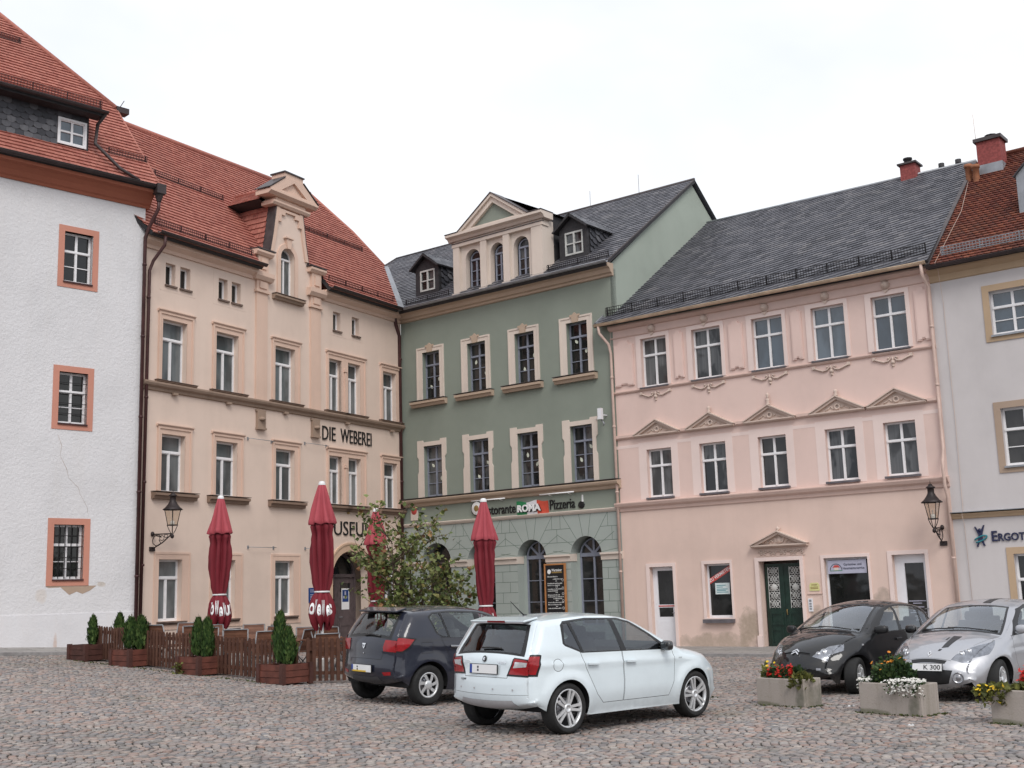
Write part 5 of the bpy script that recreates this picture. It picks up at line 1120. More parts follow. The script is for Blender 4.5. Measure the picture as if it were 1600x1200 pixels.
def parasol(x, y, ztop, rot, words, label, sc=1.0, seed=0):
    z0 = gz(x, y); H = ztop - z0; rnd = random.Random(seed)
    t = empty('parasol', (x, y, z0), rot, label, 'parasol', 'closed red parasols on the terrace')
    NF = 8
    ph = [rnd.uniform(-.25, .25) for _ in range(NF)]; am = [rnd.uniform(.7, 1.25) for _ in range(NF)]
    def fold(a, d, s_=0):
        k = a / (2 * PI) * NF + .25 * math.sin(2.1 * s_ + seed); i = int(math.floor(k)) % NF; f = k - math.floor(k)
        return 1 - d * am[i] * (math.cos(2 * PI * (f + ph[i] * .3)) * .5 + .5) ** 1.6
    def shell(prof, dep, name, mat, n=96, lean=0, drop=None):
        b = MB(); v = []
        for j, (r_, zz) in enumerate(prof):
            for k in range(n):
                a = 2 * PI * k / n; d = dep[j] if isinstance(dep, list) else dep; rr = r_ * sc * fold(a, d, zz * .6) * (1 + (.08 * math.sin(a * 2 + zz * 3.1 + seed) + .05 * math.sin(a * 5 - zz * 7 + seed * 2) + .035 * math.sin(a * 13 + zz * 11 + seed) * math.sin(zz * 9 + a * 3)) * min(1, d * 3))
                dz = drop[j] * math.sin(a * NF / 2 + seed) ** 2 if drop else 0
                v.append((rr * math.cos(a) + lean * j, rr * math.sin(a), zz - dz))
        fs = [(i * n + k, i * n + (k + 1) % n, (i + 1) * n + (k + 1) % n, (i + 1) * n + k) for i in range(len(prof) - 1) for k in range(n)]
        b.add(v, fs, 0, True); return b.build(name, mat, t)
    T = H
    up = [(.05, T - .05), (.085, T - .12), (.15, T - .35), (.225, T - .62), (.30, T - .86), (.315, T - .915), (.30, T - .93)]
    shell(up, [.0, .15, .3, .36, .36, .34, .34], 'top_canopy', 'parasol_faded', drop=[0, 0, 0, 0, 0, .03, .03])
    tie = T - 2.38
    lo = [(.19, T - .80), (.235, T - .92), (.268, T - 1.0), (.252, T - 1.08), (.235, T - 1.16), (.255, T - 1.28), (.262, T - 1.48), (.250, T - 1.75), (.232, T - 1.95), (.198, T - 2.2), (.158, tie + .02), (.152, tie - .02)]
    shell(lo, [.2, .3, .42, .5, .56, .52, .48, .44, .40, .34, .2, .2], 'canopy', 'parasol_red')
    sk = [(.154, tie - .02), (.20, tie - .09), (.252, tie - .20), (.288, tie - .33), (.300, tie - .45), (.262, tie - .55), (.19, tie - .62)]
    dsk = [.15, .2, .25, .29, .34, .42, .5]
    can = shell(sk, dsk, 'valance', 'valance_red', drop=[0, 0, 0, .03, .09, .16, .20])
    b = MB(); b.lathe([(.160 * sc, -.018), (.168 * sc, -.01), (.168 * sc, .01), (.160 * sc, .018)], (0, 0, tie), 32); b.build('tie_strap', 'pole_white', t)
    b = MB(); b.lathe([(.0, .06), (.05, .05), (.075, .01), (.075, -.03)], (0, 0, T - .07), 16); b.build('cap', 'pole_white', t)
    b = MB(); b.lathe([(.035, 0), (.035, T - .2)], (0, 0, .0), 12); b.build('pole', 'pole_white', t)
    b = MB(); b.box(-.42, .42, -.42, .42, -.08, .05); b.lathe([(.10, 0), (.08, .16), (.045, .3)], (0, 0, .05), 12); b.build('base', 'concrete', t)
    b = MB(); a = -PI / 2 - .29 * len(words) * .5 * 1.0   # white lettering wrapped round the valance, facing the square
    for ch in words:
        wd = .33 if ch not in 'il ' else .18
        if ch != ' ':
            v, f = fine_text(ch)
            hh = .34 if ch.isupper() or ch in 'l' else .25; zb = tie - .50 + rnd.uniform(-.03, .03); P = []
            for p in v:
                aa = a + p[0] * wd * .86; zz = zb + p[2] * hh
                i = next(i for i in range(len(sk) - 1) if sk[i][1] >= zz >= sk[i + 1][1]); q = (sk[i][1] - zz) / (sk[i][1] - sk[i + 1][1])
                dd = dsk[i] + (dsk[i + 1] - dsk[i]) * q; rr = (sk[i][0] + (sk[i + 1][0] - sk[i][0]) * q) * sc * fold(aa, dd, zz * .6) * (1 + (.08 * math.sin(aa * 2 + zz * 3.1 + seed) + .05 * math.sin(aa * 5 - zz * 7 + seed * 2) + .035 * math.sin(aa * 13 + zz * 11 + seed) * math.sin(zz * 9 + aa * 3)) * min(1, dd * 3)) + .009
                P.append((rr * math.cos(aa), rr * math.sin(aa), zz))
            b.add(P, f)
        a += wd
    if len(b.v): b.build('lettering', 'letter_white', can)
    return t
def face(x, y): return math.atan2(-x, y) if 0 else math.atan2(y, x) - PI / 2
parasol(-7.12, 28.63, 4.39, face(-7.12, 28.63), 'VoWeWus', 'dark red closed parasol before the second ground floor window, nearest the wall lantern', 1.02, 1)
parasol(-4.19, 25.66, 4.37, face(-4.19, 25.66), 'oVeWeis', 'tallest dark red closed parasol, beside the blue plaque and museum entrance', 1.0, 2)
parasol(-3.63, 30.79, 4.12, face(-3.63, 30.79), 'seVeWs', 'dark red closed parasol half hidden behind the leafy tree', .98, 3)
parasol(-.72, 26.49, 3.96, face(-.72, 26.49), 'elsWeV', 'dark red closed parasol behind the white car, covering the word Ristorante', .92, 4)

# ---------------------------------------------------------------- picket fence, planters, conifers
island('fence_wood', [(0, (.060, .026, .018)), (.5, (.085, .038, .025)), (1, (.115, .055, .036))], .75, .25, .4, 22)
simple('planter_wood', (.115, .036, .024), .7, var=.35, scale=5, bumpk=.4, bscale=30)
simple('planter_wood_dark', (.065, .024, .018), .75, var=.3, scale=5, bumpk=.4, bscale=30)
simple('soil', (.03, .022, .017), .95, var=.3)
DIR = Vector((.777, -.63, 0)); INN = Vector((.63, .777, 0)); FA = math.atan2(DIR.y, DIR.x)
corners = [Vector((-9.88, 27.56, 0)), Vector((-8.44, 26.19, 0)), Vector((-6.50, 24.53, 0)), Vector((-4.52, 23.06, 0))]
PC = [c - DIR * .33 + INN * .33 for c in corners]
plab = ['dark wooden planter box at the white house end of the picket fence', 'wooden planter box second from the white house, under a merged pair of conifers', 'wooden planter box with a small weed at its left corner', 'reddest wooden planter box at the fence corner behind the dark blue car']
for i, c in enumerate(PC):
    z = gz(c.x, c.y); t = empty('wooden_planter', (c.x, c.y, z - .01), FA, plab[i], 'planter', 'wooden planters along the picket fence')
    b = MB(); a = .33
    for k in range(3):
        z0, z1 = .03 + k * .12, .03 + k * .12 + .112; o = .012 * (k % 2) + .02
        b.box(-a - o, a + o, -a - o, -a + .02, z0, z1); b.box(-a - o, a + o, a - .02, a + o, z0, z1)
        b.box(-a - o + .001, -a + .02, -a + .021, a - .021, z0, z1); b.box(a - .02, a + o - .001, -a + .021, a - .021, z0, z1)
    b.build('plank_sides', 'planter_wood' if i else 'planter_wood_dark', t)
    for sx in (-1, 1):
        for sy in (-1, 1): b = MB(); b.box(sx * a - .045 + sx * .014, sx * a + .045 + sx * .014, sy * a - .045 + sy * .014, sy * a + .045 + sy * .014, 0, .40); b.build('corner_post', 'planter_wood_dark', t)
    b = MB(); b.box(-a + .02, a - .02, -a + .02, a - .02, .05, .345); b.build('soil', 'soil', t)
def picket_fence(p0, p1, label, h=.80, step=.118):
    d = p1 - p0; l = d.length; d.normalize(); za = gz(p0.x, p0.y); zb = gz(p1.x, p1.y)
    t = empty('picket_fence', (p0.x, p0.y, za), math.atan2(d.y, d.x), label, 'fence', 'brown picket fence round the terrace')
    s = (zb - za) / l; b = MB(); rnd = random.Random(int(l * 100)); n = int(l / step)
    for i in range(n + 1):
        x = i * l / n; w = .036 + rnd.uniform(-.003, .003); z0 = s * x + .05; z1 = z0 + h - .05 + rnd.uniform(-.012, .012); lean = rnd.uniform(-.008, .008)
        o = [(x - w, z0), (x + w, z0), (x + w + lean, z1 - .035), (x + w * .6 + lean, z1 - .008), (x + lean, z1), (x - w * .6 + lean, z1 - .008), (x - w + lean, z1 - .035)]
        b.plate(o, [], -.032, -.012, back=True)
    b.build('picket_slats', 'fence_wood', t)
    for zz in (.20, .66):
        b = MB(); b.obox((l / 2, .008, zz + s * l / 2), (l / 2, 0, s * l / 2), (0, .018, 0), (0, 0, .035)); b.build('rail', 'fence_wood', t)
    for x in (.1, l - .1):
        b = MB(); b.box(x - .04, x + .04, .03, .11, s * x, s * x + h - .06); b.build('post', 'fence_wood', t)
    return t
FO = INN * .12
flab = ['short picket fence panel in front of the white house wall', 'picket fence panel below the peach house corner downpipe', 'longest visible picket fence panel, before the terrace chairs', 'picket fence panel running behind the dark blue car']
picket_fence(PC[0] - DIR * .05 + FO + INN * .0, PC[1] + FO, flab[0]); picket_fence(PC[1] + FO, PC[2] + FO, flab[1]); picket_fence(PC[2] + FO, PC[3] + FO + DIR * .2, flab[2])
q0 = PC[3] + Vector((.42, .12, 0)); picket_fence(q0, q0 + Vector((.82, .57, 0)) * 2.6, flab[3], .88, .125)
CON = [(0, (.014, .034, .010)), (.35, (.032, .066, .017)), (.75, (.058, .105, .026)), (1, (.095, .135, .040))]
island('conifer_green', CON, .75, .2, 0); island('conifer_tip', [(0, (.05, .06, .02)), (1, (.14, .11, .05))], .8, .2, 0)
simple('bark', (.085, .06, .042), .9, var=.3, scale=12, bumpk=.6)
def conifer(h, r, seed, n=1500):
    rnd = random.Random(seed); b = MB()
    tips = [(rnd.uniform(-.05, .05), rnd.uniform(-.05, .05), h * rnd.uniform(.86, 1.04)) for _ in range(3)] + [(0, 0, h)]
    for k in range(n):
        f = rnd.random() ** .8; z = .03 + f * h * .97; a = rnd.uniform(0, 2 * PI)
        prof = (math.sin(min(1, f * 1.5 + .28) * PI * .5)) * (1 - f ** 2.4) ** .75 if f > .2 else .62 + f * 1.2
        lump = 1 + .16 * math.sin(a * 3 + seed) + .12 * math.sin(z * 14 + a * 2)
        rr = r * prof * lump * rnd.uniform(.5, 1.0) ** .7 * (1.38 if rnd.random() < .16 else 1) + .012
        c = Vector((rr * math.cos(a), rr * math.sin(a), z)); o = Vector((math.cos(a), math.sin(a), 0))
        up = (Vector((0, 0, 1)) + o * rnd.uniform(.1, .6) + Vector((rnd.uniform(-.3, .3), rnd.uniform(-.3, .3), 0))).normalized()
        sd = up.cross(o + Vector((rnd.uniform(-.5, .5), rnd.uniform(-.5, .5), 0))).normalized(); l = rnd.uniform(.035, .095); w = l * .26
        b.add([c - sd * w * .5, c + up * l * .55 - sd * w, c + up * l * 1.1, c + up * l * .55 + sd * w, c + sd * w * .5], [(0, 1, 2, 3, 4)])
    for (tx, ty, tz) in tips:
        for k in range(22):
            z = tz - .14 + .24 * k / 22; c = Vector((tx + rnd.uniform(-.018, .018), ty + rnd.uniform(-.018, .018), z)); up = Vector((rnd.uniform(-.35, .35), rnd.uniform(-.35, .35), 1)).normalized(); sd = up.cross(Vector((rnd.random(), rnd.random(), .1))).normalized()
            b.add([c, c + up * .02 - sd * .01, c + up * .05, c + up * .02 + sd * .01], [(0, 1, 2, 3)], 1 if k > 8 else 0)
    return b
CF = [conifer(.62, .135, 3), conifer(.60, .15, 8)]
def place_conifer(i, c, sc, label, kind):
    t = empty('conifer', (c.x, c.y, gz(c.x, c.y) + .33), random.uniform(0, 6), label, 'conifer', 'conifers in the wooden planters'); t.scale = (sc[0] * .86, sc[1] * .86, sc[2] * 1.10)
    if i not in CMESH: CMESH[i] = CF[i].build('foliage', ['conifer_green', 'conifer_tip'], t)
    else: o = CMESH[i].copy(); COL.objects.link(o); o.parent = t
    b = MB(); b.tube([(0, 0, -.03), (.01, 0, .2), (0, .01, .4)], [.02, .014, .008], 6); b.build('trunk', 'bark', t)
CMESH = {}
V_ = Vector
place_conifer(0, PC[0] + DIR * .05, (.95, .95, .92), 'slim dark conifer in the planter at the white house end', 0)
place_conifer(1, PC[0] + DIR * .28 + INN * .55, (1.0, 1.0, 1.05), 'two tipped conifer just behind the first fence pickets by the white wall', 0)
place_conifer(1, PC[1] - DIR * .12 - INN * .02, (1.1, 1.1, 1.0), 'left half of the merged conifer pair in front of the downpipe', 0)
place_conifer(0, PC[1] + DIR * .14 + INN * .06, (1.25, 1.25, 1.02), 'right half of the merged conifer pair in front of the downpipe', 0)
place_conifer(1, PC[2] - DIR * .16, (1.0, 1.0, 1.12), 'left conifer with dry brown tips in the planter below the first parasol', 0)
place_conifer(0, PC[2] + DIR * .15, (1.12, 1.12, 1.10), 'right conifer with dry brown tips in the planter below the first parasol', 0)
place_conifer(0, PC[3] - DIR * .13, (1.15, 1.15, 1.36), 'tallest pointed conifer in the corner planter', 0)
place_conifer(1, PC[3] + DIR * .15 - INN * .04, (1.12, 1.12, 1.02), 'smaller bright green conifer right of the tallest one', 0)

# ---------------------------------------------------------------- terrace chairs and tables
island('chair_slat', [(0, (.105, .045, .028)), (.6, (.155, .068, .042)), (1, (.20, .095, .06))], .6, .3, .2, 20)
simple('alu_frame', (.25, .25, .26), .45, .2, var=.08)
def make_chair(loc, rot, label):
    t = empty('terrace_chair', loc, rot, label, 'chair', 'folding chairs on the terrace')
    b = MB()
    for k in range(8): z = .50 + k * .055; y = .20 + (z - .45) * .28; b.obox((0, y, z), (.235, 0, 0), (0, .007, .002), (0, .0075, .026))
    b.build('backrest_slats', 'chair_slat', t)
    b = MB()
    for k in range(7): b.box(-.225, .225, -.22 + k * .062, -.22 + k * .062 + .052, .437, .452)
    b.build('seat_slats', 'chair_slat', t)
    for s in (-1, 1):
        b = MB(); b.tube([(s * .255, -.20, 0), (s * .255, .20, .45), (s * .255, .335, .915)], .014, 6); b.tube([(s * .25, .26, 0), (s * .25, -.23, .44), (s * .25, .18, .43)], .013, 6); b.build('leg_frame', 'alu_frame', t)
    b = MB(); b.tube([(-.255, .337, .918), (.255, .337, .918)], .014, 6); b.build('top_rail', 'alu_frame', t)
    for s in (-1, 1): b = MB(); b.box(s * .275 - .022, s * .275 + .022, -.22, .25, .64, .66); b.tube([(s * .275, -.15, .64), (s * .262, -.12, .43)], .011, 5); b.build('armrest', 'chair_slat', t)
    return t
CH = [(-6.29, 28.82, 20, 'terrace chair seen from behind under the middle ground floor window'), (-5.94, 26.34, 70, 'terrace chair turned sideways left of the corner planter'), (-5.81, 27.39, -40, 'terrace chair half hidden by the tallest conifer'),
      (-6.0, 25.6, 190, 'terrace chair closest to the longest fence panel'), (-4.93, 28.07, 10, 'terrace chair straight behind the tallest parasol valance'), (-5.66, 29.46, 160, 'terrace chair nearest the peach wall below the window sill'),
      (-4.05, 24.9, 205, 'terrace chair with bright top rail right of the corner conifers'), (-4.02, 27.71, -60, 'terrace chair with slanting bright frame by the car rear window'), (-4.13, 25.95, 100, 'terrace chair beside the white parasol pole'),
      (-6.91, 27.65, 35, 'terrace chair under the first parasol lettering'), (-7.84, 27.92, -15, 'terrace chair tilted back below the wall lantern window'), (-7.87, 26.87, 150, 'terrace chair behind the second planter conifers'), (-8.29, 27.27, 60, 'terrace chair beside the downpipe foot'), (-4.9, 26.6, -110, 'terrace chair facing the tallest parasol from the left'),
      (-5.35, 25.1, 215, 'terrace chair leaning close behind the corner conifers'), (-6.75, 25.9, 200, 'terrace chair just right of the brown tipped conifers'), (-7.2, 26.9, 190, 'terrace chair between the second and third planters'), (-4.55, 29.2, 175, 'terrace chair in front of the blue plaque'), (-3.6, 26.4, 220, 'terrace chair almost hidden behind the dark blue car')]
c0 = None
for (x, y, rz, lb) in CH:
    if c0 is None: c0 = make_chair((x, y, gz(x, y)), R(rz), lb)
    else: c = copy_tree(c0); c.location = (x, y, gz(x, y)); c.rotation_euler = (0, 0, R(rz)); c['label'] = lb
def table(x, y, rz, label):
    t = empty('terrace_table', (x, y, gz(x, y)), R(rz), label, 'table', 'wooden tables on the terrace')
    b = MB()
    for k in range(6): b.box(-.6, .6, -.36 + k * .122, -.36 + k * .122 + .112, .71, .735)
    b.build('tabletop', 'chair_slat', t)
    for sx in (-1, 1):
        b = MB(); b.tube([(sx * .5, -.3, 0), (sx * .5, .28, .70)], .016, 6); b.tube([(sx * .48, .3, 0), (sx * .48, -.28, .70)], .016, 6); b.build('leg_frame', 'alu_frame', t)
for a in ((-6.6, 26.2, 20, 'slatted terrace table behind the third planter'), (-5.1, 25.3, -35, 'slatted terrace table behind the corner planter'), (-4.6, 27.2, 10, 'slatted terrace table under the tallest parasol'), (-8.9, 27.75, -40, 'slatted terrace table against the white house'), (-7.4, 28.6, 55, 'slatted terrace table below the wall lantern')): table(*a)

# ---------------------------------------------------------------- tree in front of the corner
LEAF = [(0, (.055, .085, .022)), (.3, (.115, .150, .042)), (.6, (.175, .205, .065)), (.8, (.22, .225, .085)), (.93, (.20, .17, .055)), (1, (.25, .115, .05))]
island('tree_leaf', LEAF, .55, .35, 0)
def leafy(b, c, d, rnd, l, m=0, wd=.42):
    d = d.normalized(); s = d.cross(Vector((rnd.uniform(-1, 1), rnd.uniform(-1, 1), rnd.uniform(-1, 1)))).normalized(); nrm = d.cross(s); w = l * wd
    b.add([c, c + d * l * .45 - s * w + nrm * w * .25, c + d * l - nrm * w * .3, c + d * l * .45 + s * w + nrm * w * .25], [(0, 1, 2), (0, 2, 3)], m)
def tree():
    x, y = -2.50, 28.0; z = gz(x, y)
    t = empty('small_tree', (x, y, z), 0, 'slender multi stemmed tree with loose olive foliage before the house corner', 'tree'); rnd = random.Random(5)
    tr = MB(); lf = MB(); tips = []
    def limb(p, d, l, r_, lev):
        pts = [p]; rs = [r_]; n = 6
        for k in range(n):
            d = (d + Vector((rnd.uniform(-.22, .22), rnd.uniform(-.16, .16), rnd.uniform(-.05, .16)))).normalized(); p = p + d * l / n; pts.append(p); rs.append(r_ * (1 - .8 * (k + 1) / n))
            if lev < 2 and k > 0:
                for _ in range(2 if lev == 0 else 1):
                    a = rnd.uniform(0, 2 * PI); q = (d * .6 + Vector((math.cos(a) * 1.1, math.sin(a) * .7, rnd.uniform(-.25, .6)))).normalized(); limb(p, q, l * rnd.uniform(.28, .50), r_ * .45, lev + 1)
            if lev > 0 and k > 0:
                for _ in range((2 if k % 2 else 1) if lev == 2 else 1):
                    c = p + Vector((rnd.gauss(0, .07), rnd.gauss(0, .07), rnd.gauss(0, .06))); leafy(lf, c, Vector((rnd.uniform(-1, 1), rnd.uniform(-1, 1), rnd.uniform(-.9, .5))), rnd, rnd.uniform(.085, .15))
        tr.tube(pts, rs, 6)
    b0 = Vector((0, 0, -.05))
    limb(b0 + Vector((.02, 0, 0)), Vector((-.10, 0, 1)), 2.6, .07, 0)
    limb(b0 + Vector((.10, .05, 0)), Vector((.10, .1, 1)), 2.7, .032, 0)
    limb(b0 + Vector((-.10, .0, 0)), Vector((-.24, 0, 1)), 3.1, .036, 0)
    limb(b0 + Vector((.16, -.05, 0)), Vector((.28, -.05, 1)), 2.3, .028, 0)
    limb(b0 + Vector((-.14, .06, 0)), Vector((-.36, .05, .9)), 1.8, .025, 0)
    limb(b0 + Vector((.2, .06, 0)), Vector((.50, .05, .95)), 1.8, .024, 0)
    tr.build('trunk', 'bark', t); lf.build('crown', 'tree_leaf', t)
tree()

# ---------------------------------------------------------------- wall lanterns
m, nt, out = new_mat('lantern_glass'); tr = N(nt, 'ShaderNodeBsdfTransparent'); tr.inputs[0].default_value = (.90, .87, .82, 1); gl = N(nt, 'ShaderNodeBsdfGlossy', Roughness=.05); lw = N(nt, 'ShaderNodeLayerWeight', Blend=.5); mx = N(nt, 'ShaderNodeMixShader')
L(nt, M_(nt, 'ADD', .05, M_(nt, 'MULTIPLY', M_(nt, 'POWER', lw.outputs['Facing'], 4.0), .9)), mx.inputs[0]); L(nt, tr.outputs[0], mx.inputs[1]); L(nt, gl.outputs[0], mx.inputs[2]); L(nt, mx.outputs[0], out.inputs[0])
simple('lantern_iron', (.030, .022, .022), .5, .3, var=.3)
def lantern(k, base, out_, label, h=1.0):
    t = on_house(k, 'wall_lantern', base, label, 'lantern', 'wall lanterns'); o = -out_
    b = MB(); b.tube([(0, 0, .40), (0, o, .38)], .018, 8); b.tube([(0, -.02, 0), (0, -.10, .02), (0, o * .55, .16), (0, o * .95, .36)], .018, 8)
    b.tube([(0, -.03, .38)] + [(0, o * .28 + o * .24 * math.cos(a), .22 + .15 * math.sin(a)) for a in [.6 + q * .62 for q in range(9)]] + [(0, o * .36, .24)], .012, 6)
    b.tube([(0, o * .50 + o * .11 * math.cos(a), .28 + .07 * math.sin(a)) for a in [q * .6 for q in range(11)]], .010, 6)
    b.tube([(0, o * .70 + o * .08 * math.cos(a), .33 + .045 * math.sin(a)) for a in [q * .6 for q in range(11)]], .009, 6)
    b.lathe([(0, -.09), (.05, -.05), (.055, .0), (.03, .05), (0, .06)], (0, -.03, .42), 8); b.box(-.09, .09, -.05, 0, -.07, .05); b.lathe([(0, -.1), (.05, -.06), (.05, 0), (.02, .04)], (0, o, .34), 8); b.build('scroll_bracket', 'lantern_iron', t)
    z = .42; b = MB()
    for q in range(4):
        a = q * PI / 2 + PI / 4; ca, sa = math.cos(a), math.sin(a)
        b.tube([(ca * .03, o + sa * .03, z - .04), (ca * .085, o + sa * .085, z + .06), (ca * .13, o + sa * .13, z + .17), (ca * .115, o + sa * .115, z + .19)], .011, 6)
        b.tube([(ca * .125, o + sa * .125, z + .19), (ca * .215, o + sa * .215, z + .62)], .010, 6)
    b.lathe([(.12, .0), (.15, .0), (.15, .03), (.12, .03)], (0, o, z + .18), 4, smooth=False, phase=PI / 4); b.build('frame', 'lantern_iron', t)
    b = MB(); b.lathe([(.12, 0), (.208, .42)], (0, o, z + .205), 4, smooth=False, phase=PI / 4); b.build('glass', 'lantern_glass', t)
    b = MB(); b.lathe([(.27, -.015), (.275, .0), (.20, .06), (.13, .15), (.095, .22), (.085, .25), (.085, .36), (.12, .37), (.12, .39), (.06, .43), (.045, .47), (.0, .48)], (0, o, z + .63), 16, phase=PI / 4); b.tube([(0, o, z + 1.1), (0, o, z + 1.2)], [.012, .004], 6); b.build('roof_cap', 'lantern_iron', t)
    b = MB(); b.lathe([(0, .12), (.05, .10), (.06, .05), (.055, 0)], (0, o, z + .21), 10); b.tube([(0, o, z + .3), (0, o, z + .42)], .012, 6); b.build('burner', 'pole_white', t)
    return t
lantern('B', (.60, 0, 3.36), .80, 'black iron wall lantern on the peach wall above the first ground floor window')
lantern('D', (10.16, -.01, 2.80), .66, 'black iron wall lantern on the pink house next to its downpipe')

# ---------------------------------------------------------------- concrete flower tubs
plaster('tub_concrete', (.36, .318, .285), .5, 35, .01, (.36, .36, .28), 1.1, [(.36, .12, .12, .22, (.12, .12, .09)), (-.3, .02, .4, .06, (.14, .14, .09))])
island('flower_red', [(0, (.42, .012, .012)), (1, (.66, .03, .02))], .6, .3, 0); island('flower_yellow', [(0, (.62, .40, .02)), (1, (.80, .56, .03))], .6, .3, 0); island('flower_orange', [(0, (.55, .16, .015)), (1, (.72, .30, .03))], .6, .3, 0); island('flower_white', [(0, (.62, .60, .55)), (1, (.82, .80, .76))], .6, .3, 0)
island('plant_leaf', [(0, (.014, .035, .012)), (.5, (.032, .066, .020)), (1, (.070, .105, .030))], .6, .3, 0); island('plant_olive', [(0, (.05, .06, .015)), (1, (.16, .16, .04))], .65, .3, 0)
TA_ = math.atan2(-.75, .66)
def tub(cx_, cy_, rz, label, l=.88, w=.46, h=.43):
    t = empty('flower_tub', (cx_, cy_, gz(cx_, cy_) - .015), rz, label, 'flower tub', 'concrete flower tubs')
    b = MB(); i = .05
    b.plate([(0, 0)] * 0 or rect(-l / 2, l / 2, 0, h), [], -w / 2, w / 2, back=True); 
    b = MB(); b.box(-l / 2, l / 2, -w / 2, -w / 2 + i, 0, h); b.box(-l / 2, l / 2, w / 2 - i, w / 2, 0, h); b.box(-l / 2, -l / 2 + i, -w / 2 + i, w / 2 - i, 0, h - .001); b.box(l / 2 - i, l / 2, -w / 2 + i, w / 2 - i, 0, h - .001); o = b.build('trough', 'tub_concrete', t)
    bv = o.modifiers.new('edge', 'BEVEL'); bv.width = .012; bv.segments = 2
    b = MB(); b.box(-l / 2 + i, l / 2 - i, -w / 2 + i, w / 2 - i, .05, h - .04); b.build('soil', 'soil', t); return t
def bloom(b, c, r_, rnd, m, n=7):
    ax = Vector((rnd.uniform(-.5, .5), rnd.uniform(-.8, 0), rnd.uniform(.4, 1))).normalized(); s = ax.orthogonal().normalized(); q = ax.cross(s)
    for k in range(n):
        a = 2 * PI * k / n; d = s * math.cos(a) + q * math.sin(a); e = s * math.cos(a + .5) + q * math.sin(a + .5); f = s * math.cos(a - .5) + q * math.sin(a - .5)
        b.add([c, c + f * r_ * .7 + ax * r_ * .2, c + d * r_ + ax * r_ * .1, c + e * r_ * .7 + ax * r_ * .2], [(0, 1, 2, 3)], m)
def plant(root_t, name, cat, label, pos, spread, h, nl, leafm, blooms, bm, br, seed, drape=None, ll=(.05, .10), pet=7, stem=True):
    rz = root_t.rotation_euler.z; M0 = Matrix.Translation(root_t.location) @ Matrix.Rotation(rz, 4, 'Z')
    t = empty(name, M0 @ Vector(pos), rz, label, cat); rnd = random.Random(seed); b = MB(); f = MB(); st = MB()
    for k in range(nl):
        a = rnd.uniform(0, 2 * PI); q = rnd.random() ** .6; px, py = spread[0] * q * math.cos(a), spread[1] * q * math.sin(a); z = h * rnd.random() * (1 - .55 * q * q)
        if drape and rnd.random() < drape[2]: px = drape[0] * rnd.uniform(-1, 1); py = -rnd.uniform(.0, drape[1]) + drape[3]; z = .04 - rnd.random() ** 1.3 * drape[4] * (1 if py < drape[3] - .06 else .2)
        leafy(b, Vector((px, py, z)), Vector((px * 2 + rnd.uniform(-.4, .4), py * 2 + rnd.uniform(-.4, .4), rnd.uniform(-.2, .8))), rnd, rnd.uniform(*ll), 0, .5)
    for k in range(blooms):
        a = rnd.uniform(0, 2 * PI); q = rnd.random() ** .5; px, py = spread[0] * q * math.cos(a), spread[1] * q * math.sin(a) - .02; z = h * rnd.uniform(.75, 1.18) * (1 - .3 * q)
        if drape and rnd.random() < drape[2]: px = drape[0] * rnd.uniform(-1, 1); py = -rnd.uniform(.02, drape[1]) + drape[3]; z = .07 - rnd.random() ** 1.3 * drape[4]
        c = Vector((px, py, z)); r_ = br * rnd.uniform(.75, 1.2)
        if name == 'salvia':
            for j in range(16): bloom(f, c + Vector((rnd.gauss(0, .018), rnd.gauss(0, .018), -.07 + j * .011)), r_ * (1.1 - j * .04), rnd, 0, 5)
        else: bloom(f, c, r_, rnd, 0, pet)
        if stem: st.tube([(px * .5, py * .5, 0), (px * .9, py * .9, z * .6), (px, py, z)], .003, 4)
    b.build('leaves', leafm, t)
    if blooms: f.build('blossoms', bm, t)
    if stem and blooms: st.build('stems', leafm, t)
    return t
t1 = tub(4.14, 18.90, TA_, 'concrete flower tub with red flowers, in front of the black car')
plant(t1, 'salvia', 'plant', 'red flowering plant at the left of the tub before the black car', (-.18, -.05, .40), (.17, .13), .17, 150, 'plant_leaf', 4, 'flower_red', .028, 1)
plant(t1, 'salvia', 'plant', 'red flowering plant near the right end of the tub before the black car', (.17, -.06, .40), (.15, .12), .20, 130, 'plant_leaf', 4, 'flower_red', .030, 2)
plant(t1, 'marigold', 'plant', 'thin plant with small yellow flowers at the far left corner of the first tub', (-.36, .04, .40), (.13, .16), .26, 70, 'plant_olive', 8, 'flower_yellow', .026, 3)
plant(t1, 'creeping_plant', 'plant', 'olive trailing plant hanging over the right corner of the tub before the black car', (.33, -.08, .40), (.14, .14), .12, 180, 'plant_olive', 6, 'flower_yellow', .016, 4, (.12, .2, .4, -.02, .18))
t2 = tub(5.34, 17.32, TA_, 'concrete flower tub with white trailing flowers, in front of the silver car', .98, .46, .44)
plant(t2, 'marigold', 'plant', 'bushy dark green plant with orange flowers in the middle tub', (-.06, .02, .41), (.32, .20), .40, 900, 'plant_leaf', 16, 'flower_orange', .026, 5, None, (.03, .075))
plant(t2, 'alyssum', 'plant', 'white alyssum cascading over the right corner of the middle tub', (.24, -.10, .42), (.26, .16), .09, 200, 'plant_leaf', 330, 'flower_white', .019, 6, (.27, .22, .62, -.04, .20), (.03, .05), 5, False)
plant(t2, 'alyssum', 'plant', 'white alyssum hanging over the left end of the middle tub', (-.44, -.04, .42), (.14, .18), .08, 120, 'plant_leaf', 150, 'flower_white', .018, 7, (.12, .16, .55, .04, .24), (.03, .05), 5, False)
t3 = tub(6.52, 15.62, TA_, 'concrete flower tub cut off by the right picture edge', .9, .46, .44)
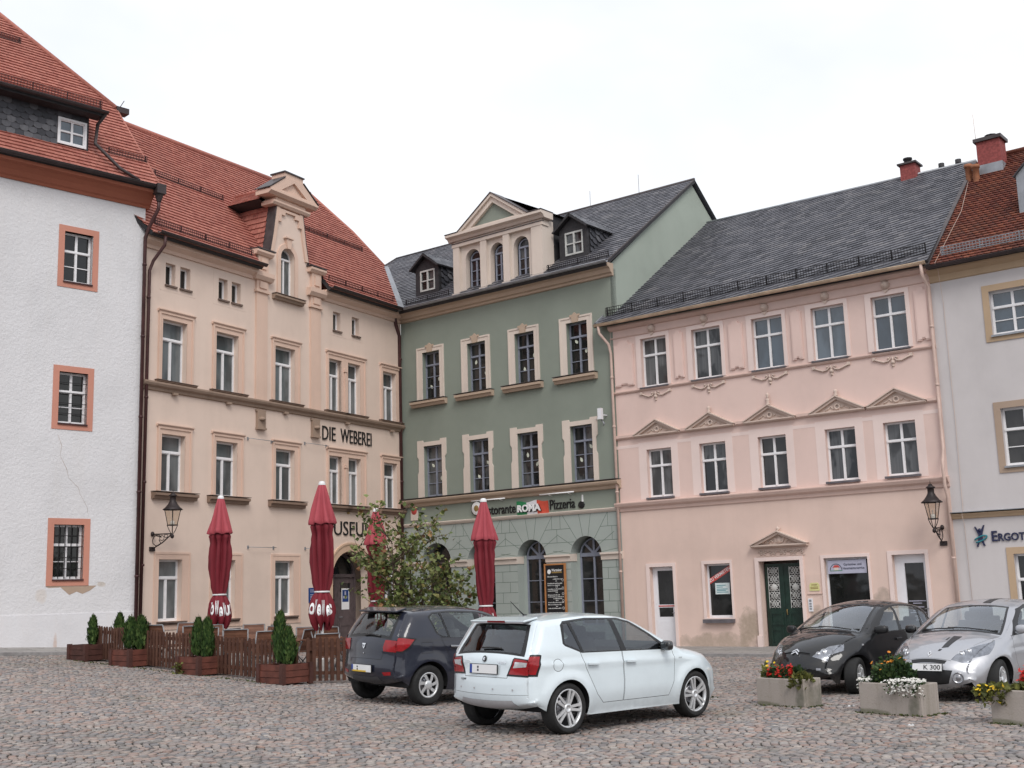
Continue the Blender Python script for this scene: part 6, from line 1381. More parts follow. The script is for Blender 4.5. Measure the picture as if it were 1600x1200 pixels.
plant(t3, 'coreopsis', 'plant', 'loose plant with bright yellow flowers leaning out of the last tub', (-.42, -.12, .36), (.26, .20), .13, 240, 'plant_olive', 26, 'flower_yellow', .032, 8, (.2, .25, .3, .0, .14))
plant(t3, 'ground_plant', 'plant', 'low olive leafed plant filling the last tub by the picture edge', (.05, 0, .40), (.36, .16), .12, 260, 'plant_olive', 0, 'flower_yellow', .02, 9)
plant(t3, 'salvia', 'plant', 'red flowering plant in the last tub at the picture edge', (-.02, .06, .42), (.12, .12), .24, 90, 'plant_leaf', 3, 'flower_red', .032, 10)
t4 = tub(2.72, 20.75, TA_, 'concrete flower tub mostly hidden behind the front of the white car', .85, .45, .45)
plant(t4, 'shrub', 'plant', 'dark green shrub in the tub behind the white car', (0, 0, .42), (.34, .2), .30, 420, 'plant_leaf', 0, 'flower_red', .03, 11)
# weeds along tub feet and fence
b = MB(); rnd = random.Random(12); island('weed', [(0, (.03, .05, .015)), (1, (.09, .10, .03))], .7, .2, 0)
for tt, l_ in ((t1, .5), (t2, .55), (t3, .5), (t4, .5)):
    for k in range(170):
        p = Matrix.Rotation(tt.rotation_euler.z, 4, 'Z') @ Vector((rnd.uniform(-l_, l_), -.25 - abs(rnd.gauss(0, .04)), 0)) if rnd.random() < .6 else Matrix.Rotation(tt.rotation_euler.z, 4, 'Z') @ Vector((l_ - .04 + abs(rnd.gauss(0, .06)), rnd.uniform(-.25, .3), 0))
        p = p + tt.location; leafy(b, Vector((p.x, p.y, gz(p.x, p.y))), Vector((rnd.uniform(-1, 1), rnd.uniform(-1, 1), rnd.uniform(.1, .7))), rnd, rnd.uniform(.02, .045))
for k in range(420):
    q = rnd.random(); p = PC[0] + (PC[3] - PC[0]) * q - INN * (.36 + rnd.gauss(0, .08)); leafy(b, Vector((p.x, p.y, gz(p.x, p.y))), Vector((rnd.uniform(-1, 1), rnd.uniform(-1, 1), rnd.uniform(.1, .7))), rnd, rnd.uniform(.02, .05))
tag(b.build('weeds', 'weed'), kind='stuff')
b = MB(); p = corners[2] - DIR * .62
for k in range(90): leafy(b, Vector((rnd.gauss(0, .06), rnd.gauss(0, .05), rnd.uniform(0, .22))), Vector((rnd.uniform(-1, 1), rnd.uniform(-1, .2), rnd.uniform(.1, .9))), rnd, rnd.uniform(.04, .08))
o = b.build('weed_plant', 'plant_olive', loc=(p.x, p.y - .05, gz(p.x, p.y))); tag(o, 'bright green weed growing at the corner of a wooden planter', 'plant')
for (x, y, s_) in ((4.95, 18.4, .05), (5.0, 17.0 - 1.2, .035)):
    b = MB(); b.obox((0, 0, .006), (s_, 0, .004), (0, s_ * .6, 0), (0, 0, .004)); b.poly([(-s_, -s_ * .6, .012), (s_ * .6, -s_ * .5, .03), (s_, s_ * .5, .015), (-s_ * .6, s_ * .6, .02)])
    o = b.build('paper_scrap', 'letter_white', loc=(x, y, gz(x, y))); tag(o, 'small white paper scrap on the setts ' + ('beside the first flower tub' if s_ > .04 else 'in front of the middle flower tub'), 'litter')
# ---------------------------------------------------------------- car paint and materials
def paint(name, c, metal=0.0, rough=.28, coat=1.0, film=1.6, spec=.5):
    m, nt, out = new_mat(name); co = objco(nt); g = nt.nodes.new('ShaderNodeNewGeometry')
    col = ramp(nt, noise(nt, co, 2.2, 5, .6), [(.3, vary(c, .95)), (.7, vary(c, 1.04))])
    sep = nt.nodes.new('ShaderNodeSeparateXYZ'); L(nt, co, sep.inputs[0])     # road film along the sills
    dz = M_(nt, 'SUBTRACT', .52, sep.outputs[2], True); dz = M_(nt, 'MULTIPLY', M_(nt, 'MULTIPLY', dz, film), noise(nt, co, 7, 5, .7), True)
    col = mixc(nt, dz, col, (.16, .145, .13))
    col = mixc(nt, g.outputs['Backfacing'], col, (.012, .012, .013))
    p = principled(nt, out, col, rough, metal, spec); p.inputs['Coat Weight'].default_value = coat; p.inputs['Coat Roughness'].default_value = .04
    return m
paint('paint_white', (.66, .735, .77)); paint('paint_navy', (.012, .014, .026), .0, .4, film=.6, spec=.25); paint('paint_black', (.006, .006, .007), 0, .5, film=.5, spec=.15); paint('paint_silver', (.42, .425, .45), .55, .38)
simple('seam_dark', (.012, .012, .013), .8, var=0); simple('trim_black', (.016, .016, .017), .35, var=.1); simple('plastic_grey', (.060, .060, .064), .6, var=.15); simple('plastic_light', (.40, .39, .40), .5, var=.08)
simple('tyre_rubber', (.017, .017, .017), .8, var=.35, scale=9, bumpk=.3); simple('rim_silver', (.66, .67, .68), .3, .55, var=.06); simple('rim_dark', (.03, .03, .032), .6, .2, var=.1); simple('chrome', (.75, .75, .76), .12, 1, var=0)
simple('lamp_red', (.28, .008, .012), .12, var=.25, scale=9, spec=.6); simple('lamp_dark_red', (.14, .006, .008), .15, var=.2); simple('lamp_clear', (.60, .61, .63), .12, .35, var=.25, scale=16, spec=.8); simple('lamp_bowl', (.30, .30, .32), .2, .6, var=.35, scale=14)
simple('plate_white', (.74, .74, .74), .4, var=.03); simple('plate_blue', (.015, .05, .28), .4, var=0); simple('plate_yellow', (.62, .40, .03), .4, var=0); simple('seat_cloth', (.07, .07, .074), .9, var=.2); simple('dash_plastic', (.022, .022, .023), .7, var=.2); simple('stripe_black', (.02, .02, .022), .4, var=.1)
def auto_glass(name, tint, ior=1.55, pw=4.0):
    m, nt, out = new_mat(name); tr = N(nt, 'ShaderNodeBsdfTransparent'); tr.inputs[0].default_value = (*tint, 1); gl = N(nt, 'ShaderNodeBsdfGlossy', Roughness=.012); gl.inputs[0].default_value = (.95, .97, 1, 1)
    lw = N(nt, 'ShaderNodeLayerWeight', Blend=.5); f0 = ((ior - 1) / (ior + 1)) ** 2; mx = N(nt, 'ShaderNodeMixShader'); L(nt, M_(nt, 'ADD', f0, M_(nt, 'MULTIPLY', M_(nt, 'POWER', lw.outputs['Facing'], pw), 1 - f0), True), mx.inputs[0]); L(nt, tr.outputs[0], mx.inputs[1]); L(nt, gl.outputs[0], mx.inputs[2]); L(nt, mx.outputs[0], out.inputs[0])
auto_glass('car_glass', (.74, .80, .78), 1.9); auto_glass('car_glass_dark', (.34, .38, .39), 2.0); simple('mirror_dark', (.10, .11, .12), .08, .6, var=0); auto_glass('lamp_lens', (.88, .9, .92), 1.6); auto_glass('screen_glass', (.70, .76, .76), 2.15, 3.0)

def cat(pts, n=10):
    """Catmull-Rom through points of any width; a point ending in True is a hard corner"""
    P = [np.array(p, float) for p in pts]; out = []
    for i in range(len(P) - 1):
        p0 = P[max(i - 1, 0)]; p1 = P[i]; p2 = P[i + 1]; p3 = P[min(i + 2, len(P) - 1)]
        for k in range(n):
            t = k / n; out.append(.5 * (2 * p1 + (p2 - p0) * t + (2 * p0 - 5 * p1 + 4 * p2 - p3) * t * t + (3 * p1 - p0 - 3 * p2 + p3) * t ** 3))
    out.append(P[-1]); return np.array(out)
def resample(c, step):
    d = np.r_[0, np.cumsum(np.linalg.norm(np.diff(c[:, :2], axis=0), axis=1))]; n = max(2, int(d[-1] / step)); s = np.linspace(0, d[-1], n + 1)
    return np.stack([np.interp(s, d, c[:, k]) for k in range(c.shape[1])], 1), s
def sm(x, a, b): t = np.clip((x - a) / (b - a), 0, 1); return t * t * (3 - 2 * t)
def pip(poly, X, Y):
    poly = np.asarray(poly); r_ = np.zeros(X.shape, bool); j = len(poly) - 1
    for i in range(len(poly)):
        xi, yi = poly[i]; xj, yj = poly[j]; c = (yi > Y) != (yj > Y)
        with np.errstate(divide='ignore', invalid='ignore'): r_ ^= c & (X < (xj - xi) * (Y - yi) / (yj - yi) + xi)
        j = i
    return r_
def seg_dist(poly, X, Y):
    best = np.full(X.shape, 9e9); arg = np.zeros(X.shape)
    for i in range(len(poly) - 1):
        a, b = poly[i], poly[i + 1]; d = b - a; l2 = d @ d + 1e-12
        t = np.clip(((X - a[0]) * d[0] + (Y - a[1]) * d[1]) / l2, 0, 1); q = np.hypot(X - a[0] - t * d[0], Y - a[1] - t * d[1])
        m = q < best; best = np.where(m, q, best); arg = np.where(m, i + t, arg)
    return best, arg
def inset(poly, d):
    n = len(poly); out = []; area = sum(poly[i][0] * poly[(i + 1) % n][1] - poly[(i + 1) % n][0] * poly[i][1] for i in range(n)); sg = 1 if area > 0 else -1
    for i in range(n):
        a, b, c = (np.array(poly[k % n], float) for k in (i - 1, i, i + 1)); e1 = (b - a) / (np.linalg.norm(b - a) + 1e-9); e2 = (c - b) / (np.linalg.norm(c - b) + 1e-9)
        n1 = np.array([-e1[1], e1[0]]) * sg; n2 = np.array([-e2[1], e2[0]]) * sg; m = n1 + n2; m /= max(.35, (m @ m) / 2); out.append(tuple(b + m * d))
    return out

class Car:
    def __init__(s, spec):
        s.sp = spec; C_ = cat(spec['outline'], 14); s.C, s.S = resample(C_, .03)         # x, z, crown, fillet
        t = np.gradient(s.C[:, :2], axis=0); t /= np.linalg.norm(t, axis=1)[:, None] + 1e-9
        s.n = np.stack([-t[:, 1], t[:, 0]], 1)                                              # outward (outline runs rear -> roof -> front)
        if (s.n[len(s.n) // 2] @ np.array([0, 1])) < 0: s.n = -s.n
        k = np.ones(9) / 9; c = np.convolve(np.pad(s.C[:, 2], 4, mode='edge'), k, 'valid'); s.c = c
        s.E = s.C[:, :2] - s.n * c[:, None]                                                 # edge of the side panel
        s.base = [(x, z) for x, z in spec['bottom']]                                        # front -> rear along the sill
        s.outline = [tuple(p) for p in s.E] + s.base
    def W(s, X, Z):
        sp = s.sp; hw = sp['hw']; zb = sp['belt'][0] + (X) * sp['belt'][1]
        y = np.full(X.shape, hw)
        y = y - sp['taper_f'][2] * sm(X, sp['taper_f'][0], sp['taper_f'][1]) ** 1.6 - sp['taper_r'][2] * sm(-X, -sp['taper_r'][0], -sp['taper_r'][1]) ** 1.6
        up = np.clip(Z - zb, 0, 2); y = y - sp['tumble'] * up ** 1.12
        y = y - .07 * np.clip((.50 - Z) / .32, 0, 1) ** 1.6
        y = y - .018 * np.clip((Z - .62) / (zb - .62), 0, 1) ** 1.5
        if 'crease' in sp:
            z0, sl, am = sp['crease']; q = (Z - z0 - sl * X); y = y + am * np.exp(-(q / .05) ** 2) * (q < 0) + am * np.exp(-(q / .018) ** 2) * (q >= 0)
        for wx in (0, sp['wb']):
            r_ = np.hypot(X - wx, Z - sp['wr']); y = y + .020 * np.exp(-((r_ - sp['ar'] - .03) / .075) ** 2)
        d, a = seg_dist(s.E, X, Z); i = np.clip(a, 0, len(s.E) - 1); fr = np.interp(i, np.arange(len(s.E)), s.C[:, 3])
        k = np.interp(i, np.arange(len(s.E)), s.c) * 2.2 / .64; q0 = 1 / np.sqrt(1 + k * k)     # fillet meets the wrap-round strip tangentially
        q = q0 * np.clip(1 - d / fr, 0, 1); y = y - fr / q0 * (1 - np.sqrt(np.clip(1 - q * q, 0, 1)))
        return y
    def side(s, P): P = np.asarray(P, float); return np.stack([P[:, 0], s.W(P[:, 0], P[:, 1]), P[:, 1]], 1)
    def ringp(s, P):
        """(arc length, t) -> 3D"""
        P = np.asarray(P, float); i = np.interp(P[:, 0], s.S, np.arange(len(s.S))); I = np.arange(len(s.S))
        f = lambda a: np.interp(i, I, a)
        if not hasattr(s, 'WE'): s.WE = s.W(s.E[:, 0], s.E[:, 1])
        t = P[:, 1] / .8; k = f(s.c) * np.abs(t) ** 2.2
        return np.stack([f(s.C[:, 0]) - f(s.n[:, 0]) * k, t * f(s.WE), f(s.C[:, 1]) - f(s.n[:, 1]) * k], 1)
    def sat(s, x, z):
        _, a = seg_dist(s.C[:, :2], np.array([x]), np.array([z])); return float(np.interp(a[0], np.arange(len(s.S)), s.S))
    def rp(s, pts): return [(s.sat(x, z), t * .8) for x, z, t in pts]
    def mesh_domain(s, outer, regions, step, densify=.035, extra=None):
        """constrained triangulation of a flat domain; regions = [(key, polygon)], later ones win"""
        vs = []; es = []
        for lp in [outer] + [p for _, p in regions]:
            lp2 = []
            for i in range(len(lp)):
                a = np.array(lp[i], float); b = np.array(lp[(i + 1) % len(lp)], float); n = max(1, int(np.linalg.norm(b - a) / densify)) if lp is not outer else 1
                lp2 += [tuple(a + (b - a) * k / n) for k in range(n)]
            b = len(vs); vs += [Vector(p) for p in lp2]; es += [(b + i, b + (i + 1) % len(lp2)) for i in range(len(lp2))]
        o = np.array(outer); gx, gy = np.meshgrid(np.arange(o[:, 0].min(), o[:, 0].max(), step), np.arange(o[:, 1].min(), o[:, 1].max(), step)); gx[1::2] += step / 2
        gx, gy = gx.ravel(), gy.ravel(); ok = pip(o, gx, gy)
        cl = np.vstack([o, o[:1]]); dd, _ = seg_dist(cl, gx, gy); ok &= dd > step * .5
        for _, p in regions: pp = np.array(list(p) + [p[0]], float); dd, _ = seg_dist(pp, gx, gy); ok &= dd > step * .35
        vs += [Vector((x, y)) for x, y in zip(gx[ok], gy[ok])]
        if extra is not None:
            ex, ey = extra; ok = pip(o, ex, ey)
            for _, p in regions: pp = np.array(list(p) + [p[0]], float); dd, _ = seg_dist(pp, ex, ey); ok &= dd > .004
            vs += [Vector((x, y)) for x, y in zip(ex[ok], ey[ok])]
        r_ = delaunay_2d_cdt(vs, es, [], 0, 1e-6); co = np.array([(v.x, v.y) for v in r_[0]]); tr = np.array([t for t in r_[2]])
        cen = co[tr].mean(1); key = np.full(len(tr), -1); key[pip(o, cen[:, 0], cen[:, 1])] = 0
        for k, (nm, p) in enumerate(regions): key[pip(p, cen[:, 0], cen[:, 1]) & (key >= 0)] = k + 1
        return co, tr, key

def make_car(spec, loc, yaw, name, label, group=None, tilt=(0, 0), size=1):
    c = Car(spec); t = empty(name, loc, yaw, label, 'car', group); t.scale = (size,) * 3; t.rotation_euler = (tilt[0], tilt[1], yaw)
    # ---- regions of the side view and of the wrap-round strip
    arches = [('hole', circle(wx, spec['wr'], spec['ar'], 40)) for wx in (0, spec['wb'])]
    sreg = []
    for k, p in spec['doors']: sreg += [('seam', p), (k, inset(p, .0065))]
    for k, p in spec['side_seams']: sreg += [('seam', p), ('body', inset(p, .006))]
    sreg += [('trim', spec['dlo'])] + [(k, p) for k, p in spec['side_panes']] + spec.get('side_extra', [])
    low = spec.get('side_low', [])
    outl = c.outline
    sreg = low + sreg + arches
    # keep region polygons strictly inside the outline
    E_ = c.E; nE = np.gradient(E_, axis=0); nE /= np.linalg.norm(nE, axis=1)[:, None] + 1e-9; nE = np.stack([nE[:, 1], -nE[:, 0]], 1)
    if pip(np.array(outl), *(E_[len(E_) // 2] + nE[len(E_) // 2] * .05)[:, None])[0] == False: nE = -nE
    ex = np.vstack([E_ + nE * d for d in (.0022, .007, .015, .027, .043, .063)])
    co, tr, key = c.mesh_domain(outl, sreg, .042, extra=(ex[:, 0], ex[:, 1]))
    A3 = c.side(co)
    rreg = [(k, c.rp(p)) for k, p in spec['ring']]
    ro = [(a, -.8) for a in c.S] + [(a, .8) for a in c.S[::-1]]
    ro = [(c.S[0], -.8)] + [(a, -.8) for a in c.S[1:]] + [(c.S[-1], v) for v in np.linspace(-.8, .8, 25)[1:-1]] + [(a, .8) for a in c.S[::-1]] + [(c.S[0], v) for v in np.linspace(.8, -.8, 25)[1:-1]]
    rc, rt, rk = c.mesh_domain(ro, rreg, .05)
    R3 = c.ringp(rc)
    # ---- one shared vertex normal field
    B3 = A3 * np.array([1, -1, 1]); V = np.vstack([A3, B3, R3])
    trA, trB, trR = tr, tr[:, ::-1], rt
    nA = np.cross(A3[tr[:, 1]] - A3[tr[:, 0]], A3[tr[:, 2]] - A3[tr[:, 0]])
    if np.median(nA[:, 1]) < 0: trA, trB = trA[:, ::-1], trB[:, ::-1]
    nR = np.cross(R3[rt[:, 1]] - R3[rt[:, 0]], R3[rt[:, 2]] - R3[rt[:, 0]]); cen = R3[rt].mean(1)
    roof = cen[:, 2] > 1.3
    if nR[roof, 2].sum() < 0: trR = trR[:, ::-1]
    F = np.vstack([trA, trB + len(A3), trR + 2 * len(A3)])
    K = [('A', sreg[k - 1][0] if k > 0 else ('body' if k == 0 else 'out')) for k in key] + [('B', sreg[k - 1][0] if k > 0 else ('body' if k == 0 else 'out')) for k in key] + [('R', rreg[k - 1][0] if k > 0 else ('body' if k == 0 else 'out')) for k in rk]
    fn = np.cross(V[F[:, 1]] - V[F[:, 0]], V[F[:, 2]] - V[F[:, 0]])
    q = np.round(V / .0016); _, inv = np.unique(q, axis=0, return_inverse=True); inv = inv.ravel(); VN = np.zeros((inv.max() + 1, 3))
    for j in range(3): np.add.at(VN, inv[F[:, j]], fn)
    VN /= np.linalg.norm(VN, axis=1)[:, None] + 1e-12; VN = VN[inv]
    def emit(nm, sel, mats, parent, off=0.0, midx=None):
        idx = np.nonzero(sel)[0]
        if not len(idx): return None
        f = F[idx]; u, iv = np.unique(f.ravel(), return_inverse=True); iv = iv.reshape(-1, 3); co3 = V[u] + VN[u] * off
        me = bpy.data.meshes.new(nm); me.from_pydata(co3.tolist(), [], iv.tolist())
        for m in mats: me.materials.append(MATS[m])
        me.polygons.foreach_set('use_smooth', np.ones(len(f), bool))
        if midx is not None: me.polygons.foreach_set('material_index', midx[idx].astype(np.int32))
        me.update(); me.normals_split_custom_set_from_vertices(VN[u].tolist())
        o = bpy.data.objects.new(nm, me); COL.objects.link(o); o.parent = parent; return o
    dom = np.array([k[0] for k in K]); kk = np.array([k[1] for k in K]); pm = spec['paint']
    mid = np.where(kk == 'seam', 1, np.where(kk == 'trim', 2, np.where(kk == 'plastic', 3, 0)))
    body = np.isin(kk, ['body', 'seam', 'trim', 'plastic'])
    emit('body', body, [pm, 'seam_dark', 'trim_black', spec.get('plastic', 'plastic_grey')], t, 0, mid)
    doors = {}
    for d in ('A', 'B'):
        for nm in ('front_door', 'rear_door'):
            o = emit('door', (dom == d) & (kk == nm), [pm], t)
            if o:
                doors[(d, nm)] = o; hx, hz = spec['handles'][nm]; hx = float(hx)
                y = float(c.W(np.array([hx]), np.array([hz]))[0]) * (1 if d == 'A' else -1); s_ = 1 if d == 'A' else -1
                b = MB(); b.obox((hx, y + s_ * .022, hz), (.095, 0, -.004), (0, .012, 0), (0, 0, .016)); b.obox((hx - .07, y + s_ * .008, hz), (.012, 0, 0), (0, .012, 0), (0, 0, .010)); b.obox((hx + .07, y + s_ * .008, hz), (.012, 0, 0), (0, .012, 0), (0, 0, .010)); h = b.build('handle', spec.get('handle_mat', pm), o)
                bv = h.modifiers.new('round', 'BEVEL'); bv.width = .006; bv.segments = 2
        for nm, par in (('front_pane', 'front_door'), ('rear_pane', 'rear_door'), ('quarter_pane', None)):
            emit('side_window', (dom == d) & (kk == nm), ['car_glass' if nm == 'front_pane' else spec.get('rear_glass', 'car_glass_dark')], doors.get((d, par), t), -.004)
    emit('windscreen', kk == 'windscreen', ['screen_glass'], t, -.003); emit('rear_window', kk == 'rear_window', [spec.get('rear_glass', 'car_glass_dark')], t, -.003)
    for d, s_ in (('L', 1), ('R', -1)):
        right = (V[F].mean(1)[:, 1] < 0); sel = right if s_ < 0 else ~right
        o = emit('tail_light', (kk == 'tail') & sel, ['lamp_red'], t, .008)
        if o:
            emit('reflector', (kk == 'tail_clear') & sel, ['lamp_clear'], o, .010); emit('lens_rim', (kk == 'tail_rim') & sel, [spec.get('rim_mat', 'trim_black')], o, .004)
        o = emit('headlight', (kk == 'head') & sel, [spec.get('head_mat', 'lamp_bowl')], t, .0)
        if o:
            emit('lens', (kk == 'head') & sel, ['lamp_lens'], o, .005)
            for (x, z, tt, rr) in spec.get('bulbs', []):
                p = c.ringp([(c.sat(x, z), tt * .8 * s_)])[0]; nn = Vector((.92, .25 * s_, .3)).normalized(); a = nn.orthogonal().normalized(); b2 = nn.cross(a); b = MB(); prof = ((rr, .006), (rr * .92, .010), (rr * .8, .004), (rr * .45, -.004), (rr * .42, .012), (0, .016)); v = []
                for (r0, h0) in prof:
                    for k in range(16): v.append(Vector(p) + nn * (h0 - .0) + a * r0 * math.cos(k * PI / 8) + b2 * r0 * math.sin(k * PI / 8))
                b.add(v, [(i * 16 + k, i * 16 + (k + 1) % 16, i * 16 + 16 + (k + 1) % 16, i * 16 + 16 + k) for i in range(5) for k in range(16)], 0, True); b.build('reflector', 'chrome', o)
        emit('reflector', (kk == 'low_red') & sel, ['lamp_red'], t, .004)
        emit('fog_light', (kk == 'fog') & sel, ['lamp_bowl'], t, .003)
        emit('indicator', (kk == 'indicator') & sel, ['lamp_clear'], t, .003)
    emit('grille', kk == 'grille', ['trim_black'], t, -.012); emit('bonnet_stripe', kk == 'stripe', ['stripe_black'], t, .002); emit('brake_light', kk == 'brake', ['lamp_dark_red'], t, .004)
    emit('bumper_trim', kk == 'lower', [spec.get('lower_mat', 'plastic_grey')], t, .004)
    # ---- underside, wheel houses, cabin
    b = MB(); hb = spec['hw'] - .14; x0, x1 = spec['bottom'][-1][0] + .05, spec['bottom'][0][0] - .05
    b.box(.40, spec['wb'] - .40, -hb - .03, hb + .03, .215, .40); b.box(x0 + .40, x1 - .40, -hb + .1, hb - .1, .21, .40); b.box(x0 + .1, x1 - .15, -hb + .25, hb - .25, .25, .5); b.build('underbody', 'seam_dark', t)
    for wx in (0, spec['wb']):
        for s_ in (-1, 1):
            b = MB(); n = 20; pr = [(wx + (spec['ar'] + .012) * math.cos(-.10 + (PI + .15) * k / n), spec['wr'] + (spec['ar'] + .012) * math.sin(-.10 + (PI + .15) * k / n)) for k in range(n + 1)]; ye = np.array([float(c.W(np.array([p[0]]), np.array([max(p[1], .25)]))[0]) for p in pr]) - .004
            b.add([(p[0], s_ * y, p[1]) for p, y in zip(pr, ye)] + [(p[0], s_ * .50, p[1]) for p in pr], [(k, k + 1, k + 2 + n, k + 1 + n) for k in range(n)]); b.add([(p[0], s_ * .50, p[1]) for p in pr], [tuple(range(n + 1))]); b.build('wheel_housing', 'seam_dark', t)
    zb = spec['belt'][0]; cx0, cx1 = spec['cabin']
    b = MB(); b.box(cx0, cx1 + .4, -hb + .05, hb - .05, .40, .45); b.box(cx1 - .1, cx1 + .35, -hb + .08, hb - .08, .6, zb - .03); b.obox((cx1 + .05, 0, zb - .02), (.28, 0, .03), (0, hb - .1, 0), (0, 0, .03)); b.build('dashboard', 'dash_plastic', t)
    b = MB(); v = []
    for k in range(20): a = 2 * PI * k / 20; v.append((cx1 - .28 - .10 * math.sin(a), .36 + .18 * math.cos(a), zb - .04 + .155 * math.sin(a)))
    b.tube(v + [v[0]], .015, 6); b.build('steering_wheel', 'dash_plastic', t)
    for (sx, sy) in ((cx1 - .75, .36), (cx1 - .75, -.36)):
        b = MB(); b.obox((sx + .12, sy, .58), (.25, 0, .03), (0, .24, 0), (-.01, 0, .08)); b.obox((sx - .18, sy, .86), (.055, 0, .02), (0, .23, 0), (-.09, 0, .28)); b.obox((sx - .275, sy, 1.22), (.04, 0, 0), (0, .13, 0), (-.02, 0, .075)); o = b.build('front_seat', 'seat_cloth', t); bv = o.modifiers.new('round', 'BEVEL'); bv.width = .035; bv.segments = 3
    b = MB(); b.obox((cx0 + .42, 0, .60), (.24, 0, .02), (0, .58, 0), (0, 0, .08)); b.obox((cx0 + .17, 0, .84), (.06, 0, .02), (0, .58, 0), (-.08, 0, .26))
    for sy in (-.38, .38): b.obox((cx0 + .08, sy, 1.13), (.04, 0, 0), (0, .12, 0), (-.01, 0, .06))
    o = b.build('rear_seat', 'seat_cloth', t); bv = o.modifiers.new('round', 'BEVEL'); bv.width = .03; bv.segments = 2
    # ---- wheels
    wm = {}
    for wx in (0, spec['wb']):
        for s_ in (1, -1):
            steer = spec.get('steer', 0) if wx > 0 else 0
            if 'hub' not in wm:
                b = MB(); b.lathe([(.0, .05), (spec['rim'] + .002, .05), (spec['rim'] + .002, -.07)], (0, 0, 0), 32, axis='y'); b.lathe([(.05, -.02), (.125, -.02), (.13, .03)], (0, 0, 0), 24, axis='y', m=1); b.lathe([(0, -.06), (.06, -.06), (.06, .03)], (0, 0, 0), 16, axis='y'); tmp = b.build('wheel', ['rim_dark', 'lamp_bowl']); wm['hub'] = tmp.data; bpy.data.objects.remove(tmp)
                r0, r1 = spec['rim'], spec['wr']; b = MB(); b.lathe([(r0 - .012, .09), (r0 + .004, .098), (r0 + .02, .102), ((r0 + r1) / 2 + .01, .112), (r1 - .022, .104), (r1 - .006, .088), (r1, .06), (r1, -.06), (r1 - .006, -.088), (r1 - .022, -.104), ((r0 + r1) / 2 + .01, -.112), (r0 + .02, -.102), (r0 + .004, -.098), (r0 - .012, -.09)], (0, 0, 0), 48, axis='y')
                for g_ in (-.03, .0, .03): b.lathe([(r1 + .0006, g_ - .004), (r1 + .0006, g_ + .004)], (0, 0, 0), 48, axis='y')
                tmp = b.build('tyre', 'tyre_rubber'); wm['tyre'] = tmp.data; bpy.data.objects.remove(tmp)
                b = spec['rimf'](r0); tmp = b.build('rim', ['rim_silver', 'rim_dark', 'chrome']); wm['rim'] = tmp.data; bpy.data.objects.remove(tmp)
            o = bpy.data.objects.new('wheel', wm['hub']); COL.objects.link(o); o.parent = t; o.location = (wx, s_ * (spec['track'] - .105), spec['wr']); o.rotation_euler = (0, random.uniform(0, 2) if 0 else .3 * wx, (0 if s_ < 0 else PI) + steer)
            for nm in ('tyre', 'rim'): q = bpy.data.objects.new(nm, wm[nm]); COL.objects.link(q); q.parent = o
    # ---- mirrors, plates, wipers
    for s_ in (1, -1):
        mx, my, mz = spec['mirror']; b = MB(); v = []
        b.ball((mx, s_ * my, mz), (.062, 0, 0), (-.03, s_ * .105, .0), (0, 0, .068), .62); b.obox((mx + .03, s_ * (my - .12), mz - .05), (.03, 0, 0), (0, s_ * .05, 0), (0, 0, .012)); o = b.build('side_mirror', spec.get('mirror_mat', pm), t)
        b = MB(); b.ball((mx - .040, s_ * (my + .004), mz), (.026, 0, 0), (-.01, s_ * .088, 0), (0, 0, .054), .5); b.build('mirror_glass', 'mirror_dark', o)
    for (x, z, kind) in spec['plates']:
        p = Vector(c.ringp([(c.sat(x, z), 0)])[0]); i = int(np.argmin(np.hypot(c.C[:, 0] - x, c.C[:, 1] - z))); nn = Vector((c.n[i][0], 0, c.n[i][1] * .5)).normalized(); up = Vector((0, 1, 0)).cross(nn); 
        if up.z < 0: up = -up
        p = p + nn * spec.get('plate_out', .012); sd = Vector((0, 1, 0)) * (1 if nn.x > 0 else -1)
        b = MB(); b.obox(p, nn * .006, sd * .268, up * .062); o = b.build('plate_frame', 'trim_black', t)
        b = MB(); b.obox(p + nn * .007, nn * .003, sd * .258, up * .054); b.obox(p + nn * .0105 - sd * .236, nn * .001, sd * .021, up * .053, 1)
        if kind == 'yellow': b.obox(p + nn * .0105 - sd * .06 - up * .042, nn * .001, sd * .19, up * .012, 2)
        b.build('number_plate', ['plate_white', 'plate_blue', 'plate_yellow'], o)
        def pl(txt, x0, x1, z0, z1): 
            v, f = text_geo(txt, x0, x1, z0, z1, .002, .01); b = MB(); b.add([p + nn * (.011 - q[1]) + sd * q[0] + up * q[2] for q in v], f); return b
        if kind.startswith('K'): pl(kind, -.03, .235, -.036, .036).build('lettering', 'letter_black', o)
        else:
            b = MB(); 
            for zz in (.022, -.016): b.obox(p + nn * .011 - sd * .10 + up * zz, nn * .001, sd * .015, up * .013)
            b.build('seal_mark', 'plastic_grey', o)
    for kind, pts, r_, mt in spec.get('rods', []):
        P = [Vector(c.ringp([(c.sat(x, z), tt * .8)])[0]) + Vector((dx, 0, dz)) for x, z, tt, dx, dz in pts]; b = MB(); b.tube(P, r_, 6); b.build(kind, mt, t)
    spec.get('extra', lambda c, t: None)(c, t)
    return t, c
def on_body(c, x, z, tt):
    p = Vector(c.ringp([(c.sat(x, z), tt * .8)])[0]); i = int(np.argmin(np.hypot(c.C[:, 0] - x, c.C[:, 1] - z))); nn = Vector((c.n[i][0], 0, c.n[i][1])).normalized(); sd = Vector((0, 1, 0)) * (1 if nn.x > 0 or abs(nn.x) < .2 else -1); up = nn.cross(sd) if nn.cross(sd).z > 0 else -nn.cross(sd); return p, nn, sd, up
def badge(c, t, x, z, tt, geo, mat, name='emblem', scale=1):
    p, nn, sd, up = on_body(c, x, z, tt); v, f = geo; b = MB(); b.add([p + nn * (.006 - q[1]) + sd * q[0] * scale + up * q[2] * scale for q in v], f); return b.build(name, mat, t)
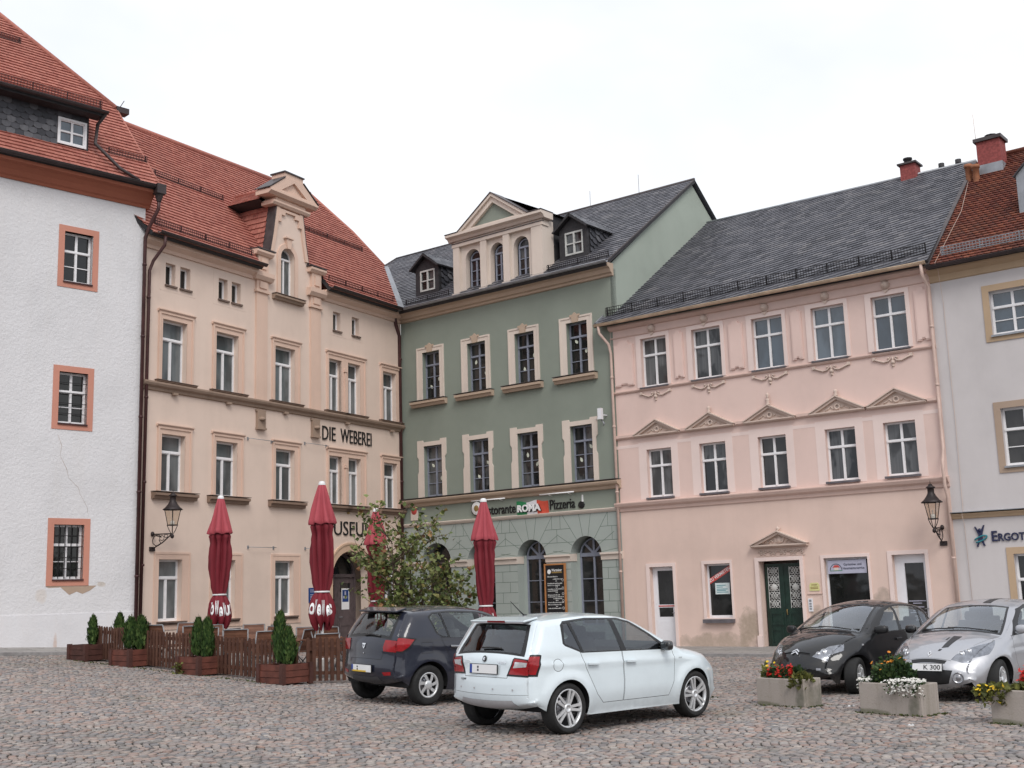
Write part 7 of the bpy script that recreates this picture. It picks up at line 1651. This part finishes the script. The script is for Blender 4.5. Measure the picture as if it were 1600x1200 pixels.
def flat_geo(fn): b = MB(); fn(b); return b.v, b.f

# ---- rims
def rim_twin(r):     # five pairs of straight spokes
    b = MB(); b.lathe([(r - .002, -.09), (r - .004, .082), (r - .016, .092), (r - .028, .086), (r - .034, .05)], (0, -.0, 0), 40, axis='y') if 0 else b.lathe([(r + .002, .09), (r + .004, -.086), (r - .008, -.098), (r - .022, -.092), (r - .028, -.05)], (0, 0, 0), 40, axis='y')
    for k in range(5):
        a = 2 * PI * k / 5
        for s_ in (-1, 1):
            d0 = a + s_ * .30; d1 = a + s_ * .165
            p0 = Vector((.055 * math.cos(d0), -.075, .055 * math.sin(d0))); p1 = Vector(((r - .018) * math.cos(d1), -.088, (r - .018) * math.sin(d1))); d = (p1 - p0); l = d.length; d.normalize(); sd = Vector((-d.z, 0, d.x)).normalized()
            b.obox((p0 + p1) / 2, d * l / 2, sd * .0165, Vector((0, .012, 0)))
    b.lathe([(.062, -.03), (.062, -.085), (.05, -.094), (.032, -.096), (.03, -.088), (0, -.088)], (0, 0, 0), 20, axis='y'); return b
def rim_cover(r):    # steel wheel cover with seven swept blades
    b = MB(); b.lathe([(r + .004, .08), (r + .006, -.088), (r - .01, -.098), (r - .028, -.094), (r - .034, -.06)], (0, 0, 0), 40, axis='y')
    for k in range(7):
        a = 2 * PI * k / 7; q = []
        for rr, da, w in ((.05, .0, .34), (.10, .10, .24), (.15, .2, .17), (r - .02, .30, .17)): q.append((rr, a + da, w))
        L_ = [(rr * math.cos(aa - w), -.086 - .008 * math.sin(rr * 14), rr * math.sin(aa - w)) for rr, aa, w in q]; R_ = [(rr * math.cos(aa + w), -.092, rr * math.sin(aa + w)) for rr, aa, w in q]
        for i in range(3): b.add([L_[i], L_[i + 1], R_[i + 1], R_[i]], [(0, 1, 2, 3)])
    b.lathe([(.075, -.06), (.07, -.094), (.045, -.102), (0, -.102)], (0, 0, 0), 20, axis='y'); return b
def rim_five(r):
    b = MB(); b.lathe([(r + .004, .08), (r + .006, -.088), (r - .01, -.098), (r - .03, -.092), (r - .036, -.05)], (0, 0, 0), 40, axis='y')
    for k in range(5):
        a = 2 * PI * k / 5; p0 = Vector((.03 * math.cos(a), -.08, .03 * math.sin(a))); p1 = Vector(((r - .02) * math.cos(a), -.088, (r - .02) * math.sin(a))); d = (p1 - p0); l = d.length; d.normalize(); sd = Vector((-d.z, 0, d.x)); b.obox((p0 + p1) / 2, d * l / 2, sd * .03, Vector((0, .012, 0)))
    b.lathe([(.06, -.05), (.055, -.096), (0, -.098)], (0, 0, 0), 20, axis='y'); return b
def sym(k, p): return [(k, p), (k, [(x, z, -t) for x, z, t in p][::-1])]
def lens(k, rim, p): return [(rim, p)] and sym(rim, p) + sym(k, shrink(p))
def shrink(p, d=.04):
    cx_ = sum(q[0] for q in p) / len(p); cz = sum(q[1] for q in p) / len(p); ct = sum(q[2] for q in p) / len(p)
    return [(q[0] + (cx_ - q[0]) * d, q[1] + (cz - q[1]) * d * 1.6, q[2] + (ct - q[2]) * d if abs(q[2]) < .99 else q[2]) for q in p]
def bar(k, x0, z0, x1, z1, t0, t1=None):
    t1 = t0 if t1 is None else t1; return (k, [(x0, z0, -t0), (x0, z0, t0), (x1, z1, t1), (x1, z1, -t1)])
def skoda_like(c, t):
    b = MB(); b.obox((-.31, 0, 1.402), (.125, 0, .022), (0, .52, 0), (-.006, 0, .011)); o = b.build('spoiler', 'paint_white', t); bv = o.modifiers.new('round', 'BEVEL'); bv.width = .010; bv.segments = 3
    b = MB(); b.obox((-.437, 0, 1.380), (.004, 0, 0), (0, .17, 0), (0, 0, .012)); b.build('brake_light', 'lamp_dark_red', o)
    b = MB(); b.obox((-.35, 0, 1.381), (.08, 0, .015), (0, .50, 0), (0, 0, .006)); b.build('spoiler_underside', 'plastic_light', o)
    b = MB(); b.tube([(.06, 0, 1.44), (-.02, 0, 1.50), (-.18, 0, 1.63)], [.012, .008, .004], 6); b.lathe([(.035, 0), (.03, .018), (0, .022)], (.07, 0, 1.438), 10); b.build('aerial', 'trim_black', t)
    badge(c, t, -.635, .885, -.44, text_geo('FABIA', -.09, .09, -.012, .016, .003, .01), 'chrome', 'lettering'); badge(c, t, -.635, .885, .50, text_geo('SKODA', -.075, .075, -.012, .016, .003, .01), 'chrome', 'lettering')
    badge(c, t, -.662, .665, .60, text_geo('CLEVER', -.055, .055, -.010, .012, .003, .01), 'trim_black', 'lettering')
    def em(b): b.lathe([(0, -.006), (.036, -.006), (.040, -.002), (.040, 0)], (0, 0, 0), 20, axis='y')
    badge(c, t, -.635, .925, 0, flat_geo(em), 'trim_black'); 
    def em2(b): b.plate([(-.026, .004), (.0, .022), (.02, .012), (.004, .004), (.01, -.02), (-.008, -.022)], [], -.009, -.004)
    badge(c, t, -.635, .925, 0, flat_geo(em2), 'chrome')
    for tt in (-.7, -.25, .25, .7): badge(c, t, -.668, .56, tt, flat_geo(lambda b: b.lathe([(0, -.003), (.012, -.003), (.013, 0)], (0, 0, 0), 10, axis='y')), 'plastic_light', 'parking_sensor')
    b = MB(); y = float(c.W(np.array([2.14]), np.array([.80]))[0])
    for s_ in (1, -1): b = MB(); b.obox((2.14, s_ * (y + .001), .82), (.035, 0, 0), (0, .002, 0), (0, 0, .008)); b.build('wing_badge', 'trim_black', t)
FABIA = dict(paint='paint_white', hw=.874, wb=2.47, wr=.312, ar=.352, rim=.240, track=.858, belt=(1.0, -.022), tumble=.42, taper_f=(2.25, 3.32, .21), taper_r=(.15, -.66, .085), crease=(.86, -.012, .018),
    outline=[(-.47, .29, .07, .05), (-.61, .335, .10, .08), (-.665, .45, .12, .12), (-.668, .62, .12, .13), (-.648, .78, .11, .12), (-.632, .93, .09, .10), (-.588, 1.0, .07, .09), (-.46, 1.185, .055, .085), (-.34, 1.36, .045, .08), (-.24, 1.418, .04, .085), (.1, 1.447, .038, .095), (.6, 1.467, .038, .095), (1.05, 1.452, .04, .09), (1.40, 1.388, .05, .085), (1.83, 1.19, .06, .085), (2.24, 1.005, .06, .11), (2.42, .968, .05, .14), (2.8, .90, .055, .15), (3.1, .80, .09, .16), (3.25, .70, .13, .17), (3.315, .58, .16, .17), (3.325, .42, .17, .15), (3.29, .28, .15, .08), (3.2, .20, .10, .05)],
    bottom=[(3.0, .19), (2.0, .205), (.4, .205), (-.30, .27)],
    dlo=[(1.97, .945), (1.62, 1.165), (1.31, 1.335), (1.1, 1.388), (.5, 1.405), (.07, 1.375), (-.005, 1.33), (-.05, 1.10), (-.02, 1.07), (.25, .975)],
    side_panes=[('front_pane', [(1.08, .972), (1.86, .96), (1.56, 1.16), (1.27, 1.318), (1.1, 1.362), (.99, 1.374)]), ('rear_pane', [(.285, .990), (.985, .974), (.90, 1.376), (.5, 1.380), (.175, 1.362)]), ('quarter_pane', [(-.015, 1.10), (.235, 1.005), (.125, 1.352), (.05, 1.34)])],
    doors=[('front_door', [(1.0, .99), (1.015, .60), (1.0, .335), (1.90, .335), (2.0, .52), (2.03, .80), (1.99, .96)]), ('rear_door', [(.22, .985), (.30, .80), (.40, .62), (.50, .45), (.62, .335), (.993, .335), (1.008, .60), (.993, .99)])],
    side_seams=[('flap', circle(-.17, .845, .078, 24))],
    side_extra=[('tail_rim', [(-.9, .728), (-.468, .722), (-.405, .975), (-.43, .985), (-.9, .985)]), ('tail', [(-.9, .750), (-.488, .746), (-.432, .962), (-.9, .962)]), ('body', [(-.62, .60), (-.42, .60), (-.42, .606), (-.62, .606)])],
    ring=[bar('trim', -.592, .992, -.34, 1.362, .90, .84), bar('rear_window', -.575, 1.02, -.36, 1.335, .80, .76)] + sym('tail_rim', [(-.655, .728, .560), (-.632, .980, .705), (-.63, .985, 1.0), (-.655, .728, 1.0)]) + sym('tail', [(-.653, .750, .605), (-.636, .960, .725), (-.634, .962, 1.0), (-.653, .750, 1.0)]) + sym('tail_clear', [(-.646, .825, .69), (-.641, .905, .735), (-.641, .905, .985), (-.646, .845, .95)]) +
        [bar('seam', -.657, .705, -.658, .699, .56), bar('seam', -.668, .615, -.668, .610, .0, .0)][:1] + sym('seam', [(-.657, .70, .56), (-.657, .735, .575), (-.657, .735, .585), (-.657, .70, .57)]) + [bar('lower', -.66, .415, -.58, .325, .66, .74), bar('seam', -.666, .495, -.666, .490, 1.0)] +
        [bar('trim', 2.25, 1.0, 1.385, 1.395, .93, .86), bar('windscreen', 2.2, 1.025, 1.43, 1.375, .85, .80)] + sym('head', [(3.2, .66, .55), (3.1, .79, .6), (2.95, .85, 1.0), (3.15, .68, 1.0)]) + [bar('grille', 3.24, .71, 3.3, .62, .45), bar('grille', 3.325, .45, 3.29, .28, .55)],
    handles=dict(front_door=(1.13, .83), rear_door=(.42, .835)), mirror=(1.80, .945, 1.0), cabin=(-.2, 1.72), plates=[(-.652, .80, 'blank')], plate_out=.014, rimf=rim_twin, lower_mat='plastic_light',
    rods=[('rear_wiper', [(-.56, 1.035, .17, -.012, .02), (-.56, 1.045, -.05, -.015, .02), (-.56, 1.05, -.34, -.012, .01)], .012, 'trim_black')], extra=skoda_like)
FABIA['side_extra'].pop()
def sandero_x(c, t):
    b = MB(); b.obox((-.30, 0, 1.462), (.11, 0, .028), (0, .50, 0), (-.01, 0, .014)); o = b.build('spoiler', 'paint_navy', t); bv = o.modifiers.new('round', 'BEVEL'); bv.width = .014; bv.segments = 3
    def sh(b): b.plate([(-.035, .036), (.035, .036), (.035, .022), (.022, .022), (.022, -.006), (.0, -.034), (-.022, -.006), (-.022, .022), (-.035, .022)], [[(-.010, .018), (.010, .018), (.010, -.002), (0, -.014), (-.010, -.002)]], -.010, 0)
    badge(c, t, -.643, .90, 0, flat_geo(sh), 'chrome', 'emblem', 1.25)
    badge(c, t, -.655, .79, 0, flat_geo(lambda b: b.lathe([(0, -.008), (.010, -.006), (.011, 0)], (0, 0, 0), 10, axis='y')), 'chrome', 'lock')
SANDERO = dict(paint='paint_navy', hw=.870, wb=2.589, wr=.312, ar=.365, rim=.200, track=.850, belt=(1.03, -.025), tumble=.40, taper_f=(2.4, 3.40, .20), taper_r=(.15, -.67, .10), crease=(.93, -.03, .010),
    outline=[(-.49, .31, .08, .06), (-.61, .37, .11, .12), (-.675, .50, .13, .16), (-.68, .62, .14, .17), (-.655, .74, .13, .16), (-.645, .90, .12, .15), (-.61, 1.03, .10, .13), (-.50, 1.20, .08, .11), (-.36, 1.37, .06, .10), (-.26, 1.455, .05, .10), (-.05, 1.487, .045, .11), (.5, 1.52, .045, .115), (1.0, 1.512, .045, .11), (1.42, 1.445, .05, .10), (1.88, 1.23, .06, .10), (2.3, 1.05, .06, .12), (2.5, 1.01, .05, .15), (2.9, .94, .06, .16), (3.2, .84, .10, .17), (3.36, .70, .14, .18), (3.405, .55, .16, .18), (3.40, .40, .16, .14), (3.34, .28, .14, .08), (3.24, .21, .10, .05)],
    bottom=[(3.05, .20), (2.1, .215), (.45, .215), (-.33, .29)],
    dlo=[(2.03, .985), (1.68, 1.20), (1.34, 1.38), (1.1, 1.43), (.5, 1.448), (.16, 1.425), (.04, 1.36), (.14, 1.10), (.24, 1.04)],
    side_panes=[('front_pane', [(1.17, 1.015), (1.93, 1.0), (1.60, 1.215), (1.31, 1.36), (1.12, 1.405)]), ('rear_pane', [(.42, 1.035), (1.04, 1.018), (1.01, 1.408), (.5, 1.423), (.33, 1.42)]), ('quarter_pane', [(.18, 1.10), (.27, 1.055), (.38, 1.038), (.29, 1.415), (.17, 1.405), (.075, 1.35)])],
    doors=[('front_door', [(1.10, 1.025), (1.12, .34), (2.02, .34), (2.12, .60), (2.10, .90), (2.05, 1.0)]), ('rear_door', [(.22, 1.04), (.33, .85), (.45, .66), (.55, .48), (.68, .34), (1.112, .34), (1.092, 1.025)])],
    side_seams=[('flap', rect(-.16, .06, .80, .97))],
    side_extra=[('tail_rim', [(-.9, .82), (-.46, .82), (-.35, .90), (-.24, 1.03), (-.45, 1.06), (-.9, 1.04)]), ('tail', [(-.9, .84), (-.47, .84), (-.37, .92), (-.28, 1.015), (-.46, 1.04), (-.9, 1.02)])],
    ring=[bar('trim', -.60, 1.045, -.30, 1.43, .84, .80), bar('rear_window', -.575, 1.09, -.33, 1.40, .74, .72)] + lens('tail', 'tail_rim', [(-.648, .83, .66), (-.645, .90, .64), (-.61, 1.03, .68), (-.60, 1.045, 1.0), (-.648, .82, 1.0)]) +
        sym('low_red', [(-.68, .43, .70), (-.68, .50, .66), (-.68, .50, .90), (-.67, .43, .88)]) + [bar('seam', -.66, .715, -.66, .709, .60)] + sym('seam', [(-.66, .71, .59), (-.648, .825, .65), (-.648, .825, .66), (-.66, .71, .605)]) + [bar('lower', -.665, .43, -.56, .31, .50, .58)] +
        [bar('trim', 2.31, 1.045, 1.40, 1.45, .93, .86), bar('windscreen', 2.26, 1.075, 1.45, 1.43, .85, .80)] + [bar('grille', 3.38, .70, 3.41, .58, .5)],
    handles=dict(front_door=(1.26, .88), rear_door=(.50, .895)), handle_mat='chrome', mirror=(1.9, .95, 1.05), cabin=(-.2, 1.8), plates=[(-.678, .56, 'yellow')], rimf=rim_cover, rear_glass='car_glass', lower_mat='plastic_grey',
    rods=[('rear_wiper', [(-.60, 1.075, .05, -.02, .0), (-.585, 1.085, -.15, -.022, .005), (-.57, 1.06, -.48, -.012, .0)], .016, 'trim_black')], extra=sandero_x)
def c3_x(c, t):
    def ch(b):
        for dz in (0, -.045): b.plate([(-.055, -.02 + dz), (-.055, -.045 + dz), (0, .0 + dz), (.055, -.045 + dz), (.055, -.02 + dz), (0, .025 + dz)], [], -.012, 0)
    badge(c, t, 3.02, .735, 0, flat_geo(ch), 'chrome', 'emblem', 1.2)
    for s_ in (1, -1): y = float(c.W(np.array([2.28]), np.array([.80]))[0]); b = MB(); b.obox((2.28, s_ * (y + .004), .80), (.022, 0, 0), (0, .006, 0), (0, 0, .014)); b.build('indicator', 'lamp_clear', t)
C3 = dict(paint='paint_black', hw=.842, wb=2.446, wr=.30, ar=.345, rim=.19, track=.835, belt=(1.01, -.02), tumble=.40, taper_f=(2.0, 3.18, .25), taper_r=(.2, -.63, .14), crease=(.72, .0, .003),
    outline=[(-.48, .26, .10, .08), (-.59, .38, .13, .14), (-.64, .55, .14, .18), (-.625, .75, .14, .18), (-.58, .93, .12, .16), (-.50, 1.06, .10, .15), (-.36, 1.25, .08, .14), (-.14, 1.42, .07, .14), (.2, 1.492, .07, .14), (.7, 1.519, .07, .14), (1.12, 1.475, .07, .13), (1.5, 1.345, .08, .12), (1.9, 1.155, .09, .12), (2.12, 1.045, .09, .14), (2.4, .985, .09, .18), (2.72, .885, .12, .20), (2.96, .765, .16, .20), (3.09, .64, .19, .20), (3.165, .50, .20, .19), (3.165, .36, .19, .14), (3.10, .25, .15, .08), (3.0, .20, .1, .05)],
    bottom=[(2.85, .19), (2.0, .205), (.4, .205), (-.36, .22)],
    dlo=[(2.02, .965), (1.72, 1.15), (1.36, 1.335), (1.05, 1.415), (.6, 1.44), (.15, 1.40), (-.08, 1.30), (-.20, 1.12), (-.12, 1.05), (.2, 1.0)],
    side_panes=[('front_pane', [(1.06, .995), (1.80, .985), (1.5, 1.19), (1.24, 1.33), (1.02, 1.385)]), ('rear_pane', [(.28, 1.015), (.97, .998), (.94, 1.395), (.55, 1.412), (.22, 1.395)]), ('quarter_pane', [(-.13, 1.13), (.0, 1.055), (.22, 1.018), (.16, 1.375), (-.03, 1.28)])],
    doors=[('front_door', [(1.0, 1.01), (1.02, .33), (1.84, .33), (1.96, .52), (2.02, .80), (2.03, .975)]), ('rear_door', [(.12, 1.015), (.30, .78), (.44, .58), (.52, .44), (.62, .33), (1.012, .33), (.992, 1.01)])], side_seams=[],
    side_extra=[('head', [(2.50, .90), (2.66, .72), (2.85, .66), (3.3, .64), (3.3, .95)])],
    ring=[bar('trim', 2.14, 1.04, 1.20, 1.445, .94, .86), bar('windscreen', 2.09, 1.065, 1.25, 1.425, .88, .80)] + sym('head', [(3.07, .665, .56), (3.0, .735, .66), (2.78, .86, .80), (2.62, .91, 1.0), (3.06, .66, 1.0)]) + [bar('grille', 3.03, .705, 3.055, .675, .48), bar('grille', 3.165, .42, 3.12, .28, .62), bar('seam', 3.05, .69, 3.055, .684, .5)] + sym('fog', [(3.165, .40, .74), (3.165, .46, .74), (3.165, .46, .86), (3.165, .40, .86)]) +
        [bar('rear_window', -.47, 1.1, -.2, 1.38, .8, .75)] + sym('tail', [(-.625, .78, .7), (-.57, .95, .75), (-.57, .95, 1.0), (-.62, .78, 1.0)]) + sym('seam', [(2.14, 1.03, .97), (2.72, .885, .80), (2.72, .885, .808), (2.14, 1.03, .978)]),
    handles=dict(front_door=(1.14, .85), rear_door=(.40, .86)), mirror=(1.80, .91, 1.03), mirror_mat='trim_black', cabin=(-.2, 1.68), plates=[], rimf=rim_five, rear_glass='car_glass', steer=R(14), head_mat='lamp_bowl', bulbs=[(2.93, .78, .80, .055), (3.0, .73, .70, .04)],
    rods=[('wiper', [(2.1, 1.05, .70, .012, .03), (2.1, 1.055, .25, .012, .035), (2.07, 1.07, -.20, .015, .03)], .011, 'trim_black'), ('wiper', [(2.1, 1.05, -.05, .012, .03), (2.1, 1.055, -.4, .012, .035), (2.07, 1.07, -.78, .015, .03)], .011, 'trim_black')], extra=c3_x)
def clio_x(c, t):
    def dm(b): b.plate([(-.028, 0), (0, -.052), (.028, 0), (0, .052)], [[(-.012, 0), (0, .024), (.012, 0), (0, -.024)]], -.010, 0)
    badge(c, t, 3.17, .715, 0, flat_geo(dm), 'chrome', 'emblem', 1.15)
    for s_ in (1, -1):
        p, nn, sd, up = on_body(c, 3.33, .36, .76 * s_); b = MB(); v = []; prof = ((.075, .012), (.085, .018), (.07, .012), (.055, -.01), (.045, .0), (0, .006)); nn = Vector((.93, .36 * s_, 0)); a = Vector((0, 0, 1)); b2 = nn.cross(a)
        for r0, h0 in prof:
            for k in range(16): v.append(p + nn * h0 + a * r0 * math.cos(k * PI / 8) + b2 * r0 * math.sin(k * PI / 8))
        b.add(v, [(i * 16 + k, i * 16 + (k + 1) % 16, i * 16 + 16 + (k + 1) % 16, i * 16 + 16 + k) for i in range(5) for k in range(16)], 0, True); b.build('fog_light', 'lamp_bowl', t)
CLIO = dict(paint='paint_silver', hw=.866, wb=2.575, wr=.31, ar=.355, rim=.205, track=.852, belt=(.99, -.02), tumble=.42, taper_f=(2.25, 3.36, .22), taper_r=(.2, -.66, .12), crease=(.70, .0, .004),
    outline=[(-.48, .25, .09, .06), (-.60, .36, .12, .12), (-.655, .52, .13, .16), (-.65, .72, .13, .16), (-.62, .90, .11, .14), (-.57, 1.02, .09, .12), (-.42, 1.22, .07, .11), (-.25, 1.40, .05, .10), (.1, 1.463, .05, .11), (.6, 1.497, .05, .115), (1.02, 1.480, .05, .11), (1.40, 1.39, .06, .10), (1.85, 1.185, .075, .10), (2.20, 1.025, .08, .12), (2.45, .975, .08, .17), (2.8, .885, .10, .19), (3.06, .785, .14, .20), (3.22, .68, .17, .20), (3.325, .55, .19, .19), (3.35, .42, .19, .15), (3.325, .29, .17, .09), (3.25, .21, .12, .05)],
    bottom=[(3.05, .19), (2.1, .205), (.4, .205), (-.36, .22)],
    dlo=[(2.06, .945), (1.72, 1.16), (1.36, 1.34), (1.05, 1.405), (.5, 1.425), (.05, 1.375), (-.1, 1.22), (-.06, 1.12), (.2, 1.02)],
    side_panes=[('front_pane', [(.98, 1.0), (1.92, .965), (1.55, 1.20), (1.28, 1.325), (1.0, 1.38), (.93, 1.385)]), ('rear_pane', [(.05, 1.11), (.24, 1.035), (.88, 1.005), (.86, 1.388), (.5, 1.40), (.08, 1.355), (-.03, 1.22)])],
    doors=[('front_door', [(.88, 1.01), (.90, .33), (1.90, .33), (2.04, .54), (2.10, .80), (2.08, .95)])], side_seams=[],
    side_extra=[('head', [(2.36, .935), (2.52, .855), (2.80, .70), (3.0, .655), (3.5, .63), (3.5, .99)])],
    ring=[bar('trim', 2.21, 1.02, 1.34, 1.41, .94, .86), bar('windscreen', 2.15, 1.05, 1.39, 1.39, .88, .81)] + sym('head', [(3.21, .655, .58), (3.10, .745, .64), (2.85, .865, .80), (2.55, .955, 1.0), (3.2, .65, 1.0)]) + [bar('trim', 3.255, .655, 3.30, .60, .50, .46), bar('seam', 3.245, .668, 3.247, .662, .6), bar('grille', 3.345, .50, 3.31, .265, .66, .52)] +
        [('stripe', [(2.52, .955, .15), (2.52, .955, .34), (2.98, .82, .34), (3.02, .80, .20)]), ('stripe', [(3.05, .785, .17), (3.05, .785, .24), (3.10, .76, .22), (3.10, .76, .16)]), ('stripe', [(2.6, .935, .08), (2.6, .935, .12), (2.72, .905, .12), (2.72, .905, .08)]), ('stripe', [(1.25, 1.445, .10), (1.25, 1.445, .32), (.2, 1.475, .32), (.2, 1.475, .10)])] +
        [bar('rear_window', -.54, 1.07, -.3, 1.35, .8, .75)] + sym('tail', [(-.64, .78, .7), (-.58, 1.0, .75), (-.58, 1.0, 1.0), (-.64, .78, 1.0)]) + sym('seam', [(2.25, 1.0, .95), (2.8, .885, .79), (2.8, .885, .797), (2.25, 1.0, .957)]),
    handles=dict(front_door=(1.05, .84)), mirror=(1.86, .94, 1.04), cabin=(-.2, 1.78), plates=[(3.36, .535, 'K 300')], plate_out=.016, rimf=rim_five, rear_glass='car_glass', steer=R(8), head_mat='lamp_bowl', bulbs=[(3.06, .755, .73, .05), (2.96, .80, .82, .045)], lower_mat='paint_silver',
    rods=[('wiper', [(2.17, 1.035, .72, .012, .03), (2.17, 1.04, .25, .012, .035), (2.14, 1.05, -.20, .015, .03)], .011, 'trim_black'), ('wiper', [(2.17, 1.035, -.05, .012, .03), (2.17, 1.04, -.4, .012, .035), (2.14, 1.05, -.78, .015, .03)], .011, 'trim_black')], extra=clio_x)
make_car(FABIA, (.01, 16.42, gz(0, 16.4) + .005), R(42.3), 'parked_car', 'white hatchback parked nearest the viewer, seen from behind', 'cars parked on the square', tilt=(R(.6), R(.3)), size=1.035)
make_car(SANDERO, (-2.10, 20.40, gz(-2.0, 20.4) + .01), R(43.0), 'parked_car', 'dark blue hatchback with red tail lamps behind the white car', 'cars parked on the square', tilt=(R(1.6), R(1)), size=1.035)
make_car(C3, (6.90, 22.65, .01), R(-137.0), 'parked_car', 'black rounded hatchback facing out behind the red flower tub', 'cars parked on the square')
make_car(CLIO, (8.55, 21.0, .01), R(-134.7), 'parked_car', 'silver hatchback with dark bonnet stripe at the right edge', 'cars parked on the square')
# ---------------------------------------------------------------- ground
def make_ground():
    m, nt, out = new_mat('joint_sand'); co = objco(nt)
    f = noise(nt, co, 1.4, 6, .6); col = ramp(nt, f, [(.35, (.040, .036, .032)), (.6, (.065, .058, .05)), (.75, (.04, .046, .026))])
    principled(nt, out, col, .95, 0, .2, bump(nt, noise(nt, co, 30, 4), .6, .02))
    xs = sorted(set([-900, -400, -150, -80, -50, -35] + [x * 1.0 for x in range(-28, 24)] + [30, 50, 90, 180, 450, 900]))
    ys = [-600, -200, -60, -20, 0] + list(range(4, 60, 2)) + [80, 130, 250, 600, 1200]
    v = [(x, y, gz(max(-16, x), y) - .012) for y in ys for x in xs]; n = len(xs)
    f = [(j * n + i, j * n + i + 1, (j + 1) * n + i + 1, (j + 1) * n + i) for j in range(len(ys) - 1) for i in range(n - 1)]
    b = MB(); b.add(v, f, 0, True); return tag(b.build('ground', 'joint_sand'), kind='structure')
make_ground()
# ---------------------------------------------------------------- light, sky, camera
w = bpy.data.worlds.new('World'); SC.world = w; w.use_nodes = True
nt = w.node_tree; nt.nodes.clear()
out = nt.nodes.new('ShaderNodeOutputWorld'); bg = nt.nodes.new('ShaderNodeBackground'); bg.inputs[1].default_value = .12
sky = nt.nodes.new('ShaderNodeTexSky'); sky.sky_type = 'NISHITA'; sky.sun_disc = False
SUN_EL, SUN_AZ = 46, 168      # azimuth from +Y clockwise
sky.sun_elevation = R(SUN_EL); sky.sun_rotation = R(SUN_AZ); sky.dust_density = 3
tc = nt.nodes.new('ShaderNodeTexCoord')
n1 = noise(nt, scalev(nt, tc.outputs['Generated'], (1, 1, 2.2)), 1.6, 5, .55, .3)
cl = ramp(nt, n1, [(.30, (.74, .79, .89)), (.50, (.86, .89, .95)), (.68, (1.0, 1.0, 1.0))])
cm = nt.nodes.new('ShaderNodeVectorMath'); cm.operation = 'SCALE'; L(nt, cl, cm.inputs[0]); cm.inputs['Scale'].default_value = 8.6
col = mixc(nt, .90, sky.outputs[0], cm.outputs[0])
L(nt, col, bg.inputs[0]); L(nt, bg.outputs[0], out.inputs[0])
sd = bpy.data.lights.new('sun', 'SUN'); sd.energy = 1.5; sd.angle = R(25); sd.color = (1, .965, .92)
so = bpy.data.objects.new('sun', sd); COL.objects.link(so)
a, e = R(SUN_AZ), R(SUN_EL)
so.rotation_euler = Vector((math.sin(a) * math.cos(e), math.cos(a) * math.cos(e), math.sin(e))).to_track_quat('Z', 'Y').to_euler()
cam = bpy.data.cameras.new('camera'); co_ = bpy.data.objects.new('camera', cam); COL.objects.link(co_)
cam.sensor_width = 36; cam.lens = 36 * 1850 / 1600; cam.clip_start = .1; cam.clip_end = 3000
r_ = Vector((.99954079, .00525749, -.02984253)); u_ = Vector((.03030211, -.17342277, .98438119)); f_ = Vector((0, .98483344, .17350244))
mm = Matrix((r_, u_, -f_)).transposed().to_4x4(); mm.translation = (0, 0, 1.85); co_.matrix_world = mm
SC.camera = co_
SC.view_settings.view_transform = 'Standard'; SC.view_settings.look = 'None'; SC.view_settings.exposure = .22; SC.view_settings.gamma = 1
SC.render.engine = 'CYCLES'; SC.cycles.max_bounces = 8; SC.cycles.transparent_max_bounces = 16
